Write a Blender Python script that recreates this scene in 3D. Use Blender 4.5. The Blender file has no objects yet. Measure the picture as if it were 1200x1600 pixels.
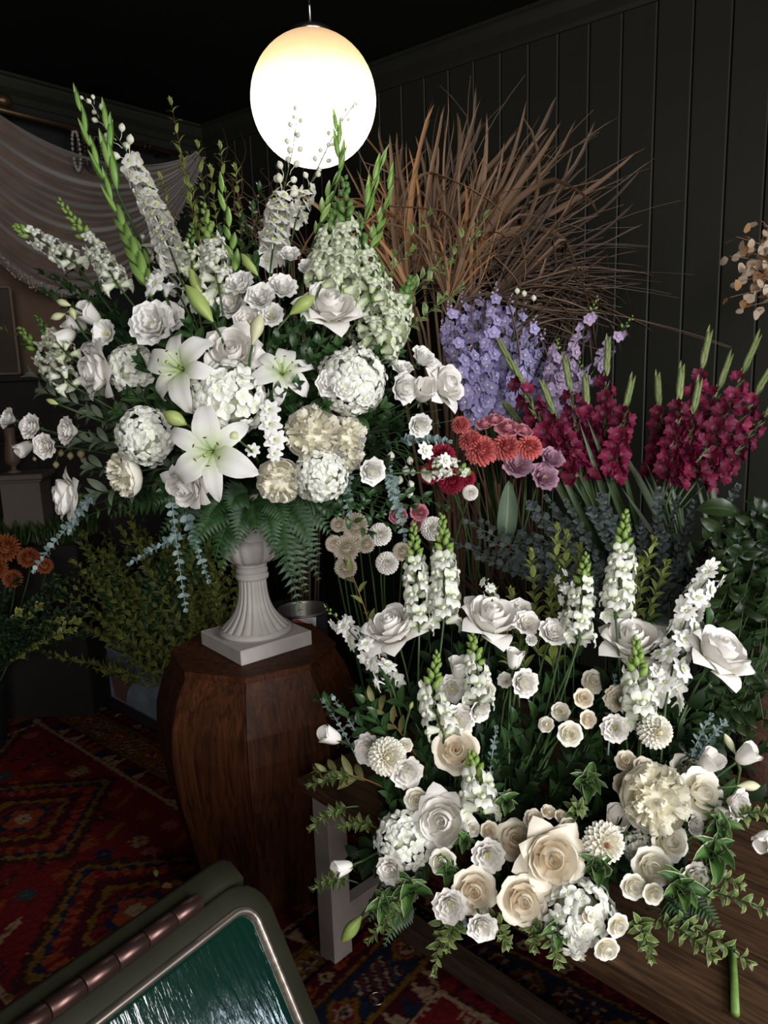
import bpy, math, random
import numpy as np
from mathutils import Vector, Matrix

random.seed(7)
rng = np.random.default_rng(7)
scene = bpy.context.scene
COL = scene.collection
PI = math.pi
rad = math.radians

# ------------------------------------------------------------------ camera
FPX = 1180.0                       # focal length in pixels of the 1200 x 1600 frame
CAM_H = 1.55
TILT, ROLL = rad(10.8), rad(1.85)
FWD = Vector((0, math.cos(TILT), -math.sin(TILT)))
UP0 = Vector((0, math.sin(TILT), math.cos(TILT)))
XAX = Vector((1, 0, 0))
CR = XAX * math.cos(ROLL) - UP0 * math.sin(ROLL)
CU = XAX * math.sin(ROLL) + UP0 * math.cos(ROLL)
CAM = Vector((0, 0, CAM_H))
cam_data = bpy.data.cameras.new('camera')
cam_data.sensor_fit = 'VERTICAL'
cam_data.sensor_height = 24.0
cam_data.lens = 24.0 * FPX / 1600.0
cam_data.clip_start = 0.02
cam = bpy.data.objects.new('camera', cam_data)
cam.matrix_world = Matrix(((CR.x, CU.x, -FWD.x, CAM.x), (CR.y, CU.y, -FWD.y, CAM.y), (CR.z, CU.z, -FWD.z, CAM.z), (0, 0, 0, 1)))
COL.objects.link(cam)
scene.camera = cam

# ------------------------------------------------------------------ light
scene.view_settings.view_transform = 'Standard'
scene.view_settings.look = 'None'
scene.view_settings.exposure = 0.0
scene.view_settings.gamma = 1.0
scene.view_settings.use_curve_mapping = False
scene.cycles.max_bounces = 6
scene.cycles.diffuse_bounces = 3
scene.cycles.glossy_bounces = 3
scene.cycles.transmission_bounces = 4
scene.cycles.sample_clamp_indirect = 4.0
world = bpy.data.worlds.new('world')
scene.world = world
world.use_nodes = True
world.node_tree.nodes['Background'].inputs[0].default_value = (0.95, 0.95, 1.0, 1)
world.node_tree.nodes['Background'].inputs[1].default_value = 0.004


def window_light(name, loc, target, w, h, power, color):
    l = bpy.data.lights.new(name, 'AREA')
    l.shape = 'RECTANGLE'
    l.size, l.size_y = w, h
    l.energy = power
    l.color = color
    o = bpy.data.objects.new(name, l)
    o.location = loc
    o.rotation_euler = (Vector(target) - Vector(loc)).to_track_quat('-Z', 'Y').to_euler()
    COL.objects.link(o)
    return o


# daylight: the shop windows beside and behind the photographer
window_light('shop_window_daylight', (2.1, -0.75, 1.75), (-0.1, 1.8, 0.95), 1.1, 1.5, 100, (0.985, 0.985, 1.0))
window_light('shop_door_daylight', (0.1, -1.9, 1.9), (0.0, 2.0, 0.9), 1.2, 1.6, 68, (1.0, 0.975, 0.94))

window_light('side_window_daylight', (2.6, 0.38, 1.27), (-0.25, 0.9, 0.8), 0.24, 0.36, 5.5, (0.74, 0.87, 1.0))


# ------------------------------------------------------------------ helpers
def P(px, py, d):
    """point at depth d (metres along the view axis) seen at a pixel"""
    return CAM + (FWD + CR * ((px - 600) / FPX) + CU * ((800 - py) / FPX)) * d


def ray(px, py):
    return FWD + CR * ((px - 600) / FPX) + CU * ((800 - py) / FPX)


def on_z(px, py, z):
    r = ray(px, py)
    return CAM + r * ((z - CAM_H) / r.z)


def on_plane(px, py, p0, n):
    r = ray(px, py)
    return CAM + r * ((Vector(p0) - CAM).dot(n) / r.dot(n))


def facing(a, b, c):
    """direction: a to the picture's side, b up, c towards the viewer"""
    return (CR * a + CU * b - FWD * c).normalized()


class MB:
    """collects pieces of ONE mesh"""
    def __init__(s):
        s.V, s.F, s.T, s.M, s.n = [], [], [], [], 0

    def add(s, V, F, T=None, mi=0, M=None):
        V = np.asarray(V, float).reshape(-1, 3)
        if M is not None:
            A = np.array(M)
            V = V @ A[:3, :3].T + A[:3, 3]
        s.V.append(V)
        s.F += [tuple(i + s.n for i in f) for f in F]
        s.M += [mi] * len(F)
        s.T.append(np.zeros((len(V), 2)) if T is None else np.asarray(T, float))
        s.n += len(V)
        return s

    def mesh(s, name, mats, smooth=True):
        me = bpy.data.meshes.new(name)
        V = np.concatenate(s.V)
        me.from_pydata(V.tolist(), [], s.F)
        if not isinstance(mats, (list, tuple)):
            mats = [mats]
        for m in mats:
            me.materials.append(m)
        if len(mats) > 1:
            me.polygons.foreach_set('material_index', s.M)
        me.polygons.foreach_set('use_smooth', [smooth] * len(s.F))
        T = np.concatenate(s.T)
        uv = me.uv_layers.new(name='UVMap')
        idx = np.zeros(len(me.loops), np.int32)
        me.loops.foreach_get('vertex_index', idx)
        uv.data.foreach_set('uv', T[idx].astype(np.float32).ravel())
        me.update()
        return me


def grid_faces(nu, nv, off=0):
    w = nu + 1
    return [(off + j * w + i, off + j * w + i + 1, off + (j + 1) * w + i + 1, off + (j + 1) * w + i) for j in range(nv) for i in range(nu)]


def uvgrid(nu, nv):
    u, v = np.meshgrid(np.linspace(-1, 1, nu + 1), np.linspace(0, 1, nv + 1))
    return u, v


def leafprof(a=0.9, b=0.85, m=0.04):
    def f(v):
        w = np.sin(PI * np.clip(v, 0, 1) ** a) ** b
        return np.maximum(w, m * (1 - v))
    return f


def blade(L, W, prof=None, th0=0.0, th1=0.0, cup=0.3, ruf=0.0, k=3, ph=0.0, nu=2, nv=5, fold=0.0):
    """leaf or petal: base at the origin, along +Y, upper face +Z; th0 -> th1 is the rise angle"""
    prof = prof or leafprof()
    u, v = uvgrid(nu, nv)
    fine = np.linspace(0, 1, 41)
    th = th0 + (th1 - th0) * fine
    yy = np.concatenate([[0], np.cumsum(np.cos((th[1:] + th[:-1]) / 2))]) * L / 40
    zz = np.concatenate([[0], np.cumsum(np.sin((th[1:] + th[:-1]) / 2))]) * L / 40
    y = np.interp(v, fine, yy)
    z = np.interp(v, fine, zz)
    t = th0 + (th1 - th0) * v
    w = W * 0.5 * prof(v)
    x = w * u * (1 - 0.15 * abs(cup) * u * u)
    h = cup * w * u * u + fold * w * np.abs(u) + ruf * L * v * np.abs(u) ** 1.5 * np.sin(k * PI * (v * 2 + 0.3 * np.sign(u)) + ph)
    y = y - np.sin(t) * h
    z = z + np.cos(t) * h
    return np.stack([x, y, z], -1).reshape(-1, 3), grid_faces(nu, nv), np.stack([(u + 1) / 2, v], -1).reshape(-1, 2)


def bez3(c, v):
    c = np.asarray(c, float)
    a = (1 - v)
    return (a ** 3)[..., None] * c[0] + (3 * a * a * v)[..., None] * c[1] + (3 * a * v * v)[..., None] * c[2] + (v ** 3)[..., None] * c[3]


def cpet(c, span, drop=0.1, p=2.5, back=0.0, ruf=0.0, k=3, ph=0.0, nu=6, nv=5, base=0.45):
    """cupped petal round the +Z axis: c = four (radius, height) points"""
    u, v = uvgrid(nu, nv)
    vv = v * (1 - drop * np.abs(u) ** p)
    rz = bez3(c, vv)
    rho, z = rz[..., 0].copy(), rz[..., 1].copy()
    ph_ = u * span / 2 * (base + (1 - base) * np.sin(np.minimum(1, vv * 1.3) * PI / 2))
    rho += ruf * vv ** 2 * np.sin(k * PI * u + ph)
    z += 0.6 * ruf * vv ** 2 * np.cos(k * PI * u + ph * 1.7)
    z -= back * np.abs(u) ** 2 * vv ** 2
    return np.stack([rho * np.sin(ph_), rho * np.cos(ph_), z], -1).reshape(-1, 3), grid_faces(nu, nv), np.stack([(u + 1) / 2, vv], -1).reshape(-1, 2)


def lathe(prof, n=16, flute=None):
    """prof: (radius, z) list; flute(theta, i) -> radius factor"""
    V, F, T = [], [], []
    m = len(prof)
    for i, (r, z) in enumerate(prof):
        for j in range(n):
            a = 2 * PI * j / n
            q = r * (flute(a, i) if flute else 1)
            V.append((q * math.cos(a), q * math.sin(a), z))
            T.append((j / n, i / (m - 1)))
    for i in range(m - 1):
        for j in range(n):
            k = (j + 1) % n
            F.append((i * n + j, i * n + k, (i + 1) * n + k, (i + 1) * n + j))
    return np.array(V), F, np.array(T)


def frame_of(t):
    t = t.normalized()
    a = Vector((0, 0, 1)) if abs(t.z) < 0.9 else Vector((1, 0, 0))
    x = t.cross(a).normalized()
    return x, t.cross(x).normalized(), t


def tube(pts, radii, n=6, cap=True):
    pts = [Vector(p) for p in pts]
    m = len(pts)
    if not isinstance(radii, (list, tuple)):
        radii = [radii] * m
    V, F, T = [], [], []
    x = None
    for i in range(m):
        t = (pts[min(i + 1, m - 1)] - pts[max(i - 1, 0)]).normalized()
        if x is None:
            x, y, _ = frame_of(t)
        else:
            x = (x - t * x.dot(t)).normalized()
            y = t.cross(x)
        for j in range(n):
            a = 2 * PI * j / n
            V.append(pts[i] + (x * math.cos(a) + y * math.sin(a)) * radii[i])
            T.append((j / n, i / (m - 1)))
    for i in range(m - 1):
        for j in range(n):
            k = (j + 1) % n
            F.append((i * n + j, i * n + k, (i + 1) * n + k, (i + 1) * n + j))
    if cap:
        F.append(tuple(range(n - 1, -1, -1)))
        F.append(tuple((m - 1) * n + j for j in range(n)))
    return np.array([tuple(v) for v in V]), F, np.array(T)


def box(sx, sy, sz, c=(0, 0, 0), bev=0.0):
    """box with bevelled edges (chamfer) centred at c"""
    b = min(bev, sx / 2.01, sy / 2.01, sz / 2.01)
    if b <= 0:
        V = np.array([(x * sx / 2, y * sy / 2, z * sz / 2) for z in (-1, 1) for y in (-1, 1) for x in (-1, 1)]) + np.array(c)
        return V, [(0, 2, 3, 1), (4, 5, 7, 6), (0, 1, 5, 4), (2, 6, 7, 3), (0, 4, 6, 2), (1, 3, 7, 5)], np.zeros((8, 2))
    V, idx = [], {}
    h = (sx / 2, sy / 2, sz / 2)
    for sxx in (-1, 1):
        for syy in (-1, 1):
            for szz in (-1, 1):
                s = (sxx, syy, szz)
                for a in range(3):
                    q = [s[i] * (h[i] - (0 if i == a else b)) for i in range(3)]
                    idx[(s, a)] = len(V)
                    V.append(q)
    F = []
    def quad(l):
        a, b2, c2 = [np.array(V[l[i]]) for i in range(3)]
        n = np.cross(b2 - a, c2 - a)
        cen = np.mean([V[i] for i in l], axis=0)
        F.append(tuple(l) if n @ cen > 0 else tuple(reversed(l)))
    for a in range(3):
        o = [i for i in range(3) if i != a]
        for sg in (-1, 1):
            l = []
            for (p, q) in ((-1, -1), (1, -1), (1, 1), (-1, 1)):
                s = [0, 0, 0]; s[a] = sg; s[o[0]] = p; s[o[1]] = q
                l.append(idx[(tuple(s), a)])
            quad(l)
    for a in range(3):
        o = [i for i in range(3) if i != a]
        for p in (-1, 1):
            for q in (-1, 1):
                l = []
                for sg in (-1, 1):
                    s = [0, 0, 0]; s[a] = sg; s[o[0]] = p; s[o[1]] = q
                    l += [idx[(tuple(s), o[0])], idx[(tuple(s), o[1])]] if sg < 0 else [idx[(tuple(s), o[1])], idx[(tuple(s), o[0])]]
                quad(l)
    for sxx in (-1, 1):
        for syy in (-1, 1):
            for szz in (-1, 1):
                s = (sxx, syy, szz)
                quad([idx[(s, 0)], idx[(s, 1)], idx[(s, 2)]])
    V = np.array(V) + np.array(c)
    return V, F, np.zeros((len(V), 2))


def bezpts(p0, p1, p2, n):
    return [p0 * ((1 - t) ** 2) + p1 * (2 * t * (1 - t)) + p2 * (t * t) for t in [i / n for i in range(n + 1)]]


def catmull(pts, n):
    """n+1 points evenly along a smooth curve through pts"""
    pts = [Vector(p) for p in pts]
    if len(pts) == 2:
        return [pts[0].lerp(pts[1], i / n) for i in range(n + 1)]
    q = [pts[0] * 2 - pts[1]] + pts + [pts[-1] * 2 - pts[-2]]
    fine = []
    for i in range(1, len(q) - 2):
        for s in range(12):
            t = s / 12
            a, b, c, d = q[i - 1], q[i], q[i + 1], q[i + 2]
            fine.append(0.5 * ((2 * b) + (c - a) * t + (2 * a - 5 * b + 4 * c - d) * t * t + (3 * b - a - 3 * c + d) * t ** 3))
    fine.append(pts[-1])
    ls = [0]
    for i in range(1, len(fine)):
        ls.append(ls[-1] + (fine[i] - fine[i - 1]).length)
    out = []
    j = 0
    for i in range(n + 1):
        s = ls[-1] * i / n
        while j < len(ls) - 2 and ls[j + 1] < s:
            j += 1
        f = (s - ls[j]) / max(1e-9, ls[j + 1] - ls[j])
        out.append(fine[j].lerp(fine[j + 1], min(1, max(0, f))))
    return out


def basis(x, y, z, loc, s=1.0):
    return Matrix(((x.x * s, y.x * s, z.x * s, loc.x), (x.y * s, y.y * s, z.y * s, loc.y), (x.z * s, y.z * s, z.z * s, loc.z), (0, 0, 0, 1)))


def look(z, loc, s=1.0, spin=0.0, up=None):
    """matrix whose +Z looks along z"""
    z = z.normalized()
    a = up or Vector((0, 0, 1))
    if abs(z.dot(a)) > 0.95:
        a = Vector((0.3, 1, 0.2)).normalized()
    x = a.cross(z).normalized()
    y = z.cross(x)
    c, t = math.cos(spin), math.sin(spin)
    return basis(x * c + y * t, y * c - x * t, z, Vector(loc), s)


def along(y, zhint, loc, s=1.0):
    """matrix whose +Y runs along y and +Z leans to zhint"""
    y = y.normalized()
    z = zhint - y * zhint.dot(y)
    if z.length < 1e-4:
        z = Vector((0.3, 0.4, 0.8)) - y * y.dot(Vector((0.3, 0.4, 0.8)))
    z.normalize()
    return basis(y.cross(z), y, z, Vector(loc), s)


def tag(o, label, cat, group=None, kind=None):
    if label:
        o['label'] = label
    if cat:
        o['category'] = cat
    if group:
        o['group'] = group
    if kind:
        o['kind'] = kind
    return o


def thing(name, label, cat, loc, group=None):
    o = bpy.data.objects.new(name, None)
    o.empty_display_size = 0.02
    o.location = loc
    COL.objects.link(o)
    return tag(o, label, cat, group)


def part(name, me, parent, M=None, kind=None, label=None):
    """a mesh under its thing (or part); M is given in the parent's frame"""
    o = bpy.data.objects.new(name, me)
    COL.objects.link(o)
    o.parent = parent
    if M is not None:
        o.matrix_basis = M
    if kind:
        o['kind'] = kind
    if label:
        o['label'] = label
    return o


def wpart(name, me, root, M, **kw):
    """part whose matrix M is given in the world; the root is an unrotated Empty"""
    return part(name, me, root, Matrix.Translation(-Vector(root.location)) @ M, **kw)


def single(name, me, label, cat, M=None, group=None, kind=None):
    o = bpy.data.objects.new(name, me)
    COL.objects.link(o)
    if M is not None:
        o.matrix_basis = M
    return tag(o, label, cat, group, kind)


def struct(name, me, M=None, parent=None):
    o = bpy.data.objects.new(name, me)
    COL.objects.link(o)
    if parent:
        o.parent = parent
    else:
        o['kind'] = 'structure'
    if M is not None:
        o.matrix_basis = M
    return o


# ------------------------------------------------------------------ materials
def srgb(r, g, b):
    return tuple((c / 255 / 12.92) if c / 255 <= 0.04045 else ((c / 255 + 0.055) / 1.055) ** 2.4 for c in (r, g, b)) + (1,)


def newmat(name):
    m = bpy.data.materials.new(name)
    m.use_nodes = True
    nt = m.node_tree
    return m, nt, nt.nodes['Principled BSDF'], nt.nodes['Material Output']


def node(nt, t, **kw):
    n = nt.nodes.new(t)
    for k, v in kw.items():
        if k.startswith('i_'):
            n.inputs[int(k[2:])].default_value = v
        else:
            setattr(n, k, v)
    return n


def mix(nt, fac, a, b, mode='MIX'):
    n = nt.nodes.new('ShaderNodeMix')
    n.data_type = 'RGBA'
    n.blend_type = mode
    for sock, val in ((n.inputs[0], fac), (n.inputs[6], a), (n.inputs[7], b)):
        if hasattr(val, 'links') or isinstance(val, bpy.types.NodeSocket):
            nt.links.new(val, sock)
        else:
            sock.default_value = val
    return n.outputs[2]


def ramp(nt, src, stops):
    n = nt.nodes.new('ShaderNodeValToRGB')
    el = n.color_ramp.elements
    while len(el) < len(stops):
        el.new(0.5)
    for e, (p, c) in zip(el, stops):
        e.position = p
        e.color = c
    nt.links.new(src, n.inputs[0])
    return n.outputs[0]


def petal_mat(name, base, tip, trans=0.16, rough=0.55, vary=0.05, vein=0.06):
    """thin petal: colour runs from the petal's foot to its edge, light passes through"""
    m, nt, b, out = newmat(name)
    uv = node(nt, 'ShaderNodeUVMap', uv_map='UVMap')
    sep = node(nt, 'ShaderNodeSeparateXYZ')
    nt.links.new(uv.outputs[0], sep.inputs[0])
    col = ramp(nt, sep.outputs[1], [(0.0, base), (0.55, tip)])
    wv = node(nt, 'ShaderNodeTexNoise', noise_dimensions='2D')
    mp = node(nt, 'ShaderNodeMapping')
    mp.inputs['Scale'].default_value = (26, 1.6, 1)
    nt.links.new(uv.outputs[0], mp.inputs[0])
    nt.links.new(mp.outputs[0], wv.inputs[0])
    wv.inputs['Scale'].default_value = 1.0
    col = mix(nt, vein, col, ramp(nt, wv.outputs[0], [(0.35, (0.3, 0.3, 0.28, 1)), (0.6, (1, 1, 1, 1))]), 'MULTIPLY')
    oi = node(nt, 'ShaderNodeObjectInfo')
    mr = node(nt, 'ShaderNodeMapRange')
    mr.inputs[3].default_value = 1 - vary
    mr.inputs[4].default_value = 1 + vary * 0.6
    nt.links.new(oi.outputs['Random'], mr.inputs[0])
    hsv = node(nt, 'ShaderNodeHueSaturation')
    nt.links.new(mr.outputs[0], hsv.inputs['Value'])
    nt.links.new(col, hsv.inputs['Color'])
    nt.links.new(hsv.outputs[0], b.inputs['Base Color'])
    b.inputs['Roughness'].default_value = rough
    b.inputs['Specular IOR Level'].default_value = 0.25
    tr = node(nt, 'ShaderNodeBsdfTranslucent')
    nt.links.new(hsv.outputs[0], tr.inputs[0])
    ms = node(nt, 'ShaderNodeMixShader')
    ms.inputs[0].default_value = trans
    nt.links.new(b.outputs[0], ms.inputs[1])
    nt.links.new(tr.outputs[0], ms.inputs[2])
    nt.links.new(ms.outputs[0], out.inputs[0])
    return m


def leaf_mat(name, c1, c2, edge=None, ew=0.55, rough=0.42, trans=0.18, rib=None, spec=0.4):
    """leaf: two greens mottled, optional pale margin (variegation) and midrib"""
    m, nt, b, out = newmat(name)
    uv = node(nt, 'ShaderNodeUVMap', uv_map='UVMap')
    sep = node(nt, 'ShaderNodeSeparateXYZ')
    nt.links.new(uv.outputs[0], sep.inputs[0])
    oi = node(nt, 'ShaderNodeObjectInfo')
    nz = node(nt, 'ShaderNodeTexNoise', noise_dimensions='4D')
    nz.inputs['Scale'].default_value = 3.0
    nt.links.new(uv.outputs[0], nz.inputs[0])
    mw = node(nt, 'ShaderNodeMath', operation='MULTIPLY')
    mw.inputs[1].default_value = 37.0
    nt.links.new(oi.outputs['Random'], mw.inputs[0])
    nt.links.new(mw.outputs[0], nz.inputs['W'])
    fac = node(nt, 'ShaderNodeMath', operation='MULTIPLY_ADD')
    nt.links.new(oi.outputs['Random'], fac.inputs[0])
    fac.inputs[1].default_value = 0.7
    nt.links.new(nz.outputs[0], fac.inputs[2])
    f2 = node(nt, 'ShaderNodeMath', operation='SUBTRACT', use_clamp=True)
    nt.links.new(fac.outputs[0], f2.inputs[0])
    f2.inputs[1].default_value = 0.35
    col = mix(nt, f2.outputs[0], c1, c2)
    ab = node(nt, 'ShaderNodeMath', operation='SUBTRACT')
    nt.links.new(sep.outputs[0], ab.inputs[0])
    ab.inputs[1].default_value = 0.5
    a2 = node(nt, 'ShaderNodeMath', operation='ABSOLUTE')
    nt.links.new(ab.outputs[0], a2.inputs[0])
    if rib:
        col = mix(nt, ramp(nt, a2.outputs[0], [(0.02, (1, 1, 1, 1)), (0.07, (0, 0, 0, 1))]), col, rib)
    if edge:
        a3 = node(nt, 'ShaderNodeMath', operation='MULTIPLY_ADD')
        nt.links.new(nz.outputs[0], a3.inputs[0])
        a3.inputs[1].default_value = 0.22
        nt.links.new(a2.outputs[0], a3.inputs[2])
        col = mix(nt, ramp(nt, a3.outputs[0], [(ew - 0.03, (0, 0, 0, 1)), (ew + 0.03, (1, 1, 1, 1))]), col, edge)
    nt.links.new(col, b.inputs['Base Color'])
    b.inputs['Roughness'].default_value = rough
    b.inputs['Specular IOR Level'].default_value = spec
    tr = node(nt, 'ShaderNodeBsdfTranslucent')
    nt.links.new(col, tr.inputs[0])
    ms = node(nt, 'ShaderNodeMixShader')
    ms.inputs[0].default_value = trans
    nt.links.new(b.outputs[0], ms.inputs[1])
    nt.links.new(tr.outputs[0], ms.inputs[2])
    nt.links.new(ms.outputs[0], out.inputs[0])
    return m


def plain(name, col, rough=0.6, metal=0.0, noise=0.0, scale=20.0, spec=0.4, bump=0.0, stretch=(1, 1, 1), col2=None, coord='Object'):
    m, nt, b, out = newmat(name)
    b.inputs['Roughness'].default_value = rough
    b.inputs['Metallic'].default_value = metal
    b.inputs['Specular IOR Level'].default_value = spec
    if noise or col2:
        tc = node(nt, 'ShaderNodeTexCoord')
        mp = node(nt, 'ShaderNodeMapping')
        mp.inputs['Scale'].default_value = stretch
        nt.links.new(tc.outputs[coord], mp.inputs[0])
        nz = node(nt, 'ShaderNodeTexNoise')
        nz.inputs['Scale'].default_value = scale
        nz.inputs['Detail'].default_value = 5
        nt.links.new(mp.outputs[0], nz.inputs[0])
        lo = col2 or tuple(c * (1 - noise) for c in col[:3]) + (1,)
        c = ramp(nt, nz.outputs[0], [(0.32, lo), (0.68, col)])
        nt.links.new(c, b.inputs['Base Color'])
        if bump:
            bp = node(nt, 'ShaderNodeBump')
            bp.inputs['Strength'].default_value = bump
            bp.inputs['Distance'].default_value = 0.01
            nt.links.new(nz.outputs[0], bp.inputs['Height'])
            nt.links.new(bp.outputs[0], b.inputs['Normal'])
    else:
        b.inputs['Base Color'].default_value = col
    return m


W3 = lambda a, b, c: (a, b, c, 1)
M_WHITE = petal_mat('white_petal', W3(0.86, 0.85, 0.68), W3(0.92, 0.905, 0.87))
M_BLUSH = petal_mat('blush_white_petal', W3(0.89, 0.85, 0.68), W3(0.94, 0.905, 0.86))
M_CREAM = petal_mat('cream_petal', W3(0.85, 0.64, 0.38), W3(0.92, 0.84, 0.70))
M_CREAMY = petal_mat('pale_cream_petal', W3(0.88, 0.78, 0.48), W3(0.93, 0.895, 0.79))
M_HYD = petal_mat('hydrangea_petal', W3(0.80, 0.84, 0.60), W3(0.92, 0.915, 0.86), vary=0.12)
M_SNAP = petal_mat('snapdragon_petal', W3(0.66, 0.76, 0.42), W3(0.86, 0.86, 0.79), vary=0.08)
M_SNAPG = petal_mat('greenish_snapdragon_petal', W3(0.55, 0.68, 0.30), W3(0.80, 0.84, 0.66), vary=0.1)
M_LILY = petal_mat('lily_petal', W3(0.62, 0.74, 0.38), W3(0.87, 0.85, 0.82), trans=0.2)
M_LILAC = petal_mat('lilac_petal', W3(0.66, 0.55, 0.70), W3(0.42, 0.37, 0.66), vary=0.25)
M_LILACP = petal_mat('pale_lilac_petal', W3(0.62, 0.50, 0.68), W3(0.50, 0.38, 0.58), vary=0.2)
M_BURG = petal_mat('burgundy_petal', W3(0.62, 0.34, 0.42), W3(0.20, 0.016, 0.055), vary=0.5, trans=0.2)
M_CORAL = petal_mat('coral_petal', W3(0.45, 0.06, 0.06), W3(0.68, 0.17, 0.16), vary=0.15)
M_CRIM = petal_mat('crimson_petal', W3(0.26, 0.01, 0.03), W3(0.38, 0.025, 0.055), vary=0.15)
M_PINK = petal_mat('dusty_pink_petal', W3(0.55, 0.18, 0.20), W3(0.62, 0.24, 0.30), vary=0.15)
M_MAUVE = petal_mat('mauve_petal', W3(0.5, 0.25, 0.35), W3(0.55, 0.32, 0.42), vary=0.12)
M_PEACH = petal_mat('peach_white_petal', W3(0.75, 0.62, 0.36), W3(0.80, 0.72, 0.60), vary=0.08)
M_RUST = petal_mat('rust_petal', W3(0.25, 0.06, 0.02), W3(0.36, 0.11, 0.04), vary=0.2)
M_CENTRE = plain('flower_centre', W3(0.62, 0.60, 0.16), 0.7)
M_HEART = plain('dahlia_heart', W3(0.82, 0.74, 0.40), 0.7)
M_PEONY = petal_mat('peony_inner_petal', W3(0.93, 0.84, 0.52), W3(0.95, 0.91, 0.76), trans=0.3)
M_STAMEN = plain('stamen_green', W3(0.42, 0.55, 0.16), 0.5)
M_ANTHER = plain('anther_brown', W3(0.10, 0.04, 0.03), 0.6)
M_BUDG = plain('green_bud', W3(0.24, 0.37, 0.08), 0.5, noise=0.35, scale=60)
M_BUDD = plain('dark_green_bud', W3(0.13, 0.26, 0.06), 0.5, noise=0.4, scale=60)
M_BUDW = plain('white_bud', W3(0.80, 0.80, 0.66), 0.5, noise=0.15, scale=50)
M_GLADG = leaf_mat('gladiolus_sheath', W3(0.20, 0.42, 0.08), W3(0.38, 0.58, 0.16), rough=0.4, trans=0.25)
M_GLADD = leaf_mat('dark_gladiolus_sheath', W3(0.16, 0.22, 0.07), W3(0.26, 0.30, 0.12), rough=0.45)
M_STEM = plain('green_stem', W3(0.045, 0.09, 0.022), 0.5, noise=0.3, scale=30)
M_STEMD = plain('dark_stem', W3(0.06, 0.09, 0.03), 0.55, noise=0.3, scale=30)
M_STEMB = plain('brown_stem', W3(0.085, 0.045, 0.024), 0.6, noise=0.3, scale=30)
M_PITTO = leaf_mat('variegated_leaf', W3(0.075, 0.13, 0.03), W3(0.17, 0.24, 0.06), edge=W3(0.50, 0.52, 0.28), ew=0.53)
M_PITTOY = leaf_mat('yellow_green_leaf', W3(0.12, 0.17, 0.03), W3(0.25, 0.30, 0.07), edge=W3(0.46, 0.47, 0.2), ew=0.54)
M_HOSTA = leaf_mat('white_edged_leaf', W3(0.035, 0.10, 0.022), W3(0.10, 0.20, 0.045), edge=W3(0.55, 0.60, 0.40), ew=0.56, rough=0.36)
M_INNER = leaf_mat('painted_shade_leaf', W3(0.006, 0.016, 0.006), W3(0.016, 0.034, 0.011), rough=0.5, spec=0.2)  # leaf green darkened, so the shade of the hollows is painted into the colour
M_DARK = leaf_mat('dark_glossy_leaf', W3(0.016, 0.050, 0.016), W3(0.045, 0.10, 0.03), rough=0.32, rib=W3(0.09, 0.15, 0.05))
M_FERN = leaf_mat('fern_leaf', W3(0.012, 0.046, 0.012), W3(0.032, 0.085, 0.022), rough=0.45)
M_EUC = leaf_mat('silver_blue_leaf', W3(0.20, 0.29, 0.27), W3(0.33, 0.42, 0.41), rough=0.6, spec=0.2)
M_EUCD = leaf_mat('grey_leaf', W3(0.065, 0.082, 0.082), W3(0.12, 0.145, 0.145), rough=0.65, spec=0.15)
M_SHRUB = leaf_mat('shrub_leaf', W3(0.10, 0.13, 0.02), W3(0.24, 0.26, 0.05), edge=W3(0.46, 0.43, 0.16), ew=0.53)
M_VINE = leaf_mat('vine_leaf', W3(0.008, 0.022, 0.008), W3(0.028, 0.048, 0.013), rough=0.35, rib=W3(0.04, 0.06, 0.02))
M_OLIVE = leaf_mat('olive_leaf', W3(0.13, 0.16, 0.05), W3(0.22, 0.22, 0.08), rough=0.45, rib=W3(0.3, 0.22, 0.1))
M_GREY = leaf_mat('grey_green_leaf', W3(0.10, 0.14, 0.09), W3(0.16, 0.20, 0.13), rough=0.5)
M_PALM = leaf_mat('dried_palm', W3(0.12, 0.074, 0.046), W3(0.28, 0.18, 0.115), rough=0.7, trans=0.12, spec=0.15)
M_PALMG = leaf_mat('dried_grey_palm', W3(0.11, 0.077, 0.06), W3(0.23, 0.165, 0.13), rough=0.7, trans=0.1, spec=0.15)
M_PALMO = leaf_mat('lamp_glow_palm', W3(0.24, 0.115, 0.048), W3(0.42, 0.22, 0.10), rough=0.65, trans=0.15, spec=0.2)  # palm brown turned orange, the globe lamp's warm glow painted in
M_TWIG = plain('curly_twig', W3(0.10, 0.055, 0.035), 0.7, noise=0.4, scale=40)
M_LUN = leaf_mat('honesty_disc', W3(0.50, 0.36, 0.24), W3(0.66, 0.54, 0.42), rough=0.4, trans=0.35)
M_LUNO = leaf_mat('orange_honesty_disc', W3(0.34, 0.17, 0.07), W3(0.45, 0.26, 0.12), rough=0.5, trans=0.35)

# ------------------------------------------------------------------ flower and leaf kinds
# a kind is a list of (part name, mesh, matrix) round the +Z axis, outer radius about 1
RZ = lambda a: Matrix.Rotation(a, 4, 'Z')
RX = lambda a: Matrix.Rotation(a, 4, 'X')
RY = lambda a: Matrix.Rotation(a, 4, 'Y')
TR = lambda x, y, z: Matrix.Translation((x, y, z))
SC = lambda s: Matrix.Diagonal((s, s, s, 1))


def sheet_mesh(name, vft, mat):
    return MB().add(*vft).mesh(name, mat)


def pod(L, r, bulge=0.55, n=8, m=6, ridge=0.0, tip=0.05):
    prof = []
    for i in range(m + 1):
        t = i / m
        q = math.sin(PI * t ** (math.log(0.5) / math.log(bulge))) ** 0.8 if 0 < t < 1 else tip
        prof.append((r * max(q, tip), L * t))
    return lathe(prof, n, (lambda a, i: 1 + ridge * math.cos(3 * a)) if ridge else None)


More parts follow.
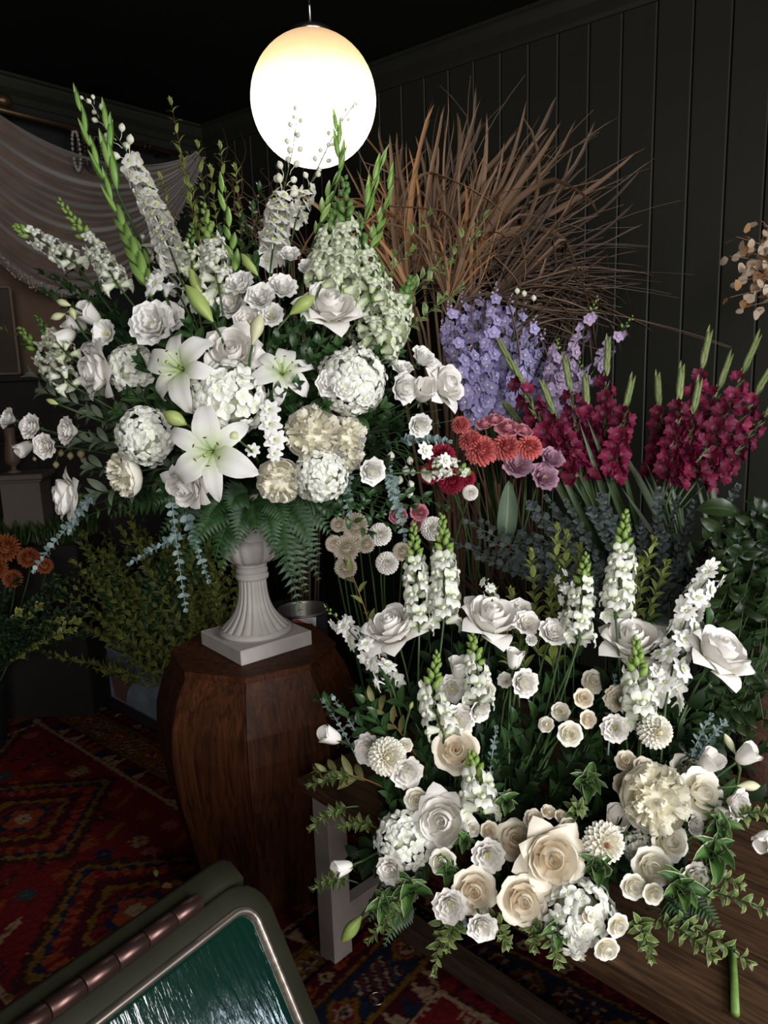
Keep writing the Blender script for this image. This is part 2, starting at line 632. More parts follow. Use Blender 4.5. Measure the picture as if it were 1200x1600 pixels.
def calyx(mat, s=1.0):
    mb = MB()
    mb.add(*lathe([(0.03, -0.62), (0.10, -0.56), (0.13, -0.45), (0.06, -0.4)], 8))
    for i in range(5):
        mb.add(*blade(0.5 * s, 0.16, th0=rad(20), th1=rad(-35), nu=2, nv=4), M=RZ(i * 2 * PI / 5) @ TR(0, 0.08, -0.47))
    return mb.mesh('calyx', mat)


def make_rose(mat, style, seed):
    r = random.Random(seed)
    out = []
    for i in range(6):
        q = 0.06 + 0.042 * i
        h = 0.46 - 0.012 * i
        me = sheet_mesh('rose_petal', cpet([(0.03, -0.2), (q * 1.35, -0.1), (q * 1.45, h * 0.55), (q * 0.88 + 0.02, h)], 2.9 - 0.12 * i, drop=0.06, nu=7, nv=5, base=0.8), mat)
        out.append(('petal', me, RZ(i * 2.4 + seed)))
    for i in range(6):
        q = 0.34 + 0.035 * i
        h = 0.44 - 0.03 * i
        me = sheet_mesh('rose_petal', cpet([(0.05, -0.3), (q * 1.25, -0.22), (q * 1.05, h * 0.6), (q * (1.12 + 0.05 * i), h)], 2.0 - 0.05 * i, drop=0.14, p=2.2, back=0.06 + 0.02 * i, ruf=0.02, ph=r.random() * 6, nu=7, nv=5), mat)
        out.append(('petal', me, RZ(i * 2.4 + 0.7 + seed)))
    if style == 'reflexed':
        for i in range(13):
            a = r.uniform(-0.09, 0.09)
            low = (0.30, 0.10, -0.14)[min(2, i // 4)]
            ro = (0.72, 0.94, 1.14)[min(2, i // 4)] + r.uniform(-0.05, 0.05)
            c = [(0.06, -0.40), (0.66, -0.36), (0.60, 0.34 + a + low), (ro, -0.04 + low + a)]
            me = sheet_mesh('rose_petal', cpet(c, 1.65, drop=0.46, p=1.15, back=0.32, ruf=0.012, ph=r.random() * 6, nu=8, nv=7), mat)
            out.append(('petal', me, RZ(i * 2 * PI / 4 * (1 if i < 8 else 0.8) + 0.62 * (i // 4) + r.uniform(-0.18, 0.18) + seed) @ RX(r.uniform(-0.1, 0.12))))
    else:
        for i in range(7):
            a = r.uniform(-0.05, 0.05)
            c = [(0.06, -0.45), (0.82, -0.45), (0.66, 0.26 + a), (1.02, 0.0 + a - 0.08 * (i % 2))]
            me = sheet_mesh('rose_petal', cpet(c, 1.5, drop=0.27, p=1.6, back=0.2, ruf=0.025, ph=r.random() * 6, nu=7, nv=6), mat)
            out.append(('petal', me, RZ(i * 2 * PI / 7 * 2 + seed)))
    out.append(('calyx', calyx(M_STEM), Matrix()))
    return out


def make_lisianthus(mat, seed, eye=False):
    r = random.Random(seed)
    out = []
    for i in range(6):
        c = [(0.05, -0.6), (0.34, -0.5), (0.48, 0.12), (0.98, 0.28 + r.uniform(-0.08, 0.08))]
        out.append(('petal', sheet_mesh('lisianthus_petal', cpet(c, 1.6, drop=0.16, p=2.4, ruf=0.07, k=2.5, ph=r.random() * 6, nu=8, nv=5), mat), RZ(i * PI / 3 + r.uniform(-0.1, 0.1))))
    for i in range(5):
        c = [(0.05, -0.5), (0.34, -0.42), (0.44, 0.2), (0.72, 0.44 + r.uniform(-0.08, 0.08))]
        out.append(('petal', sheet_mesh('lisianthus_petal', cpet(c, 1.8, drop=0.16, p=2.2, ruf=0.08, k=2.5, ph=r.random() * 6, nu=8, nv=5), mat), RZ(i * 2 * PI / 5 + 0.5)))
    for i in range(0 if eye else 7):
        f = 0.42 if i < 4 else 0.24
        c = [(0.04, -0.45), (f * 0.7, -0.3), (f * 0.9, 0.25), (f * 1.12, 0.5 + r.uniform(-0.06, 0.06))]
        out.append(('petal', sheet_mesh('lisianthus_petal', cpet(c, 2.2, drop=0.16, p=2.2, ruf=0.07, k=2, ph=r.random() * 6, nu=7, nv=5), mat), RZ(i * 1.75 + 0.2)))
    mb = MB()
    mb.add(*pod(0.42 if eye else 0.3, 0.10), M=TR(0, 0, -0.35))
    for i in range(5):
        mb.add(*tube([(0, 0, -0.3), (0.12 * math.cos(i * 1.26), 0.12 * math.sin(i * 1.26), 0.12)], 0.022, 4))
    out.append(('centre', mb.mesh('lisianthus_centre', M_CENTRE), Matrix()))
    out.append(('calyx', calyx(M_STEM, 0.9), TR(0, 0, -0.12)))
    return out


def make_cup(mat, seed):
    """half-open bell of a lisianthus, seen from its side"""
    r = random.Random(seed)
    out = []
    for i in range(6):
        f = 0.55 if i < 3 else 0.72
        c = [(0.04, -0.85), (0.62, -0.7), (0.5, 0.1), (f, 0.75 + r.uniform(-0.08, 0.1))]
        out.append(('petal', sheet_mesh('bell_petal', cpet(c, 2.1, drop=0.14, p=2, ruf=0.05, k=2, ph=r.random() * 6, nu=8, nv=6), mat), RZ(i * 2.2)))
    out.append(('calyx', calyx(M_STEM, 1.1), TR(0, 0, -0.38)))
    return out


def make_peony(mat, inner, seed, frill=46):
    r = random.Random(seed)
    out = []
    for i in range(13):
        k = i < 7
        c = [(0.08, -0.5), (0.95, -0.62), (1.02 if k else 0.9, 0.05), ((0.97 if k else 0.84), 0.16 if k else 0.3)]
        out.append(('petal', sheet_mesh('peony_petal', cpet(c, 1.35 if k else 1.25, drop=0.2, p=2.2, ruf=0.05, k=2, ph=r.random() * 6, nu=7, nv=6), mat), RZ((i * 2 * PI / 7 if k else i * 2 * PI / 6) + 0.3)))
    for i in range(frill):
        t = math.sqrt((i + 0.5) / frill)
        a = i * 2.39996
        c = [(0.02, -0.1), (0.16, 0.05), (0.22, 0.25), (0.13 + 0.07 * r.random(), 0.42)]
        me = sheet_mesh('peony_frill', cpet(c, 2.4, drop=0.15, p=1.8, ruf=0.075, k=3, ph=r.random() * 6, nu=7, nv=3), inner)
        M = RZ(a) @ TR(0, 0.62 * t, 0.30 - 0.26 * t * t) @ RX(-(0.1 + 0.95 * t) + r.uniform(-0.25, 0.25)) @ RZ(r.random() * 6.28) @ SC(r.uniform(0.8, 1.15))
        out.append(('frill', me, M))
    out.append(('core', MB().add(*lathe([(0.05, -0.5), (0.5, -0.3), (0.58, 0.05), (0.35, 0.28), (0.02, 0.36)], 12)).mesh('peony_core', inner), Matrix()))
    out.append(('calyx', calyx(M_STEM), TR(0, 0, -0.1)))
    return out


def make_dahlia(mat, seed, n=120, fine=False, heart=None):
    r = random.Random(seed)
    mb = MB()
    for i in range(n):
        t = (i + 0.5) / n
        th = 2.0 * t ** 0.62
        L = 0.26 + 0.34 * t ** 0.5
        W = (0.22 if fine else 0.36) * (0.45 + 0.75 * t ** 0.5)
        V = blade(L, W, lambda v: np.sin(PI * np.clip(v, 0, 1) ** 1.5 * 0.9 + 0.28) ** 0.6, th0=rad(18), th1=rad(-8 if not fine else 30), cup=0.9, nu=2, nv=3)
        # direction: th measured from +Z
        M = RZ(i * 2.39996 + r.uniform(-0.05, 0.05)) @ RX(PI / 2 - th) @ TR(0, 0.95 - L - (0.05 if t > 0.15 else 0.16), 0)
        mb.add(*V, M=M)
    mb.add(*lathe([(0.02, -0.42), (0.3, -0.3), (0.42, 0.0), (0.3, 0.28), (0.02, 0.4)], 10))
    out = [('bloom', mb.mesh('dahlia_bloom', mat), Matrix(), 'stuff')]
    if heart:
        out.append(('heart', MB().add(*lathe([(0.02, 0.50), (0.11, 0.60), (0.09, 0.76), (0.02, 0.80)], 8)).mesh('dahlia_heart', heart), Matrix()))
    out.append(('calyx', calyx(M_STEM, 0.8), TR(0, 0, -0.15)))
    return out


ROUND = lambda v: np.sin(PI * np.clip(v, 0, 1) ** 0.7 * 0.90 + 0.16) ** 0.55


def make_hydrangea(mat, seed, n=84):
    r = random.Random(seed)
    flo = []
    for q in range(4):
        mb = MB()
        for i in range(4):
            mb.add(*blade(0.19, 0.20, ROUND, th0=rad(35), th1=rad(-35 + 14 * q), cup=0.35 * (-1) ** q, nu=4, nv=4), M=RZ(i * PI / 2 + r.uniform(-0.12, 0.12)) @ RY(r.uniform(-0.25, 0.25)))
        mb.add(*lathe([(0.001, 0.035), (0.022, 0.02), (0.02, 0)], 5))
        flo.append(mb.mesh('hydrangea_floret', mat))
    out = []
    for i in range(n):
        z = 1 - 1.62 * (i + 0.5) / n
        a = i * 2.39996
        s = math.sqrt(1 - z * z)
        d = Vector((s * math.cos(a), s * math.sin(a), z)) + Vector((r.uniform(-.12, .12), r.uniform(-.12, .12), r.uniform(-.12, .12)))
        d.normalize()
        out.append(('floret', r.choice(flo), look(d, d * r.uniform(0.78, 0.92), r.uniform(1.12, 1.42), r.random() * 6.28)))
    out.append(('core', MB().add(*lathe([(0.05, -0.62), (0.42, -0.5), (0.62, -0.1), (0.56, 0.34), (0.28, 0.58), (0.02, 0.66)], 14)).mesh('hydrangea_core', M_HYDC), Matrix()))
    return out


def make_lily(mat, seed):
    r = random.Random(seed)
    out = []
    for i in range(6):
        inner = i % 2 == 0
        me = sheet_mesh('lily_petal', blade(1.16, 0.56 if inner else 0.40, leafprof(0.80, 0.8, 0.14), th0=rad(62), th1=rad(-72 + r.uniform(-30, 12)), cup=-0.22, ruf=0.03 if inner else 0.014, k=3, ph=r.random() * 6, nu=6, nv=11, fold=0.25), mat)
        out.append(('petal', me, RZ(i * PI / 3 + r.uniform(-0.06, 0.06)) @ TR(0, 0.03, 0.0 if inner else -0.02)))
    mb = MB()
    for i in range(6):
        a = i * PI / 3 + 0.5
        p = [Vector((0.04 * math.cos(a), 0.04 * math.sin(a), -0.02)), Vector((0.10 * math.cos(a), 0.10 * math.sin(a), 0.3)), Vector((0.26 * math.cos(a), 0.26 * math.sin(a), 0.52))]
        mb.add(*tube(bezpts(p[0], p[1], p[2], 5), 0.011, 5))
    mb.add(*tube([(0, 0, -0.05), (0.01, 0, 0.35), (0.05, 0.02, 0.62), (0.06, 0.03, 0.66)], [0.022, 0.017, 0.017, 0.04], 6))
    out.append(('stamens', mb.mesh('lily_stamens', M_STAMEN), Matrix()))
    mb = MB()
    for i in range(6):
        a = i * PI / 3 + 0.5
        mb.add(*pod(0.10, 0.016, n=5, m=4), M=TR(0.26 * math.cos(a), 0.26 * math.sin(a), 0.52) @ RZ(a) @ RX(1.3) @ TR(0, 0, -0.05))
    out.append(('anthers', mb.mesh('lily_anthers', M_ANTHER), Matrix()))
    return out


M_HYDC = plain('hydrangea_core', W3(0.60, 0.64, 0.44), 0.8)


# florets of the spikes: +Z away from the stalk, +Y up the stalk
def floret_snap(mat, seed):
    r = random.Random(seed)
    mb = MB()
    pr = leafprof(0.7, 0.6, 0.5)
    mb.add(*tube([(0, -0.02, 0.0), (0, 0.04, 0.28), (0, 0.06, 0.55)], [0.09, 0.19, 0.24], 7, cap=False), M=Matrix())
    for s in (-1, 1):
        mb.add(*blade(0.62, 0.5, pr, th0=rad(70), th1=rad(-35), cup=-0.25, ruf=0.05, k=2, ph=r.random() * 6, nu=3, nv=4), M=TR(0.1 * s, 0.14, 0.42) @ RZ(-0.35 * s))
    for a in (-0.75, 0, 0.75):
        mb.add(*blade(0.6, 0.42, pr, th0=rad(65), th1=rad(-55), cup=-0.2, ruf=0.05, k=2, ph=r.random() * 6, nu=3, nv=4), M=TR(0, -0.04, 0.42) @ RZ(PI + a) @ TR(0, 0.06, 0))
    mb.add(*lathe([(0.02, 0.10), (0.10, 0.07), (0.14, 0.0), (0.10, -0.1)], 7), M=TR(0, -0.02, 0.62))
    return mb.mesh('snapdragon_floret', mat)


def floret_open(mat, seed, n=5, double=False, centre=None):
    r = random.Random(seed)
    mb = MB()
    pr = ROUND
    mb.add(*tube([(0, -0.25, 0.1), (0, -0.04, 0.3), (0, 0, 0.42)], [0.025, 0.05, 0.1], 5))
    for i in range(n):
        mb.add(*blade(0.62, 0.60 if n == 5 else 0.42, pr, th0=rad(28), th1=rad(-18 + r.uniform(-12, 12)), cup=-0.15, ruf=0.04, k=2, ph=r.random() * 6, nu=3, nv=3), M=TR(0, 0, 0.42) @ RZ(i * 2 * PI / n + r.uniform(-0.1, 0.1)))
    if double:
        for i in range(n):
            mb.add(*blade(0.36, 0.28, pr, th0=rad(60), th1=rad(5), cup=-0.15, nu=2, nv=3), M=TR(0, 0, 0.45) @ RZ(i * 2 * PI / n + 0.35))
    mb.add(*lathe([(0.09, 0.44), (0.12, 0.54), (0.02, 0.60)], 6), mi=1)
    return mb.mesh('open_floret', [mat, centre or M_STAMEN])


def floret_glad(mat, seed):
    r = random.Random(seed)
    mb = MB()
    for i in range(6):
        inner = i % 2 == 0
        c = [(0.05, 0.0), (0.14, 0.35), (0.22, 0.7), (0.72 if inner else 0.66, 0.86 + r.uniform(-.12, .12))]
        mb.add(*cpet(c, 1.35, drop=0.2, p=2, ruf=0.07, k=2.5, ph=r.random() * 6, nu=6, nv=5), M=RZ(i * PI / 3))
    mb.add(*tube([(0, 0, 0.3), (0.02, 0.08, 0.7)], 0.02, 4))
    return mb.mesh('gladiolus_floret', mat)


def bud_mesh(mat, L=0.6, r=0.2, name='bud', bulge=0.5):
    return MB().add(*pod(L, r, bulge, 7, 5)).mesh(name, mat)


def sheath_mesh(mat):
    mb = MB()
    for s in (0, 1):
        mb.add(*cpet([(0.03, 0), (0.19, 0.25), (0.17, 0.8), (0.01, 1.35 - 0.3 * s)], 3.0, drop=0.1, nu=4, nv=6, base=0.6), M=RZ(PI * s) @ SC(1 - 0.1 * s))
    return mb.mesh('bud_sheath', mat)


def variants(fn, *a, n=3, **k):
    return [fn(*a, seed=s * 11 + 3, **k) for s in range(n)]


KIND = {
    'rose_w': [make_rose(M_BLUSH, 'reflexed', s) for s in (1, 2, 3)],
    'rose_c': [make_rose(M_CREAM, 'cup', s) for s in (4, 5)],
    'rose_p': [make_rose(M_CREAMY, 'cup', s) for s in (6, 7)],
    'rose_cr': [make_rose(M_CREAM, 'reflexed', 8)],
    'rose_k': [make_rose(M_PINK, 'cup', 9)],
    'lis': variants(make_lisianthus, M_WHITE),
    'lis_b': variants(make_lisianthus, M_BLUSH),
    'lis_eye': [make_lisianthus(M_WHITE, 5, True)],
    'lis_c': variants(make_lisianthus, M_CREAM, n=1),
    'lis_m': variants(make_lisianthus, M_MAUVE, n=2),
    'cup': variants(make_cup, M_BLUSH),
    'peony': [make_peony(M_CREAMY, M_PEONY, 3)],
    'peony_y': [make_peony(M_CREAMY, M_PEONY, 5, 30)],
    'carn': [make_peony(M_WHITE, M_PEONY, 8, 44)],
    'dahlia': [make_dahlia(M_CREAMY, 2, heart=M_HEART)],
    'dahlia_o': [make_dahlia(M_CREAMY, 4, 90, heart=M_RUST)],
    'mum': [make_dahlia(M_PEACH, 6, 150, True)],
    'mum_w': [make_dahlia(M_BLUSH, 7, 130)],
    'dahlia_r': [make_dahlia(M_CORAL, 5, 100)],
    'dahlia_k': [make_dahlia(M_CRIM, 6, 90)],
    'rust': [make_dahlia(M_RUST, 9, 110, True)],
    'hyd': [make_hydrangea(M_HYD, s) for s in (1, 2)],
    'lily': [make_lily(M_LILY, s) for s in (1, 2, 3)],
}
FL_SNAP = [floret_snap(M_SNAP, s) for s in range(4)]
FL_SNAPG = [floret_snap(M_SNAPG, s) for s in range(3)]
FL_DELW = [floret_open(M_WHITE, s) for s in range(3)]
FL_LARK = [floret_open(M_WHITE, s, 7, True) for s in range(3)]
FL_LILAC = [floret_open(M_LILAC, s, 5, True, M_BUDW) for s in range(4)]
FL_LILACP = [floret_open(M_LILACP, s, 5, True, M_BUDW) for s in range(3)]
FL_STOCK = [floret_open(M_CREAMY, s, 8, True) for s in range(2)]
FL_GLADW = [floret_glad(M_WHITE, s) for s in range(2)]
FL_GLADB = [floret_glad(M_BURG, s) for s in range(4)]
BUD_G = bud_mesh(M_BUDG, .80, .25, bulge=.45)
BUD_D = bud_mesh(M_BUDD, .80, .25, bulge=.45)
BUD_W = MB().add(*pod(0.66, 0.26, 0.5, 7, 5)).add(*tube([(0, -.15, -.62), (0, 0, -.3), (0, 0, .02)], .028, 4)).mesh('stalked_bud', M_BUDW)
BUD_L = bud_mesh(M_LILACP, 0.6, 0.22)
SHEATH_G = sheath_mesh(M_GLADG)
SHEATH_D = sheath_mesh(M_GLADD)
KIND_NAME = {'rose_w': 'rose', 'rose_c': 'rose', 'rose_p': 'rose', 'rose_cr': 'rose', 'rose_k': 'rose', 'lis': 'lisianthus', 'lis_b': 'lisianthus', 'lis_eye': 'lisianthus', 'lis_c': 'lisianthus', 'lis_m': 'lisianthus',
             'cup': 'lisianthus_bell', 'peony': 'peony', 'peony_y': 'peony', 'carn': 'carnation', 'dahlia': 'dahlia', 'dahlia_o': 'dahlia', 'mum': 'chrysanthemum', 'mum_w': 'chrysanthemum',
             'dahlia_r': 'dahlia', 'dahlia_k': 'dahlia', 'rust': 'chrysanthemum', 'hyd': 'hydrangea', 'lily': 'lily'}
count = {}


def stem_part(root, pts, r0, r1, mat=M_STEM, n=6, name='stem'):
    m = len(pts)
    L = Vector(root.location)
    me = MB().add(*tube([p - L for p in pts], [r0 + (r1 - r0) * i / (m - 1) for i in range(m)], n)).mesh(name, mat)
    return part(name, me, root)


def bloom(kind, pos, R, face, root_at, label, group=None, stem=0.0032, spin=None, mat=M_STEM):
    """one flower: head of radius R at pos looking along face, stalk bending down to root_at"""
    k = count.get(kind, 0)
    count[kind] = k + 1
    protos = KIND[kind][k % len(KIND[kind])]
    t = thing(KIND_NAME[kind], label, 'flower', root_at, group)
    H = look(face, pos, R, random.random() * 6.28 if spin is None else spin)
    Hl = Matrix.Translation(-Vector(root_at)) @ H
    for it in protos:
        part(it[0], it[1], t, Hl @ it[2], kind=(it[3] if len(it) > 3 else None))
    a = pos - face.normalized() * R * 0.5
    reach = (a - root_at).length
    c = a - face.normalized() * min(0.12, 0.4 * reach)
    stem_part(t, bezpts(root_at, c, a, 7), stem, stem * 0.8, mat)
    return t


def spike(name, pts, root_at, label, florets, R, n, lo=0.0, hi=0.72, bud=BUD_G, nbud=10, budR=None, taper=0.55, group=None, stem=0.003, leaf=None, mat=M_STEM, gap=1.0, calyx_bud=None, one_side=None, spread=1.0):
    """flower spike: pts run from its foot to its tip; florets spiral between lo and hi, buds beyond"""
    t = thing(name, label, 'flower', root_at, group)
    L = Vector(root_at)
    N = 40
    ax = catmull([Vector(p) for p in pts], N)
    foot = bezpts(L, (L + ax[0]) / 2 - (ax[2] - ax[0]) * 2, ax[0], 5)[:-1]
    stem_part(t, foot + ax[::2], stem, stem * 0.35, mat)
    total = n + nbud
    for i in range(total):
        isb = i >= n
        f = lo + (hi - lo) * (i + 0.5) / n if not isb else hi + (1 - hi) * (i - n + 0.7) / (nbud + 0.2)
        f = min(0.995, f)
        q = f * N
        j = min(N - 1, int(q))
        p = ax[j].lerp(ax[j + 1], q - j)
        tv = (ax[min(N, j + 2)] - ax[max(0, j - 1)]).normalized()
        x, y, _ = frame_of(tv)
        a = i * 2.39996 + random.uniform(-0.3, 0.3)
        if one_side is not None:
            sd = one_side - tv * one_side.dot(tv)
            sd.normalize()
            b2 = tv.cross(sd)
            a = (0.9 * spread) * (-1) ** i + random.uniform(-0.35, 0.35)
            rd = sd * math.cos(a) + b2 * math.sin(a)
        else:
            rd = x * math.cos(a) + y * math.sin(a)
        s = R * (1 - (1 - taper) * f)
        if not isb:
            lift = 0.25
            z = (rd + tv * lift).normalized()
            M = along(tv, z, p, s * random.uniform(0.9, 1.1))
            M = basis(M.col[0].to_3d().normalized(), (tv - z * tv.dot(z)).normalized(), z, p + rd * 0.1 * s, s * random.uniform(0.92, 1.08))
            wpart('floret', random.choice(florets), t, M)
        else:
            g = (i - n) / max(1, nbud)
            s2 = (budR or R * 0.7) * (1 - 0.55 * g)
            z = (rd * (1 - 0.45 * g) + tv * (0.75 + 0.9 * g)).normalized()
            wpart('bud', bud, t, look(z, p + rd * s2 * gap * 0.16, s2))
    return t


def sheath_spike(pts, root_at, label, n, R, bud=SHEATH_G, group=None, florets=None, nfl=0, flR=0.03, side=None, stem=0.0045):
    """gladiolus: overlapping pointed sheaths up the stalk, open florets at the foot"""
    t = thing('gladiolus', label, 'flower', root_at, group)
    N = 40
    L = Vector(root_at)
    ax = catmull([Vector(p) for p in pts], N)
    stem_part(t, bezpts(L, (L + ax[0]) / 2 - (ax[2] - ax[0]) * 2, ax[0], 5)[:-1] + ax[::2], stem, stem * 0.4, M_STEM)
    side = side or -FWD
    f0 = 0.0
    fs = 0.20 if nfl > 5 else 0.0
    if nfl:
        f0 = 0.80 if nfl > 5 else nfl / (nfl + n) * 0.92
        for i in range(nfl):
            f = fs + (f0 - fs) * (i + 0.4) / nfl
            p = ax[int(f * N)]
            tv = (ax[min(N, int(f * N) + 2)] - ax[max(0, int(f * N) - 1)]).normalized()
            sd = (side - tv * side.dot(tv)).normalized()
            b2 = tv.cross(sd)
            a = 0.75 * (-1) ** i + random.uniform(-0.4, 0.4)
            z = (sd * math.cos(a) + b2 * math.sin(a) + tv * random.uniform(0.1, 0.5)).normalized()
            wpart('floret', random.choice(florets), t, look(z, p, flR * random.uniform(0.9, 1.12) * (1 - 0.4 * f / max(f0, .01)), random.random() * 6))
            wpart('sheath', bud, t, look((tv * 1.2 + z * 0.5).normalized(), p, R * 0.9))
    for i in range(n):
        f = f0 + (1 - f0) * (i + 0.3) / n
        f = min(f, 0.97)
        q = int(f * N)
        p = ax[q]
        tv = (ax[min(N, q + 2)] - ax[max(0, q - 1)]).normalized()
        sd = (side - tv * side.dot(tv)).normalized()
        b2 = tv.cross(sd)
        a = 1.2 * (-1) ** i + random.uniform(-0.2, 0.2)
        rd = sd * math.cos(a) + b2 * math.sin(a)
        s = R * 2.1 * (1 - 0.36 * f)
        wpart('sheath', bud, t, look((tv + rd * 0.17 * (1 - 0.6 * f)).normalized(), p + rd * 0.002, s))
    return t


def leafset(mat, L=1, W=0.42, th=(25, -30), cup=0.25, n=3, prof=None, nu=2, nv=5, **k):
    return [sheet_mesh('leaf', blade(L, W, prof, rad(th[0]), rad(th[1] + 18 * (i - 1)), cup, nu=nu, nv=nv, **k), mat) for i in range(n)]


rnd_prof = leafprof(0.75, 0.55, 0.1)


def pinna_mesh(mat, lobes=6):
    def pr(v):
        tri = np.clip(v * 8, 0, 1) * (1 - v) ** 0.75 + 0.03
        return tri * (0.62 + 0.38 * np.abs(np.sin(v * PI * lobes)))
    return [sheet_mesh('pinna', blade(1, 0.46, pr, rad(8), rad(-22 - 14 * i), 0.1, nu=2, nv=13), mat) for i in range(2)]


LEAF = {
    'pitto': leafset(M_PITTO, W=0.40, th=(30, -45)),
    'pittoy': leafset(M_PITTOY, W=0.42),
    'hosta': leafset(M_HOSTA, W=0.40, th=(55, -40), cup=0.8, nu=4, nv=7, ruf=0.03),
    'dark': leafset(M_DARK, W=0.46, cup=0.3),
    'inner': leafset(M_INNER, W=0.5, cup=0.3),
    'shrub': leafset(M_SHRUB, W=0.46),
    'euc': leafset(M_EUC, W=0.85, th=(15, -10), prof=rnd_prof, cup=0.15),
    'eucd': leafset(M_EUCD, W=0.85, th=(15, -10), prof=rnd_prof, cup=0.15),
    'vine': leafset(M_VINE, W=0.5, th=(30, -60), cup=0.3),
    'olive': leafset(M_OLIVE, W=0.36, th=(20, -25), cup=0.3),
    'grey': leafset(M_GREY, W=0.34, th=(20, -45), cup=0.2),
    'fern': pinna_mesh(M_FERN),
    'lun': leafset(M_LUN, W=0.8, th=(6, -6), prof=rnd_prof, cup=0.1),
    'luno': leafset(M_LUNO, W=0.7, th=(6, -20), prof=rnd_prof, cup=0.2),
}


def sprig(kind, base, tip, n, leaf, label, lo=0.25, bend=None, mode='pairs', name='leafy_sprig', group=None, stem=0.002, mat=M_STEM, spread=0.9, joined=False, taper=0.35, face=None, cat='foliage', leafname='leaf', crown=True):
    """a stalk from base to tip with its leaves from lo to the tip"""
    base, tip = Vector(base), Vector(tip)
    t = thing(name, label, cat, base, group)
    mid = (base + tip) / 2 + (bend if bend is not None else Vector((0, 0, (tip - base).length * 0.12)))
    N = 24
    ax = bezpts(base, mid, tip, N)
    stem_part(t, ax[::2], stem, stem * 0.4, mat)
    mb = MB() if joined else None
    face = face or (-FWD + Vector((0, 0, 0.7)))
    jobs = []
    for i in range(n):
        f = lo + (1 - lo) * (i + 0.3) / n
        q = f * N
        j = min(N - 1, int(q))
        p = ax[j].lerp(ax[j + 1], q - j)
        tv = (ax[min(N, j + 1)] - ax[max(0, j - 1)]).normalized()
        s = leaf * (1 - taper * f) * random.uniform(0.82, 1.15)
        if mode == 'fern':
            s = leaf * (1.05 - f) ** 0.8 * 1.3 * min(1, 0.55 + (f - lo) * 3)
            sd = tv.cross(face).normalized()
            for sg in (-1, 1):
                jobs.append((p, (sd * sg + tv * 0.55).normalized(), face, s))
        elif mode == 'pairs':
            x, y, _ = frame_of(tv)
            a = (i % 2) * PI / 2 + random.uniform(-0.35, 0.35) + i * 0.3
            for sg in (0, PI):
                rd = x * math.cos(a + sg) + y * math.sin(a + sg)
                jobs.append((p, (rd * spread + tv * (1.05 - 0.3 * (1 - f))).normalized(), tv + face * 0.5, s))
        elif mode == 'alt':
            x, y, _ = frame_of(tv)
            a = i * 2.4 + random.uniform(-0.4, 0.4)
            rd = x * math.cos(a) + y * math.sin(a)
            jobs.append((p, (rd * spread + tv * 0.8).normalized(), tv * 0.6 + face, s))
        elif mode == 'flat':
            sd = tv.cross(face).normalized() * (1 if i % 2 else -1)
            jobs.append((p, (sd * spread + tv * 0.8 + Vector((0, 0, random.uniform(-0.3, 0.3)))).normalized(), face, s))
        elif mode == 'disc':
            x, y, _ = frame_of(tv)
            a = i * 2.4
            rd = (x * math.cos(a) + y * math.sin(a)) + tv * 0.3
            jobs.append((p + rd * leaf * 0.35, rd.normalized(), face + Vector((random.uniform(-.8, .8), random.uniform(-.8, .8), random.uniform(-.8, .8))), s))
    if crown and mode in ('pairs', 'alt'):
        tv = (ax[-1] - ax[-3]).normalized()
        x, y, _ = frame_of(tv)
        for i in range(4):
            a = i * PI / 2
            jobs.append((ax[-1], (tv + (x * math.cos(a) + y * math.sin(a)) * 0.5).normalized(), tv + face * 0.3, leaf * 0.55))
    for (p, d, zh, s) in jobs:
        M = along(d, zh, p, s)
        me = random.choice(LEAF[kind])
        if joined:
            V = np.empty(len(me.vertices) * 3)
            me.vertices.foreach_get('co', V)
            mb.add(V, [tuple(pl.vertices) for pl in me.polygons], LEAF_UV(me), M=Matrix.Translation(-base) @ M)
        else:
            wpart(leafname, me, t, M)
    if joined:
        part('leaves', mb.mesh('leaves', LEAF[kind][0].materials[0]), t, kind='stuff')
    return t


_uvc = {}


def LEAF_UV(me):
    if me.name not in _uvc:
        T = np.zeros((len(me.vertices), 2))
        for l, d in zip(me.loops, me.uv_layers[0].data):
            T[l.vertex_index] = d.uv
        _uvc[me.name] = T
    return _uvc[me.name]


ORD = 'first second third fourth fifth sixth seventh eighth ninth tenth eleventh twelfth thirteenth fourteenth fifteenth sixteenth seventeenth eighteenth nineteenth twentieth twenty-first twenty-second twenty-third twenty-fourth'.split()


def ordinals(xs):
    """word for each value's place when counted from the smallest"""
    o = sorted(range(len(xs)), key=lambda i: xs[i])
    w = [''] * len(xs)
    for k, i in enumerate(o):
        w[i] = ORD[k]
    return w

# ------------------------------------------------------------------ the room
K = Vector((-1.022, 4.934, 0))              # far corner
UR = Vector((0.7705, -0.6374, 0))           # along the boarded wall, towards the viewer's right
NR = Vector((-0.6374, -0.7705, 0))          # from the boarded wall into the room; also along the other wall
CEIL = 3.0
UZ = Vector((0, 0, 1))
M_WALL = plain('dark_green_paint', srgb(34, 34, 28), 0.5, noise=0.12, scale=6, bump=0.02, spec=0.3)
M_WALLL = plain('dark_teal_paint', srgb(33, 36, 34), 0.6, noise=0.12, scale=6, spec=0.2)
M_CEIL = plain('black_green_ceiling', srgb(20, 20, 19), 0.8, noise=0.15, scale=4, spec=0.1)
M_FLOOR = plain('dark_floor_boards', srgb(44, 34, 30), 0.55, noise=0.5, scale=8, stretch=(1, 12, 1))

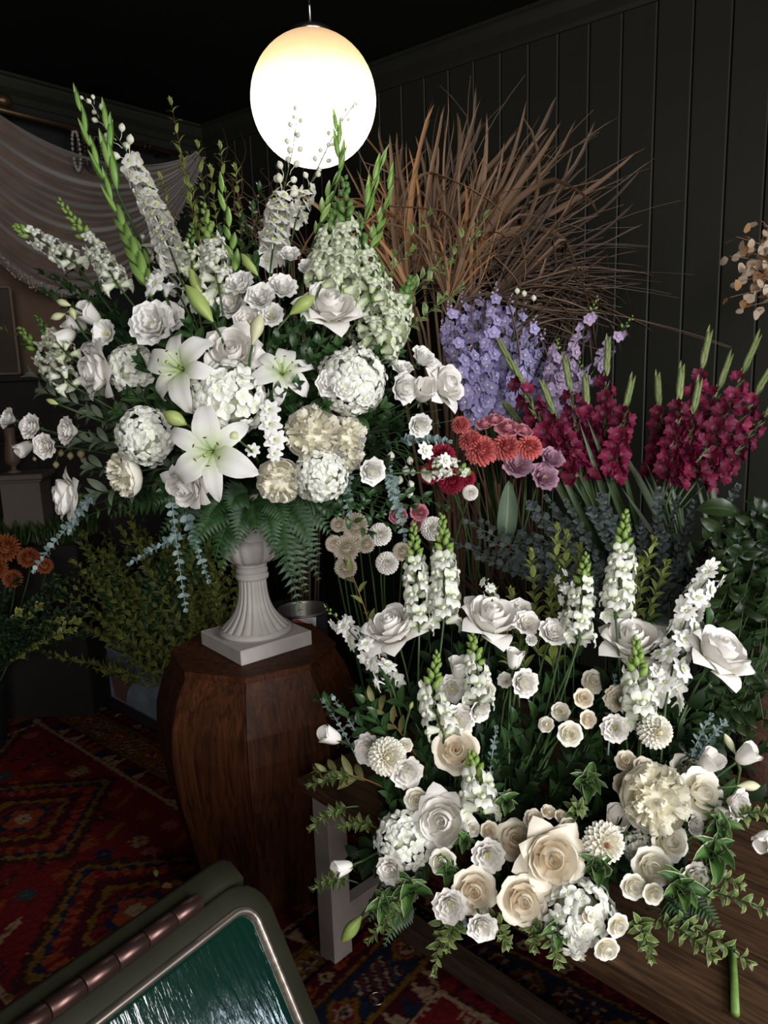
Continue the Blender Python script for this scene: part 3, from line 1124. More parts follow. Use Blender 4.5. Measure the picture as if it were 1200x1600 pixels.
Rw = basis(UR, UZ.cross(UR), UZ, K)         # local x along boarded wall, y away from the room
me = MB().add(*box(5.4, 0.08, CEIL, (2.45, 0.065, CEIL / 2))).mesh('wall_right', M_WALL, False)
wall_right = struct('wall_right', me, Rw)
bm_ = MB().add(*box(0.1335, 0.024, CEIL - 0.06, (0, 0, 0), 0.0045)).mesh('board', M_WALL, False)
s = 0.0075 - 0.06875
while s < 5.0:
    if s > -0.1:
        part('board', bm_, wall_right, TR(s, 0.013, CEIL / 2))
    s += 0.1375
Lw = basis(-NR, UZ.cross(-NR), UZ, K)       # local x runs back into the corner
struct('wall_left', MB().add(*box(4.6, 0.1, CEIL, (-2.25, 0.05, CEIL / 2))).mesh('wall_left', M_WALLL, False), Lw)
struct('ceiling', MB().add(*box(9, 9, 0.08, (0, 0, CEIL + 0.04))).mesh('ceiling', M_CEIL, False), TR(0.4, 1.8, 0))
struct('floor', MB().add(*box(9, 9, 0.08, (0, 0, -0.04))).mesh('floor', M_FLOOR, False), TR(0.4, 1.8, 0) @ RZ(math.atan2(UR.y, UR.x)))


def cornice(name, M, x0, x1, sgn):
    prof = [(0, -0.115), (0.012, -0.115), (0.02, -0.10), (0.02, -0.085), (0.045, -0.06), (0.06, -0.03), (0.062, -0.018), (0.075, -0.012), (0.075, 0), (0, 0)]
    V = [(x, -y, CEIL + z) for x in (x0, x1) for y, z in prof]
    n = len(prof)
    F = [(i, (i + 1) % n, n + (i + 1) % n, n + i) for i in range(n)] + [tuple(range(n))[::-1], tuple(range(n, 2 * n))]
    struct(name, MB().add(V, F).mesh(name, M_WALL, False), M)


cornice('trim_1', Rw, 0.0, 5.0, 1)
cornice('trim_2', Lw, -4.4, 0.0, 1)

# ------------------------------------------------------------------ rugs
PAL = {'red': (.105, .0075, .009), 'maroon': (.040, .004, .008), 'navy': (.008, .013, .026), 'mustard': (.115, .055, .009), 'cream': (.22, .14, .085), 'orange': (.17, .032, .010), 'brown': (.028, .010, .007), 'teal': (.016, .036, .040), 'pink': (.20, .05, .045)}
PK = list(PAL)
PV = np.array([PAL[k] for k in PK]) * 0.72
IX = {k: i for i, k in enumerate(PK)}


def hsh(a, b=0, c=0):
    return np.mod(np.sin(a * 127.1 + b * 311.7 + c * 74.7) * 43758.5453, 1.0)


def rug_index(S, T, L, W, seed, zig):
    q = 0.0075
    S0, T0 = np.floor(S / q) * q, np.floor(T / q) * q
    j = (hsh(S0 * 91, T0 * 57, seed) - 0.5) * 0.008
    S0, T0 = S0 + j, T0 - j
    eS, eT = np.minimum(S0, L - S0), np.minimum(T0, W - T0)
    e = np.minimum(eS, eT)
    a = np.where(eT < eS, S0, T0)
    C = np.full(S.shape, IX['red'])
    def put(mask, key):
        C[mask] = key if np.isscalar(key) else key[mask]
    # field: stepped medallions and scattered stars
    cs = (np.mod(S0 + 0.1, 0.74) - 0.37)
    ct = T0 - W / 2
    d = np.abs(cs) / 0.36 + np.abs(ct) / (W * 0.27)
    d = d + 0.05 * np.abs(np.mod(np.abs(cs) * 22, 1) - 0.5) * 2
    ring = [(0.98, 'brown'), (0.93, 'mustard'), (0.86, 'navy'), (0.80, 'orange'), (0.66, 'brown'), (0.61, 'maroon'), (0.50, 'mustard'), (0.43, 'red'), (0.30, 'navy'), (0.24, 'orange'), (0.12, 'cream'), (0.06, 'brown')]
    inside = d < 1.0
    g = 0.115
    gi, gj = np.floor(S0 / g), np.floor(T0 / g)
    x, y = (S0 / g - gi - 0.5 + (hsh(gi, gj, 1 + seed) - .5) * .4), (T0 / g - gj - 0.5 + (hsh(gi, gj, 2 + seed) - .5) * .4)
    rr, an = np.hypot(x, y), np.arctan2(y, x)
    hc = hsh(gi, gj, 3 + seed)
    shape = np.where(hc < .35, rr < 0.16 + 0.14 * np.abs(np.cos(an * 4)), np.where(hc < .7, (np.abs(x + y * .5) < 0.11) & (np.abs(y) < .38), np.maximum(np.abs(x), np.abs(y)) < 0.25 + .1 * np.sign(np.sin(x * 40))))
    cc = np.array([IX['navy'], IX['cream'], IX['teal'], IX['orange'], IX['brown'], IX['mustard'], IX['maroon'], IX['pink']])[(hsh(gi, gj, 9 + seed) * 8).astype(int) % 8]
    put(shape & ~inside, cc)
    put((rr < 0.08) & ~inside, IX['mustard'])
    last = d * 0
    for th, k in ring:
        put(d < th, IX[k])
    put(inside & (d > .62) & (d < .8) & (np.mod(np.arctan2(ct, cs) * 5, 1) < .45), IX['red'])
    put(inside & (d > .30) & (d < .43) & (np.mod(cs * 26, 1) < .4), IX['brown'])
    put((d > .985) & (d < 1.03), IX['brown'])
    # borders
    w = 0.30
    put(e < w, IX['cream'])
    put(e < w - .012, IX['brown'])
    p = np.floor(a / .055); fx = a / .055 - p
    c = (e - (w - .05)) / .034
    tri = np.abs(fx - .5) * 2 < (c * .5 + .5) * np.where(np.mod(p, 2) > 0, 1, 1)
    gcol = np.array([IX['red'], IX['cream'], IX['navy'], IX['orange'], IX['red']])[(hsh(p, 5, seed) * 5).astype(int) % 5]
    band = (e < w - .018) & (e > w - .085)
    put(band, IX['maroon'])
    put(band & tri, gcol)
    put((e <= w - .085), IX['mustard'])
    put((e <= w - .097), IX['brown'])
    mb_ = (e <= w - .103) & (e > .085)
    put(mb_, IX['mustard'] if zig == 0 else IX['navy'])
    hb = (w - .103 - .085) / 2
    c = (e - (.085 + hb)) / hb
    p = np.floor(a / .13); fx = (a / .13 - p - .5) * 2
    dd = np.abs(fx) + np.abs(c)
    odd = np.mod(p, 2) > 0
    for th, k in ((1.0, 'brown'), (.9, 'orange' if zig == 0 else 'mustard'), (.62, 'red'), (.45, 'cream'), (.28, 'navy'), (.14, 'mustard')):
        put(mb_ & (dd < th) & odd, IX[k])
    st = np.mod(fx * 1.6 + c * .9, .8)
    for lo, hi, k in ((0, .16, 'cream'), (.16, .26, 'brown'), (.4, .55, 'red'), (.55, .62, 'teal')):
        put(mb_ & ~odd & (np.abs(c) < .82) & (st > lo) & (st < hi), IX[k])
    put(e <= .085, IX['brown'])
    put(e <= .078, IX['mustard'])
    put(e <= .068, IX['maroon'])
    p = np.floor(a / .06); fx = (a / .06 - p - .5) * 2; c = (e - .035) / .03
    put((e < .066) & (np.abs(fx) * .8 + np.abs(c) < .75), np.array([IX['red'], IX['navy'], IX['orange'], IX['red'], IX['cream']])[(hsh(p, 8, seed) * 5).astype(int) % 5])
    put((e < .066) & (np.abs(fx) * .8 + np.abs(c) < .3), IX['brown'])
    return C


def make_rug(name, label, origin, ang, L, W, seed, z, zig=0, step=0.006):
    ns, nt_ = int(L / step), int(W / step)
    s = np.linspace(0, L, ns + 1)
    t = np.linspace(0, W, nt_ + 1)
    T, S = np.meshgrid(t, s)
    C = rug_index(S, T, L, W, seed, zig)
    col = PV[C] * (0.8 + 0.35 * rng.random(S.shape))[..., None]
    Z = 0.0035 * rng.random(S.shape) + z
    Z[0, :] = Z[-1, :] = 0.001
    Z[:, 0] = Z[:, -1] = 0.001
    V = np.stack([S, T, Z], -1).reshape(-1, 3)
    me = bpy.data.meshes.new(name)
    w = nt_ + 1
    i = (np.arange(ns)[:, None] * w + np.arange(nt_)[None, :]).ravel()
    F = np.stack([i, i + w, i + w + 1, i + 1], 1)
    me.vertices.add(len(V)); me.vertices.foreach_set('co', V.ravel())
    me.loops.add(len(F) * 4); me.loops.foreach_set('vertex_index', F.ravel())
    me.polygons.add(len(F)); me.polygons.foreach_set('loop_start', np.arange(0, len(F) * 4, 4))
    me.update(calc_edges=True)
    at = me.color_attributes.new('knots', 'FLOAT_COLOR', 'POINT')
    at.data.foreach_set('color', np.concatenate([col.reshape(-1, 3), np.ones((len(V), 1))], 1).astype(np.float32).ravel())
    m, nt, b, out = newmat('wool_pile')
    ca = node(nt, 'ShaderNodeVertexColor', layer_name='knots')
    nt.links.new(ca.outputs[0], b.inputs['Base Color'])
    b.inputs['Roughness'].default_value = 0.95
    b.inputs['Specular IOR Level'].default_value = 0.05
    me.materials.append(m)
    return single(name, me, label, 'rug', Matrix.Translation(origin) @ RZ(ang))


RA = math.atan2(-0.66, 0.75)
E1 = Vector((0.75, -0.66, 0)).normalized()
E2 = Vector((0.66, 0.75, 0)).normalized()
far = on_z(108, 1074, 0)
make_rug('persian_rug', 'red patterned rug with mustard border running under the wooden pedestal', far - E2 * 1.36 + Vector((0, 0, 0.001)), RA, 2.45, 1.36, 3, 0.006)
make_rug('persian_rug', 'red rug with blue and mustard border under the plank table', far - E2 * 1.80 + E1 * 2.40 + Vector((0, 0, 0.002)), RA + 0.05, 2.0, 1.72, 8, 0.014, 1)

# ------------------------------------------------------------------ pendant lamp
lampc = P(490, 157, 2.31)
LR = 0.191
lamp = thing('pendant_lamp', 'glowing round white globe lamp hanging from the dark ceiling', 'lamp', (lampc.x, lampc.y, CEIL))
m, nt, b, out = newmat('lit_opal_glass')
tc = node(nt, 'ShaderNodeTexCoord')
sp = node(nt, 'ShaderNodeSeparateXYZ')
nt.links.new(tc.outputs['Generated'], sp.inputs[0])
nz = node(nt, 'ShaderNodeTexNoise')
nz.inputs['Scale'].default_value = 9
nt.links.new(tc.outputs['Generated'], nz.inputs[0])
ad = node(nt, 'ShaderNodeMath', operation='MULTIPLY_ADD')
nt.links.new(nz.outputs[0], ad.inputs[0])
ad.inputs[1].default_value = 0.05
nt.links.new(sp.outputs[2], ad.inputs[2])
g = ramp(nt, ad.outputs[0], [(0.30, (1.0, 0.90, 0.72, 1)), (0.58, (0.40, 0.35, 0.235, 1)), (0.76, (0.245, 0.19, 0.095, 1)), (0.95, (0.17, 0.105, 0.058, 1))])
em = node(nt, 'ShaderNodeEmission')
nt.links.new(g, em.inputs[0])
em.inputs[1].default_value = 5.0
nt.links.new(em.outputs[0], out.inputs[0])
prof = [(max(0.002, LR * math.sin(PI * i / 28)), -LR * math.cos(PI * i / 28)) for i in range(29)]
part('globe', MB().add(*lathe(prof, 48)).mesh('globe', m), lamp, TR(0, 0, lampc.z - CEIL))
M_CHROME = plain('brushed_steel', W3(0.45, 0.42, 0.40), 0.3, 1.0)
M_BLACK = plain('black_flex', W3(0.02, 0.02, 0.02), 0.5)
lcap = part('cap', MB().add(*lathe([(0.001, 0.022), (0.03, 0.02), (0.06, 0.008), (0.066, -0.008), (0.06, -0.012)], 28)).mesh('cap', M_CHROME), lamp, TR(0, 0, lampc.z + LR - 0.004 - CEIL))
part('rod', MB().add(*tube([(0, 0, 0), (0, 0, 0.055), (0, 0, 0.06)], [0.0045, 0.0045, 0.006], 10)).mesh('rod', M_CHROME), lcap, TR(0, 0, 0.019))
part('cord', MB().add(*tube([(0, 0, lampc.z + LR + 0.07 - CEIL), (0, 0, -0.02)], 0.0025, 8)).mesh('cord', M_BLACK), lamp)
part('ceiling_rose', MB().add(*lathe([(0.001, -0.03), (0.03, -0.03), (0.05, -0.012), (0.055, 0)], 24)).mesh('ceiling_rose', M_CHROME), lamp)

# ------------------------------------------------------------------ wooden pedestal and urn
def wood(name, c1, c2, rough, scale, stretch, coord='Object', bump=0.05):
    m, nt, b, out = newmat(name)
    tc = node(nt, 'ShaderNodeTexCoord')
    mp = node(nt, 'ShaderNodeMapping')
    mp.inputs['Scale'].default_value = stretch
    nt.links.new(tc.outputs[coord], mp.inputs[0])
    oi = node(nt, 'ShaderNodeObjectInfo')
    va = node(nt, 'ShaderNodeVectorMath', operation='MULTIPLY_ADD')
    va.inputs[1].default_value = (1, 1, 1)
    cx = node(nt, 'ShaderNodeCombineXYZ')
    for i in range(3):
        nt.links.new(oi.outputs['Random'], cx.inputs[i])
    vs = node(nt, 'ShaderNodeVectorMath', operation='SCALE')
    vs.inputs['Scale'].default_value = 17.0
    nt.links.new(cx.outputs[0], vs.inputs[0])
    nt.links.new(mp.outputs[0], va.inputs[0])
    nt.links.new(vs.outputs[0], va.inputs[2])
    nz = node(nt, 'ShaderNodeTexNoise')
    nz.inputs['Scale'].default_value = scale
    nz.inputs['Detail'].default_value = 7
    nz.inputs['Distortion'].default_value = 1.2
    nt.links.new(va.outputs[0], nz.inputs[0])
    n2 = node(nt, 'ShaderNodeTexNoise')
    n2.inputs['Scale'].default_value = scale * 0.22
    n2.inputs['Detail'].default_value = 3
    nt.links.new(va.outputs[0], n2.inputs[0])
    c = ramp(nt, nz.outputs[0], [(0.35, c1), (0.68, c2)])
    c = mix(nt, 0.55, c, ramp(nt, n2.outputs[0], [(0.3, (0.35, 0.3, 0.3, 1)), (0.7, (1, 1, 1, 1))]), 'MULTIPLY')
    nt.links.new(c, b.inputs['Base Color'])
    b.inputs['Roughness'].default_value = rough
    b.inputs['Specular IOR Level'].default_value = 0.22
    bp = node(nt, 'ShaderNodeBump')
    bp.inputs['Strength'].default_value = bump
    bp.inputs['Distance'].default_value = 0.004
    nt.links.new(nz.outputs[0], bp.inputs['Height'])
    nt.links.new(bp.outputs[0], b.inputs['Normal'])
    return m


M_PEDW = wood('stained_pedestal_wood', W3(0.024, 0.0062, 0.0020), W3(0.085, 0.025, 0.0055), 0.62, 9, (8, 8, 0.5))
PC = Vector((-0.40, 2.13, 0))
ped = thing('wooden_pedestal', 'dark-stained bulging octagonal wooden pedestal carrying the white urn', 'pedestal', PC)
PPROF = [(0.0, .226), (.10, .247), (.22, .274), (.34, .300), (.44, .316), (.52, .322), (.60, .315), (.68, .288), (.735, .254)]
PH = rad(-86)
mb = MB()
h = PI / 8
V, F = [], []
for lay in (0, 1):
    for z, r in PPROF:
        q = r * 0.94 - lay * 0.018
        for sg in (-1, 1):
            a = sg * (h - 0.0035)
            V.append((q * math.cos(a), q * math.sin(a), z))
n_ = len(PPROF)
for i in range(n_ - 1):
    F.append((2 * i, 2 * i + 1, 2 * i + 3, 2 * i + 2))
    o = 2 * n_
    F.append((o + 2 * i, o + 2 * i + 2, o + 2 * i + 3, o + 2 * i + 1))
    F.append((2 * i, 2 * i + 2, o + 2 * i + 2, o + 2 * i))
    F.append((2 * i + 1, o + 2 * i + 1, o + 2 * i + 3, 2 * i + 3))
F += [(0, 2 * n_, 2 * n_ + 1, 1), (2 * n_ - 2, 2 * n_ - 1, 4 * n_ - 1, 4 * n_ - 2)]
pm_ = MB().add(V, F).mesh('side_panel', M_PEDW, False)
for i in range(8):
    part('side_panel', pm_, ped, RZ(PH + h + i * PI / 4))
mb = MB()
V = [(r * math.cos(PH + i * PI / 4), r * math.sin(PH + i * PI / 4), z) for r, z in ((.235, .732), (.244, .737), (.244, .748), (.240, .752)) for i in range(8)]
F = [(k * 8 + i, k * 8 + (i + 1) % 8, k * 8 + 8 + (i + 1) % 8, k * 8 + 8 + i) for k in range(3) for i in range(8)] + [tuple(range(24, 32)), tuple(range(7, -1, -1))]
part('top_board', MB().add(V, F).mesh('top_board', M_PEDW, False), ped)

M_URN = plain('cast_stone', W3(0.42, 0.385, 0.36), 0.6, noise=0.12, scale=25, bump=0.03)
UC = Vector((-0.392, 2.14, 0.752))
urn = thing('urn', 'white fluted stone urn holding the tall bouquet on the wooden pedestal', 'urn', UC)
ang = math.atan2(1.971 - 2.15, -0.411 + 0.395) + PI / 4
part('plinth', MB().add(*box(0.238, 0.238, 0.044, (0, 0, 0.022), 0.0025)).mesh('plinth', M_URN, False), urn, RZ(ang))
fl = lambda k, amp: (lambda a, i: 1 - amp * abs(math.sin(a * k / 2)) ** 0.8)
prof = [(.100, .044), (.108, .048), (.108, .056), (.098, .062)]
part('base_moulding', MB().add(*lathe(prof, 48)).mesh('base_moulding', M_URN), urn)
ft = []
for i in range(15):
    t = i / 14
    ft.append((0.040 + 0.056 * (1 - t) ** 3.2 + 0.004 * (1 - t), 0.060 + 0.150 * t))
V, F, T = lathe(ft, 160, lambda a, i: 1 - 0.085 * (1 - abs(math.sin(a * 10)) ** 1.0) ** 1.5)
part('fluted_foot', MB().add(V, F, T).mesh('fluted_foot', M_URN), urn)
part('collar', MB().add(*lathe([(.040, .205), (.047, .207), (.049, .214), (.047, .221), (.042, .223), (.045, .226), (.047, .232), (.045, .239), (.041, .241), (.044, .244), (.0455, .249), (.043, .254), (.03, .256)], 40)).mesh('collar', M_URN), urn)
bw = [(.040, .252), (.058, .258), (.074, .272), (.083, .292), (.086, .312), (.080, .326), (.070, .330)]
V, F, T = lathe(bw, 128, lambda a, i: 1 - 0.07 * (1 - abs(math.sin(a * 7))) ** 1.6)
part('gadrooned_bowl', MB().add(V, F, T).mesh('gadrooned_bowl', M_URN), urn)
part('cup', MB().add(*lathe([(.070, .322), (.074, .326), (.070, .334), (.068, .345), (.070, .380), (.078, .425), (.098, .452), (.108, .458), (.110, .466), (.104, .470), (.090, .462), (.066, .43), (.05, .37), (.001, .36)], 48)).mesh('cup', M_URN), urn)
M_FOAM = plain('floral_foam', W3(0.02, 0.05, 0.02), 0.95, noise=0.4, scale=60)
foam = MB().add(*lathe([(.05, .40), (.085, .44), (.10, .475), (.095, .52), (.07, .56), (.03, .58), (.002, .585)], 20, lambda a, i: 1 + 0.05 * math.sin(a * 5 + i))).mesh('floral_foam', M_FOAM)
single('floral_foam', foam, 'dark green foam block wedged in the urn mouth under the flowers', 'foam', Matrix.Translation(UC))

# ------------------------------------------------------------------ low plank table
TD = Vector((0.693, -0.721, 0))             # along its front edge
TN = Vector((0.721, 0.693, 0))              # from the front edge to the back
TC0 = on_z(463, 1216, 0.52)
M_TAB = wood('worn_plank_wood', W3(0.04, 0.021, 0.011), W3(0.105, 0.056, 0.029), 0.55, 10, (0.8, 9, 9))
M_LEG = plain('worn_grey_paint', W3(0.30, 0.25, 0.23), 0.6, noise=0.25, scale=14, bump=0.05)
M_LEGB = wood('bare_rail_wood', W3(0.03, 0.018, 0.012), W3(0.06, 0.038, 0.025), 0.6, 10, (0.8, 9, 9))
tabM = basis(TD, TN, UZ, Vector((TC0.x, TC0.y, 0)))
tab = thing('plank_table', 'low weathered plank table carrying the lower white flower arrangement', 'table', tabM.translation)
tab.rotation_euler = tabM.to_euler()
pw = 0.192
plk = MB().add(*box(2.2, pw - 0.004, 0.034, (1.1, 0, 0.503), 0.003)).mesh('plank', M_TAB, False)
for i in range(4):
    part('plank', plk, tab, TR(0, pw * (i + 0.5), 0))
part('apron', MB().add(*box(2.0, 0.022, 0.09, (1.08, 0.085, 0.441), 0.002)).mesh('apron', M_TAB, False), tab)
part('apron', MB().add(*box(2.0, 0.022, 0.09, (1.08, 0.683, 0.441), 0.002)).mesh('apron', M_TAB, False), tab)
part('apron', MB().add(*box(0.022, 0.62, 0.09, (0.07, 0.384, 0.441), 0.002)).mesh('apron', M_TAB, False), tab)
lf = tabM.inverted() @ on_z(520, 1500, 0)
LX, LY = max(0.05, lf.x), max(0.05, lf.y)
leg = MB().add(*box(0.062, 0.062, 0.486, (0, 0, 0.243), 0.002)).mesh('leg', M_LEG, False)
for x, y in ((LX, LY), (2.1, LY), (LX, 0.768 - LY), (2.1, 0.768 - LY)):
    part('leg', leg, tab, TR(x, y, 0))
part('cross_rail', MB().add(*box(0.04, 0.60, 0.075, (LX, 0.384, 0.115), 0.002)).mesh('cross_rail', M_LEG, False), tab)
part('long_rail', MB().add(*box(2.04, 0.05, 0.05, (1.08, LY + 0.13, 0.10), 0.002)).mesh('long_rail', M_LEGB, False), tab)

# ------------------------------------------------------------------ folding metal board
BO = Vector((-0.202, 0.936, 0.8))
BE = Vector((-0.6, -0.8, 0))
BQ = Vector((0.39, -0.29, -0.873)).normalized()
BN = BE.cross(BQ) * -1
if BN.dot(CAM - BO) < 0:
    BN = -BN
M_RIM = plain('dark_olive_metal', W3(0.014, 0.014, 0.007), 0.6, 0.0, noise=0.3, scale=12, spec=0.15)
M_BEAD = plain('worn_bead_metal', W3(0.30, 0.25, 0.21), 0.32, 0.8, noise=0.5, scale=18, stretch=(1, 8, 8))
M_HINGE = plain('copper_brown_hinge', W3(0.11, 0.06, 0.052), 0.34, 0.85, noise=0.3, scale=20)
m, nt, b, out = newmat('green_enamel')
b.inputs['Base Color'].default_value = W3(0.002, 0.016, 0.010)
b.inputs['Roughness'].default_value = 0.12
b.inputs['Specular IOR Level'].default_value = 0.6
b.inputs['Coat Weight'].default_value = 0.6
b.inputs['Coat Roughness'].default_value = 0.06
tc = node(nt, 'ShaderNodeTexCoord')
mp = node(nt, 'ShaderNodeMapping')
mp.inputs['Scale'].default_value = (60, 9, 9)
mp.inputs['Rotation'].default_value = (0, 0, 0.25)
nt.links.new(tc.outputs['Object'], mp.inputs[0])
nz = node(nt, 'ShaderNodeTexNoise')
nz.inputs['Scale'].default_value = 2.2
nz.inputs['Detail'].default_value = 4
nt.links.new(mp.outputs[0], nz.inputs[0])
bp = node(nt, 'ShaderNodeBump')
bp.inputs['Strength'].default_value = 0.22
bp.inputs['Distance'].default_value = 0.004
nt.links.new(nz.outputs[0], bp.inputs['Height'])
nt.links.new(bp.outputs[0], b.inputs['Normal'])
nt.links.new(bp.outputs[0], b.inputs['Coat Normal'])
M_ENAM = m


def rrect(x0, y0, x1, y1, r, n=7):
    pts = []
    for cx, cy, a0 in ((x1 - r, y0 + r, -PI / 2), (x1 - r, y1 - r, 0), (x0 + r, y1 - r, PI / 2), (x0 + r, y0 + r, PI)):
        for i in range(n + 1):
            a = a0 + i / n * PI / 2
            pts.append((cx + r * math.cos(a), cy + r * math.sin(a)))
    return pts


def loops(rings):
    """surface through closed rings of equal length, both ends filled"""
    n = len(rings[0])
    V = [p for r in rings for p in r]
    F = [(k * n + i, k * n + (i + 1) % n, (k + 1) * n + (i + 1) % n, (k + 1) * n + i) for k in range(len(rings) - 1) for i in range(n)]
    F += [tuple(range(n - 1, -1, -1)), tuple((len(rings) - 1) * n + i for i in range(n))]
    return V, F


def at_z(pts, z):
    return [(x, y, z) for x, y in pts]


BW, BH = 0.62, 0.90
brd = thing('folding_board', 'hinged metal board with glossy green enamel face and rounded rim', 'folding board', (BO.x - 0.2, BO.y - 0.15, 0))
Mb = basis(BE, BQ, BN, BO - BQ * 0.052 - BE * 0.036)
if Mb.to_3x3().determinant() < 0:
    Mb = basis(BE, BQ, -BN, BO - BQ * 0.052 - BE * 0.036)
    SG = -1
else:
    SG = 1
o_ = lambda q, z: at_z(rrect(q, q, BW - q, BH - q, max(0.012, 0.062 - q)), z * SG)
pfr = wpart('panel_frame', MB().add(*loops([o_(.004, -.022), o_(0, -.018), o_(0, -.004), o_(.004, .0), o_(.030, .0)])).mesh('panel_frame', M_RIM), brd, Mb)
ring = [o_(.027, .0005), o_(.029, .006), o_(.033, .008), o_(.037, .006), o_(.039, .0005)]
n = len(ring[0])
V = [p for r in ring for p in r]
F = [(k * n + i, k * n + (i + 1) % n, (k + 1) * n + (i + 1) % n, (k + 1) * n + i) for k in range(4) for i in range(n)]
part('rim_bead', MB().add(V, F).mesh('rim_bead', M_BEAD), pfr)
part('enamel_face', MB().add(*loops([o_(.038, .0005), o_(.040, .002), o_(.043, .0026)])).mesh('enamel_face', M_ENAM), pfr)
BQ2 = Vector((-BQ.x, -BQ.y, BQ.z))
BN2 = BE.cross(BQ2)
if BN2.z < 0:
    BN2 = -BN2
hp = BO - BQ * 0.060 - BE * 0.036
Mb2 = basis(BE, BQ2, BE.cross(BQ2), hp + BQ2 * 0.006)
z2 = lambda q, z: at_z(rrect(q, q, BW - q, BH - q, max(0.012, 0.062 - q)), z)
Mb2 = basis(BE, BQ2, BN2, hp + BQ2 * 0.0 - BE * 0.0) if BE.cross(BQ2).dot(BN2) > 0 else basis(-BE, BQ2, BN2, hp + BE * BW)
wpart('back_panel', MB().add(*loops([z2(.006, -.004), z2(0, .002), z2(0, .030), z2(.004, .036), z2(.012, .038)])).mesh('back_panel', M_RIM), brd, Mb2)
kn = MB().add(*lathe([(.001, 0), (.0105, 0), (.0115, .001), (.0115, .0408), (.0105, .0418), (.001, .0418)], 14)).mesh('hinge_knuckle', M_HINGE)
for i in range(6):
    p = hp + BE * (0.105 + 0.043 * i) + UZ * 0.004 + BN * 0.004
    wpart('hinge_knuckle', kn, brd, look(BE, p))
wpart('hinge_pin', MB().add(*tube([(0, 0, -0.002), (0, 0, 0.40)], 0.006, 8)).mesh('hinge_pin', M_RIM), brd, look(BE, hp + BE * 0.105 + UZ * 0.004 + BN * 0.004))

# ------------------------------------------------------------------ zinc trough
M_ZINC = plain('dull_zinc', W3(0.34, 0.40, 0.48), 0.5, 0.3, noise=0.4, scale=7, col2=W3(0.18, 0.22, 0.27))
M_RUSTP = plain('rust_patch', W3(0.16, 0.075, 0.06), 0.8, noise=0.4, scale=14)
ta, tb = on_z(150, 1075, 0), on_z(252, 1131, 0)
tdir = (tb - ta).normalized()
tback = Vector((-tdir.y, tdir.x, 0))
if tback.y < 0:
    tback = -tback
th_ = (on_plane(142, 1000, ta, Vector((0, 1, 0)))).z
tro = thing('zinc_trough', 'dull blue-grey zinc trough full of shrub cuttings behind the pedestal', 'trough', ta)
TM = basis(tdir, tback, UZ, Vector((0, 0, 0)))
TL, TWd = 1.15, 0.36
for nm, bx in (('front_wall', box(TL, .006, th_, (TL / 2, .003, th_ / 2))), ('back_wall', box(TL, .006, th_, (TL / 2, TWd, th_ / 2))), ('end_wall', box(.006, TWd, th_, (.003, TWd / 2, th_ / 2))), ('end_wall', box(.006, TWd, th_, (TL, TWd / 2, th_ / 2))), ('bottom', box(TL, TWd, .006, (TL / 2, TWd / 2, .004))),
               ('rolled_rim', box(TL + .012, .014, .012, (TL / 2, -.001, th_), .004)), ('rolled_rim', box(.014, TWd, .012, (0, TWd / 2, th_), .004))):
    part(nm, MB().add(*bx).mesh(nm, M_ZINC, False), tro, TM)
rp = [(.17, .17), (.24, .20), (.36, .19), (.38, .13), (.33, .07), (.31, .012), (.20, .012), (.19, .08)]
V = [(x, y, -z) for z in (0, .0012) for x, y in rp]
part('rust_patch', MB().add([(x, -.0005 - z2, y) for z2 in (0, .001) for x, y in rp], [tuple(range(8)), tuple(range(15, 7, -1))]).mesh('rust_patch', M_RUSTP, False), tro, TM)

# ------------------------------------------------------------------ left wall: rail, swag, picture, cupboard
WL0 = K + UR * 0.14                      # plane 14 cm in front of the wall
onL = lambda px, py, off=0.14: on_plane(px, py, K + UR * off, UR)
M_ROD = plain('old_brass_rod', W3(0.10, 0.062, 0.035), 0.4, 0.7, noise=0.3, scale=20)
r0, r1 = onL(0, 171), onL(277, 241)
rd = (r1 - r0).normalized()
rod = thing('curtain_rod', 'old brass curtain rod with a ball end above the velvet swag', 'curtain rod', r1)
wpart('pole', MB().add(*tube([r0 - rd * 0.5, r1], 0.015, 12)).mesh('pole', M_ROD), rod, Matrix())
wpart('finial', MB().add(*lathe([(.004, 0), (.018, .004), (.02, .012), (.014, .018), (.032, .04), (.036, .06), (.03, .085), (.01, .10), (.001, .102)], 18)).mesh('finial', M_ROD), rod, look(rd, onL(-14, 163, 0.11) + UZ * 0.03))
for q in (0.05, 0.9):
    pp = r1 - rd * q
    wpart('bracket', MB().add(*tube([pp, pp - UR * 0.13], 0.009, 8)).mesh('bracket', M_ROD), rod, Matrix())
for px in (222, 230):
    pp = onL(px, 228)
    wpart('ring', MB().add(*tube([pp + (rd * 0 + UZ * math.cos(a) * .026 + UR * math.sin(a) * .026) for a in [i * PI / 8 for i in range(17)]], .0028, 6)).mesh('ring', M_ROD), rod, Matrix())
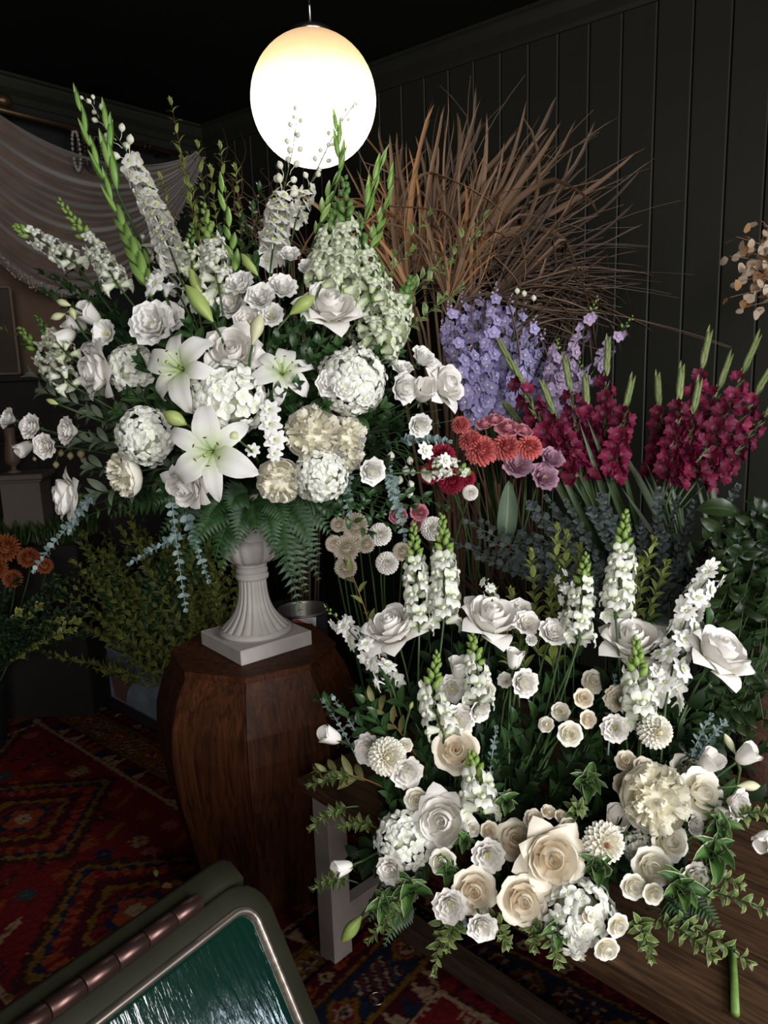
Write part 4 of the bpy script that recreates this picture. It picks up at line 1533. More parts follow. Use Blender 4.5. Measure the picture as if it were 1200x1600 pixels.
# velvet swag: folds run from a gathered corner out along sagging lines
M_VELV = plain('taupe_velvet', W3(0.17, 0.115, 0.09), 0.85, noise=0.25, scale=9, spec=0.1)
M_VELV.node_tree.nodes['Principled BSDF'].inputs['Sheen Weight'].default_value = 0.5
NU_, NV_ = 60, 90
V, T = [], []
for j in range(NV_ + 1):
    v = j / NV_
    for i in range(NU_ + 1):
        u = i / NU_
        gx, gy = 306 + 12 * v, 236 + 14 * v
        lx, ly = -60, 128 + 200 * v
        sag = (62 + 112 * v) * (4 * u * (1 - u)) ** 0.85
        px = gx + (lx - gx) * u + 10 * math.sin(u * 3)
        py = gy + (ly - gy) * u + sag
        am = 0.075 * (0.35 + 0.65 * math.sin(PI * min(1, u * 1.15)))
        f = math.sin(v * 26 + 2.2 * math.sin(u * 2.4 + v * 5)) * 0.7 + 0.5 * math.sin(v * 57 + u * 3)
        off = 0.10 + am * f + 0.05 * (v - 0.5) + 0.03
        V.append(tuple(onL(px, py, off) - K))
        T.append((u, v))
swag = thing('velvet_swag', 'taupe velvet swag with beaded hem draped from the brass rod', 'drape', K + UR * 0.1)
for_root = Matrix.Translation(K)
wpart('cloth', MB().add(V, grid_faces(NU_, NV_), T).mesh('cloth', M_VELV), swag, for_root)
M_SEQ = plain('pale_sequins', W3(0.42, 0.33, 0.28), 0.35, 0.2)
mb = MB()
bead = lathe([(.001, -.006), (.006, 0), (.001, .006)], 5)
for i in range(420):
    q = random.random() * NU_
    i0 = min(NU_ - 1, int(q))
    w0 = NV_ * (NU_ + 1)
    a = Vector(V[w0 + i0]).lerp(Vector(V[w0 + i0 + 1]), q - i0)
    mb.add(*bead, M=Matrix.Translation(a + UZ * random.uniform(-0.012, 0.045) + UR * 0.012) @ SC(random.uniform(0.5, 1.1)))
wpart('beaded_hem', mb.mesh('beaded_hem', M_SEQ), swag, for_root, kind='stuff')
# strings of beads hanging from the rod
for q, (px, ln, m_) in enumerate(((116, 62, 1), (124, 50, 0), (131, 56, 0), (140, 60, 0), (150, 48, 0), (160, 66, 0))):
    pp = onL(px, 203 + (px - 116) * 0.25)
    mb = MB()
    pe = onL(px, 203 + ln + 0.25 * (px - 116))
    hl = pp.z - pe.z
    for k in range(26):
        a = k / 25 * 2 * PI
        mb.add(*lathe([(.001, -.009), (.007, -.004), (.007, .004), (.001, .009)], 6), M=TR(0.016 * math.sin(a), 0.016 * math.sin(a) * .4, -hl * (0.5 - 0.5 * math.cos(a))) @ SC(1.15 if m_ else 0.9))
    nm = ['pale stone', 'dark wooden', 'black glass', 'brown seed', 'dull metal', 'dark amber'][q]
    m2 = plain(nm.replace(' ', '_') + '_beads', [W3(.30, .28, .26), W3(.05, .03, .02), W3(.015, .015, .015), W3(.06, .035, .02), W3(.10, .10, .10), W3(.05, .03, .015)][q], 0.35)
    single('bead_necklace', mb.mesh('bead_necklace', m2), nm + ' bead necklace hanging from the brass rod', 'necklace', Matrix.Translation(pp), 'necklaces on the brass rod')

# tan board behind the swag, a canvas leaning on it, the cupboard they stand on
M_TAN = plain('tan_plaster', W3(0.17, 0.105, 0.072), 0.8, noise=0.15, scale=4)
a, b_ = onL(-70, 330, 0.03), onL(90, 330, 0.03)
zt, zb = 2.45, onL(40, 586, 0.03).z
xa, xb = (a - K).dot(NR), (b_ - K).dot(NR)
LM = basis(NR, UR * 1.0, UZ, K)
if LM.to_3x3().determinant() < 0:
    LM = basis(NR, UR, UZ, K)


def lbox(x0, x1, y0, y1, z0, z1, bev=0.003):
    """box in the left wall's frame: x away from the corner, y into the room"""
    V, F, T = box(abs(x1 - x0), abs(y1 - y0), z1 - z0, ((x0 + x1) / 2, (y0 + y1) / 2, (z0 + z1) / 2), bev)
    return V, [f[::-1] for f in F], T


single('tan_panel', MB().add(*lbox(xb, xa, 0.004, 0.03, zb, zt)).mesh('tan_panel', M_TAN, False), 'tan plaster panel on the wall below the velvet swag', 'panel', LM)
M_CAB = plain('black_brown_wood', W3(0.018, 0.013, 0.010), 0.45, noise=0.4, scale=8)
cabx0, cabx1 = xb - 0.25, xa + 0.2
cabt = thing('dark_cupboard', 'black-brown wooden cupboard standing under the tan panel', 'cupboard', K + NR * 1.2)
cz = zb
cw = lambda nm, bx: wpart(nm, MB().add(*bx).mesh(nm, M_CAB, False), cabt, LM)
cw('body', lbox(cabx0, cabx1, 0.02, 0.34, 0.06, cz - 0.03))
cw('top_board', lbox(cabx0 - .02, cabx1 + .02, 0.01, 0.36, cz - 0.03, cz))
cw('mid_rail', lbox(cabx0 - .01, cabx1 + .01, 0.33, 0.355, cz - 0.30, cz - 0.27))
for i in range(3):
    xx = cabx0 + (cabx1 - cabx0) * (i + 0.06) / 3
    d_ = cw('door', lbox(xx, xx + (cabx1 - cabx0) / 3 * 0.88, 0.335, 0.352, 0.12, cz - 0.32))
    part('door_knob', MB().add(*lathe([(.001, .02), (.012, .016), (.012, .008), (.006, 0)], 10)).mesh('door_knob', M_ROD), d_, TR(xx + 0.04, 0.352, (cz - 0.2) / 2) @ RX(-PI / 2))
M_FRAME = plain('pale_wood_frame', W3(0.20, 0.15, 0.11), 0.6, noise=0.2, scale=14)
M_CANV = plain('sepia_canvas', W3(0.08, 0.06, 0.047), 0.8, noise=0.35, scale=5)
M_CANVB = plain('black_canvas_edge', W3(0.006, 0.006, 0.006), 0.8)
q0, q1 = onL(-40, 450, 0.16), onL(17, 450, 0.16)
fx0, fx1 = (q1 - K).dot(NR), (q0 - K).dot(NR)
ft_ = onL(17, 447, 0.16).z
frm = thing('framed_canvas', 'deep black-edged sepia picture leaning on the tan panel', 'picture', K + NR * fx0 + UR * 0.1 + UZ * zb)
wpart('box_edge', MB().add(*lbox(fx0, fx1, 0.04, 0.15, zb + .002, ft_)).mesh('box_edge', M_CANVB, False), frm, LM)
wpart('canvas', MB().add(*lbox(fx0 + .012, fx1 - .012, 0.15, 0.156, zb + .014, ft_ - .012)).mesh('canvas', M_CANV, False), frm, LM)
for bx in (lbox(fx0, fx0 + .012, .15, .166, zb + .002, ft_), lbox(fx1 - .012, fx1, .15, .166, zb + .002, ft_), lbox(fx0, fx1, .15, .166, ft_ - .012, ft_), lbox(fx0, fx1, .15, .166, zb + .002, zb + .014)):
    wpart('frame_bar', MB().add(*bx).mesh('frame_bar', M_FRAME, False), frm, LM)
# plinth with a turned vase in front of the cupboard
M_PLI = plain('grey_white_plinth', W3(0.13, 0.105, 0.09), 0.65, noise=0.15, scale=9)
pc = P(38, 738, 3.45)
pli = thing('plinth', 'grey-white square display plinth standing by the cupboard', 'plinth', (pc.x, pc.y, 0))
pa = RZ(rad(8))
pt = pc.z
for nm, bx in (('shaft', box(.17, .17, pt - .03, (0, 0, (pt - .03) / 2), .003)), ('cap', box(.21, .21, .025, (0, 0, pt - .011), .004)), ('cap_moulding', box(.19, .19, .012, (0, 0, pt - .03), .003)), ('foot', box(.19, .19, .05, (0, 0, .025), .004))):
    part(nm, MB().add(*bx).mesh(nm, M_PLI, False), pli, pa)
M_VASE = plain('brown_ceramic', W3(0.16, 0.10, 0.07), 0.5, noise=0.3, scale=10)
single('turned_vase', MB().add(*lathe([(.03, 0), (.032, .006), (.012, .014), (.010, .03), (.03, .045), (.034, .06), (.03, .10), (.022, .16), (.025, .2), (.028, .205), (.02, .203), (.015, .1)], 24)).mesh('turned_vase', M_VASE), 'brown turned vase standing on the grey-white plinth', 'vase', Matrix.Translation((pc.x - 0.045, pc.y, pc.z)))

# ------------------------------------------------------------------ buckets and bench behind the table
M_BENCH = plain('black_bench', W3(0.012, 0.011, 0.010), 0.7)
Bb = basis(TD, TN, UZ, Vector((TC0.x, TC0.y, 0)))
bench = thing('flower_bench', 'black wooden bench behind the plank table carrying flower buckets', 'bench', Bb.translation + TN * 1.3)
wpart('seat_board', MB().add(*box(1.8, .50, .03, (.45, 1.14, .385), .003)).mesh('seat_board', M_BENCH, False), bench, Bb)
for x in (-.38, .45, 1.28):
    wpart('leg', MB().add(*box(.05, .42, .37, (x, 1.14, .185), .003)).mesh('leg', M_BENCH, False), bench, Bb)
M_BUCK = plain('black_bucket', W3(0.005, 0.005, 0.005), 0.7)
M_GALV = plain('galvanised_steel', W3(0.30, 0.30, 0.31), 0.38, 0.9, noise=0.25, scale=16)


def bucket(x, y, z, label, R=.11, H=.26, mat=M_BUCK, world=None, group=None):
    p = Bb @ Vector((x, y, z)) if world is None else Vector(world)
    t = thing('flower_bucket', label, 'bucket', p, group)
    part('body', MB().add(*lathe([(.001, .002), (R * .8, .002), (R, H), (R * 1.04, H + .004), (R * 1.04, H - .008), (R * .97, H - .004), (R * .76, .012), (.001, .012)], 28)).mesh('body', mat), t)
    part('hoop', MB().add(*lathe([(R * .93, H * .62), (R * .955, H * .64), (R * .96, H * .68), (R * .945, H * .70)], 28)).mesh('hoop', mat), t)
    return t, p
_, BK_DEL = bucket(-.20, 1.24, .40, 'black bucket holding the lilac delphiniums')
_, BK_GLA = bucket(.34, 1.24, .40, 'black bucket holding the left fan of burgundy gladioli')
_, BK_GLB = bucket(.62, 1.22, .40, 'black bucket holding the widest fan of burgundy gladioli')
_, BK_DAH = bucket(.06, 1.04, .40, 'black bucket holding coral and pink dahlias', .10, .26)
_, BK_EUC = bucket(.47, 1.00, .40, 'black bucket holding grey eucalyptus behind the table', .10, .24)
_, BK_MUM = bucket(-.20, .52, .0, 'black bucket holding cream pompon chrysanthemums', .11, .50)
pb = P(715, 700, 2.82)
_, BK_PAL = bucket(0, 0, 0, 'tall black bucket holding the dried palm leaves', .13, .62, M_BUCK, (pb.x, pb.y, 0))
wb = P(450, 700, 2.98)
_, BK_WIL = bucket(0, 0, 0, 'tall black bucket holding the curly willow twigs', .11, .60, M_BUCK, (wb.x, wb.y, 0))
gp = P(474, 960, 2.62)
gt, BK_GAL = bucket(0, 0, 0, 'galvanised steel bucket with red-striped price tag behind the urn', .085, .42, M_GALV, (gp.x, gp.y, gp.z - .40))
gs = thing('bucket_stand', 'black wooden stand under the galvanised bucket', 'stand', (gp.x, gp.y, 0))
part('top', MB().add(*box(.24, .24, .02, (0, 0, gp.z - .41), .003)).mesh('top', M_BENCH, False), gs)
for sx in (-.1, .1):
    for sy in (-.1, .1):
        part('leg', MB().add(*box(.025, .025, gp.z - .42, (sx, sy, (gp.z - .42) / 2), .002)).mesh('leg', M_BENCH, False), gs)
# price tag, propped against the bucket
tg = [P(x, y, 2.50) for x, y in ((457, 968), (494, 964), (494, 987), (486, 988), (457, 977))]
tagt = thing('price_tag', 'small white card tag with a red stripe behind the urn plinth', 'tag', tg[4])
M_CARD = plain('white_card', W3(0.42, 0.40, 0.42), 0.6)
M_REDP = plain('red_print', W3(0.25, 0.02, 0.015), 0.6)
M_INK = plain('grey_print', W3(0.08, 0.08, 0.10), 0.6)


def slab(pts, th, mat, root, nm):
    nrm = (pts[1] - pts[0]).cross(pts[2] - pts[0]).normalized()
    if nrm.dot(CAM - pts[0]) < 0:
        nrm = -nrm
    n = len(pts)
    V = [tuple(p - Vector(root.location)) for p in pts] + [tuple(p + nrm * th - Vector(root.location)) for p in pts]
    F = [tuple(range(n)), tuple(range(2 * n - 1, n - 1, -1))] + [(i, (i + 1) % n, n + (i + 1) % n, n + i) for i in range(n)]
    return part(nm, MB().add(V, F).mesh(nm, mat, False), root)


slab(tg, .001, M_CARD, tagt, 'card')
slab([P(x, y, 2.496) for x, y in ((456, 969), (465, 968), (494, 979), (494, 986), (488, 987), (457, 973))], .0008, M_REDP, tagt, 'red_stripe')
for (x0, x1, y) in ((476, 489, 968.5), (480, 490, 971.5), (482, 490, 974.5)):
    slab([P(x0, y, 2.496), P(x1, y - .8, 2.496), P(x1, y, 2.496), P(x0, y + .8, 2.496)], .0006, M_INK, tagt, 'print_line')
# small ring lying on the rug
rp_ = on_z(589, 1561, 0.020)
single('wire_ring', MB().add(*tube([(.019 * math.cos(a), .019 * math.sin(a), 0) for a in [i * PI / 16 for i in range(33)]], .0016, 6)).mesh('wire_ring', plain('pale_gold', W3(.55, .40, .25), .3, 1.0)), 'thin gold-coloured ring lying on the red rug near the table leg', 'ring', Matrix.Translation(rp_ + UZ * 0.0015))

# ------------------------------------------------------------------ tall bouquet in the urn
URN_MOUTH = UC + Vector((0, 0, 0.50))


def du(px, py, off=0.0):
    q = 1 - ((px - 395) / 410) ** 2 - ((py - 640) / 320) ** 2
    return 2.15 - 0.36 * math.sqrt(max(0.0, q)) + off


def uroot():
    return URN_MOUTH + Vector((random.uniform(-.05, .05), random.uniform(-.05, .05), random.uniform(-.05, .04)))


def uface(px, py, c=0.75):
    return facing((px - 400) / 330, (650 - py) / 330, c)


def urn_flower(kind, px, py, rpx, label, face=None, off=0.0, group=None, spin=None):
    d = du(px, py, off)
    return bloom(kind, P(px, py, d), rpx * 1.13 * d / FPX, facing(*face) if face else uface(px, py), uroot(), label, group, spin=spin)


for a in [
    ('rose_w', 150, 582, 43, 'white rose with swept-back petals facing the wall cupboard, beside white snapdragon', (-.75, -.15, .6)),
    ('rose_w', 363, 550, 46, 'white reflexed rose with tight spiral heart above the big round hydrangea', (.1, .25, 1)),
    ('rose_w', 516, 478, 46, 'white reflexed rose high in urn bouquet, right below the tall snapdragons', (.25, .55, .75)),
    ('rose_w', 103, 776, 38, 'white reflexed rose drooping alone at lower outer edge of urn bouquet', (-.8, -.1, .5)),
    ('peony_y', 196, 742, 32, 'cream peony half turned away under the shaded hydrangea of urn bouquet', (-.6, -.25, .6)),
    ('rose_w', 290, 760, 38, 'white rose nodding just below the lowest open lily', (-.35, -.5, .7)),
    ('rose_w', 697, 601, 36, 'white open rose at the outermost tip of urn bouquet beside lilac delphiniums', (.75, .2, .6)),
    ('cup', 662, 612, 24, 'plump white closed rosebud-like bloom between two outer white blooms', (.2, .35, .8)),
    ('lis', 660, 560, 20, 'round white lisianthus highest of the outer cluster beside lilac delphiniums', (.5, .5, .7)),
    ('lis', 628, 606, 24, 'white lisianthus turned sideways at right flank of urn bouquet', (.6, -.1, .6)),
    ('lis', 629, 577, 16, 'small white lisianthus tucked behind its sideways neighbour on right flank', (.1, .6, .6)),
    ('hyd', 356, 622, 57, 'largest round white hydrangea at the centre of urn bouquet', (-.1, 0, 1)),
    ('hyd', 228, 682, 43, 'greyish white hydrangea in shade behind the lowest lily', (-.4, -.1, .9)),
    ('hyd', 550, 596, 50, 'white hydrangea fronted by small lisianthus on right of urn bouquet', (.4, .1, .9)),
    ('hyd', 500, 742, 40, 'bright white hydrangea directly under the large cream peony', (.2, -.35, .9)),
    ('hyd', 207, 577, 36, 'dim cream hydrangea deep behind the white rose near left lily', (-.5, .2, .8), .06),
    ('peony', 489, 678, 40, 'large cream peony, fullest bloom of urn bouquet', (.25, .1, 1)),
    ('peony_y', 437, 750, 33, 'cream-yellow peony lowest at centre, beside the hydrangea over the urn', (-.05, -.3, 1)),
    ('carn', 541, 682, 30, 'frilly pale yellow carnation beside the largest cream peony', (.5, .05, .8), .03),
    ('carn', 545, 715, 22, 'frilly white carnation hanging below the pale yellow one', (.55, -.4, .7), .05),
    ('lily', 286, 578, 66, 'open white lily with recurved petals beside the spiral-hearted rose', (-.35, .1, 1), -.05),
    ('lily', 332, 705, 72, 'lowest and largest open white lily facing forward over the urn', (.0, -.1, 1), -.07),
    ('lily', 441, 585, 52, 'white lily with petals curled upward, behind dark round leaves', (.15, .3, .9), .0),
    ('lis', 375, 446, 23, 'white lisianthus in the upper centre trio, nearest the green lily bud', (-.2, .45, .8), -.02),
    ('lis', 407, 466, 22, 'white lisianthus lowest of the upper centre trio', (.0, .3, .9), -.03),
    ('lis', 441, 450, 22, 'white lisianthus of the upper centre trio nearest the reflexed rose', (.25, .4, .8), -.02),
    ('lis', 481, 421, 15, 'small round white lisianthus below the white delphinium near reflexed rose', (.3, .4, .8)),
    ('lis', 453, 399, 15, 'small round white lisianthus highest below the central delphinium', (.1, .5, .8)),
    ('lis', 424, 492, 18, 'white lisianthus hanging over the pale yellow lily bud', (.1, 0, .9)),
    ('lis_b', 362, 478, 24, 'shaded white lisianthus right above the spiral-hearted rose', (-.2, .3, .9), .03),
    ('lis_b', 388, 503, 22, 'creased white bloom between pale yellow lily bud and rose', (.0, .1, .9), .02),
    ('lis_eye', 165, 521, 20, 'white lisianthus with wide open yellow-green eye', (-.3, .05, 1), -.03),
    ('cup', 101, 527, 20, 'white bell-shaped lisianthus pointing away from the lily buds', (-.55, -.5, .35)),
    ('cup', 140, 492, 22, 'white bell lisianthus under thin cream buds at upper flank', (-.3, .3, .5)),
    ('cup', 118, 505, 19, 'pinkish white bell lisianthus between two other bells', (-.5, .2, .4), .03),
    ('cup', 148, 543, 19, 'shaded white bell lisianthus directly under the open-eyed bloom', (-.2, -.5, .6), .04),
    ('lis_c', 80, 527, 15, 'small peach-tinted round bloom beside the outer snapdragon', (-.4, .3, .7), .05),
    ('lis_b', 14, 654, 16, 'ruffled white lisianthus farthest out on the horizontal stems', (-.5, .2, .7)),
    ('lis_b', 50, 667, 19, 'ruffled white lisianthus at middle of the far outlying cluster', (-.4, .1, .9), -.03),
    ('lis_b', 72, 697, 19, 'ruffled white lisianthus lowest of the far outlying cluster', (-.2, -.1, .9), -.02),
    ('cup', 38, 700, 16, 'half-closed white lisianthus low in the far outlying cluster', (-.5, -.5, .5)),
    ('lis_b', 108, 673, 21, 'ruffled white lisianthus nearest the bouquet on the horizontal stems', (-.6, .0, .7)),
    ('lis', 541, 607, 18, 'small white lisianthus in the middle in front of the hydrangea', (.1, 0, 1), -.06),
    ('lis', 517, 600, 21, 'white lisianthus lying against the hydrangea beside curled lily', (-.2, .0, 1), -.04),
    ('lis', 570, 618, 15, 'small white lisianthus lowest in front of right hydrangea', (.2, -.2, 1), -.05),
    ('lis', 577, 590, 14, 'small white lisianthus highest in front of right hydrangea', (.3, .1, 1), -.05),
    ('lis', 580, 736, 21, 'white ruffled lisianthus beside the lowest hydrangea above cream chrysanthemums', (.4, -.2, .8)),
    ('lis', 655, 664, 18, 'white pointed bloom in dark fern below the outer rosebud', (.3, -.3, .8)),
    ('lis', 240, 508, 34, 'large wavy white gladiolus bloom beneath the tall green spike', (-.1, .15, 1), -.05),
    ('lis', 263, 497, 24, 'wavy white bloom behind the large gladiolus bloom', (.3, .2, .8), .0),
]:
    urn_flower(*a)

# spikes of the urn bouquet: (foot ... tip) as pixels with depth offsets
def upts(l, off=0.0, tipoff=None):
    n = len(l)
    out = []
    for i, (x, y) in enumerate(l):
        out.append(P(x, y, du(x, y) * (1 - i / (n - 1)) + (2.12 + (tipoff or 0)) * i / (n - 1) + off))
    return out


for l, R, n, hi, label, fl in [
    ([(118, 412), (70, 380), (24, 354)], 21, 12, .80, 'short white snapdragon pointing out over the velvet hem', FL_SNAP),
    ([(186, 448), (145, 385), (93, 314)], 22, 20, .74, 'white snapdragon crossing the velvet swag, next to tall green gladiolus', FL_SNAP),
    ([(343, 455), (330, 380), (318, 318)], 26, 18, .58, 'white snapdragon with green tip standing amid variegated sprigs', FL_SNAP),
    ([(300, 420), (298, 380), (300, 348)], 17, 8, .5, 'small green-budded snapdragon beside the variegated sprigs', FL_SNAPG),
    ([(532, 455), (540, 370), (538, 280)], 30, 26, .66, 'tallest green-tipped snapdragon below the globe lamp', FL_SNAPG),
    ([(500, 450), (515, 380), (526, 314)], 28, 20, .66, 'pale snapdragon leaning on the tallest one below the lamp', FL_SNAPG),
    ([(580, 470), (568, 400), (561, 335)], 26, 18, .55, 'snapdragon with long green tip on the dried-palm side', FL_SNAPG),
    ([(606, 520), (594, 455), (584, 392)], 27, 18, .6, 'snapdragon behind the high reflexed rose on the palm side', FL_SNAPG),
    ([(590, 552), (620, 495), (645, 432)], 30, 22, .62, 'outermost green-tipped snapdragon touching the lilac delphiniums', FL_SNAPG),
    ([(585, 530), (572, 480), (566, 430)], 24, 14, .55, 'short green-budded snapdragon right of the high reflexed rose', FL_SNAPG),
    ([(112, 602), (70, 560), (30, 512)], 22, 15, .66, 'white snapdragon with green tip pointing at the dark cupboard', FL_SNAP),
    ([(108, 556), (78, 525), (56, 493)], 18, 10, .55, 'shaded olive-tipped snapdragon just above the outward white one', FL_SNAPG),
    ([(600, 560), (565, 545), (535, 520)], 22, 9, .9, 'white snapdragon lying under the high reflexed rose', FL_SNAP),
    ([(670, 738), (700, 728), (732, 738)], 19, 9, .82, 'small white snapdragon stretched horizontally over coral dahlias', FL_SNAP),
]:
    d = 2.1
    spike('snapdragon', upts(l, -.03), uroot(), label, fl, R * 1.25 * d / FPX, int(n * 1.1), hi=hi, nbud=20, budR=R * .85 * d / FPX, bud=BUD_G if fl is FL_SNAP else BUD_D, taper=.7)

for l, R, n, hi, nb, label in [
    ([(275, 415), (250, 350), (222, 290), (195, 232), (160, 185), (133, 148)], 30, 40, .70, 14, 'tall white delphinium whose buds arch across the dark wall'),
    ([(425, 400), (434, 340), (446, 285), (458, 230), (465, 172)], 30, 34, .52, 18, 'white delphinium with budded tip silhouetted on the globe lamp'),
    ([(462, 345), (480, 300), (500, 255), (525, 205), (556, 158)], 21, 14, .40, 17, 'slender white delphinium with bud tip crossing the lamp diagonally'),
    ([(290, 480), (268, 440), (240, 405), (212, 372)], 24, 16, .85, 4, 'shaded cream delphinium deep behind the tall green gladiolus'),
]:
    d = 2.16
    spike('delphinium', upts(l, .03), uroot(), label, FL_DELW, R * d / FPX, n, hi=hi, nbud=nb, bud=BUD_W, budR=R * .85 * d / FPX, taper=.7, gap=3)

for l, n, R, label, nf in [
    ([(236, 465), (213, 405), (188, 345), (160, 277), (136, 212), (123, 152)], 16, .043, 'tallest gladiolus, green pointed sheaths, against the dark upper wall', 0),
    ([(185, 305), (174, 262), (167, 183)], 4, .046, 'short green gladiolus tip close beside the tallest spike', 0),
    ([(367, 428), (358, 360), (343, 283)], 7, .038, 'green gladiolus spike amid the variegated sprigs', 0),
    ([(500, 350), (515, 300), (539, 245)], 6, .034, 'green gladiolus spike just below the globe lamp', 0),
    ([(531, 275), (530, 245), (526, 190)], 4, .032, 'thin green gladiolus tip overlapping the globe lamp', 0),
    ([(568, 350), (580, 300), (597, 247)], 5, .036, 'green gladiolus spike by the dried palm, nearer the lamp', 0),
    ([(578, 390), (596, 340), (614, 273)], 6, .038, 'outermost green gladiolus spike by the dried palm', 0),
]:
    sheath_spike(upts(l, .0), uroot(), label, n, R, SHEATH_G, 'white gladioli in the urn')
# half-open white gladiolus florets as their own small spikes
for l, nf, label in [
    ([(262, 470), (236, 425), (214, 372)], 4, 'gladiolus opening white florets beside the tallest green spike'),
    ([(490, 440), (495, 400), (497, 350)], 3, 'gladiolus with half-open white florets under the globe lamp'),
]:
    sheath_spike(upts(l, -.03), uroot(), label, 2, .035, SHEATH_G, None, FL_GLADW, nf, .045)

# lily buds: long ridged pods on stalks
POD_G = MB().add(*pod(1, .17, .55, 12, 9, .06)).mesh('lily_pod', leaf_mat('lily_bud_green', W3(.32, .45, .10), W3(.50, .58, .20), rough=.4))
POD_W = MB().add(*pod(1, .19, .6, 12, 9, .06)).mesh('lily_pod', leaf_mat('lily_bud_cream', W3(.62, .66, .34), W3(.78, .76, .52), rough=.45))


def lily_bud(a, b, label, me=POD_G, fat=1.0, off=-.05, root=None, d=None):
    """pod from foot pixel a to tip pixel b"""
    da = (d or du(*a, off))
    A, B = P(*a, da), P(*b, da)
    r = root or uroot()
    t = thing('lily_bud', label, 'flower bud', r)
    L = (B - A).length
    M = look((B - A), A, L, random.random() * 6)
    wpart('pod', me, t, M @ Matrix.Diagonal((fat, fat, 1, 1)))
    stem_part(t, bezpts(r, A - (B - A).normalized() * .1, A + (B - A) * .03, 6), .0032, .003)


for a in [((334, 505), (290, 445), 'long green lily bud standing over the reflexed rose'), ((318, 470), (296, 418), 'green lily bud half hidden behind the longest one', POD_G, .9, .02), ((404, 432), (377, 396), 'green lily bud above the upper centre lisianthus trio', POD_G, 1, .0),
          ((452, 492), (492, 462), 'fat yellow-green lily bud pointing at the high reflexed rose', POD_G, 1.3), ((293, 664), (255, 644), 'bright green lily bud between the two open lilies', POD_G, 1.6, -.08), ((394, 540), (408, 490), 'pale yellow lily bud upright beside the spiral-hearted rose', POD_W, 1.1, -.06),
          ((376, 690), (358, 676), 'small plump cream lily bud between lowest lily and hydrangea', POD_W, 2.2, -.08), ((104, 490), (79, 498), 'thin cream bud arching over the bell lisianthus', POD_W, 1.2), ((112, 478), (88, 470), 'thin cream bud highest above the bell lisianthus', POD_W, 1.2), ((118, 500), (110, 480), 'short yellowish bud between the thin cream buds', POD_W, 1.4),
          ((92, 632), (72, 624), 'pale green bud on a stalk over the outlying lisianthus stems', POD_G, 1.2)]:
    lily_bud(*a)

# small round buds dangling at the flanks
BUDC = bud_mesh(M_BUDW, 1, .42, 'round_bud')
M_BUDO = plain('olive_bud', W3(.34, .30, .14), .55, noise=.3, scale=40)
BUDO = bud_mesh(M_BUDO, 1, .42, 'round_bud')


def small_buds(lst, me, name, label, root, d, grp):
    for (x, y, r) in lst:
        pos = P(x, y, d + random.uniform(-.03, .03))
        t = thing(name, label, 'flower bud', root, grp)
        s = r * 2 * d / FPX
        wpart('bud', me, t, look(Vector((random.uniform(-.4, .4), -.2, -1)), pos + UZ * s * .5, s))
        stem_part(t, bezpts(root, pos + UZ * .06, pos + UZ * s * .5, 6), .0014, .0012)


small_buds([(97, 708, 6), (111, 712, 6.5), (128, 709, 7.5), (110, 698, 5.5), (131, 718, 6), (88, 726, 6), (66, 709, 4), (53, 717, 4)], BUDO, 'flower_bud', 'small olive-cream bud dangling under the outlying white lisianthus', P(240, 690, 2.1), 2.05, 'olive buds under the outlying lisianthus')
small_buds([(612, 713, 8), (640, 720, 7), (626, 750, 7.5), (612, 760, 7), (640, 757, 7), (641, 771, 7.5), (664, 737, 6), (672, 747, 6), (646, 738, 6), (635, 735, 8)], BUDC, 'flower_bud', 'small round white bud on thin stalk above cream chrysanthemums', P(560, 690, 2.1), 2.02, 'white buds on the lower flank of the urn bouquet')
# little loose florets
for x, y, r, label in [(423, 645, 17, 'small white stock floret, topmost of three under the curled lily'), (424, 668, 19, 'small white stock floret, middle of three under the curled lily'), (431, 692, 19, 'small white stock floret, lowest of three above the yellow peony'), (397, 706, 12, 'tiny white floret between lowest lily and cream peony'), (430, 712, 13, 'tiny white floret just above the cream-yellow peony'), (658, 707, 15, 'white larkspur floret in front of crimson dahlias'), (690, 722, 13, 'white larkspur floret nearest the coral dahlias'), (250, 450, 18, 'creamy half-open floret beneath the white gladiolus')]:
    d = du(x, y, -.04)
    r_ = uroot()
    t = thing('larkspur', label, 'flower', r_)
    pos = P(x, y, d)
    wpart('floret', random.choice(FL_LARK), t, look(facing((x - 400) / 400, .2, 1), pos, r * 1.7 * d / FPX, random.random() * 6))
    stem_part(t, bezpts(r_, pos + FWD * .1, pos, 6), .0018, .0014)

# foliage of the urn bouquet
def uspr(kind, px, py, n, leaf, label, group=None, off=0.0, **k):
    tip = P(px, py, du(px, py) + off)
    return sprig(kind, uroot(), tip, n, leaf, label, group=group, **k)


SPR = [(268, 165), (310, 232), (345, 234), (368, 268), (252, 282), (286, 255), (330, 270), (238, 300), (300, 300)]
SO = ordinals([q[0] for q in SPR])
for i, (x, y) in enumerate(SPR):
    uspr('pittoy', x, y, 20, .050, SO[i] + ' yellow-green variegated sprig, counted from the tall delphinium toward the lamp' if i else 'tallest yellow-green variegated sprig, tip against the dark ceiling corner', None if i == 0 else 'variegated sprigs at the top of the urn bouquet', .02, lo=.42, stem=.0022, mat=M_STEMB, spread=1.5, bend=Vector((0, 0, .03)))
SPR = [(668, 338), (755, 340), (742, 372), (640, 395), (700, 415), (690, 470), (715, 455)]
SO = ordinals([q[0] for q in SPR])
for i, (x, y) in enumerate(SPR):
    uspr('pitto', x, y, 18, .058, SO[i] + ' white-edged sprig before the dried palm, counted outward from the snapdragons', 'white-edged sprigs on the palm side of the urn bouquet', .02, lo=.4, mode='alt', bend=Vector((0, 0, .06)))
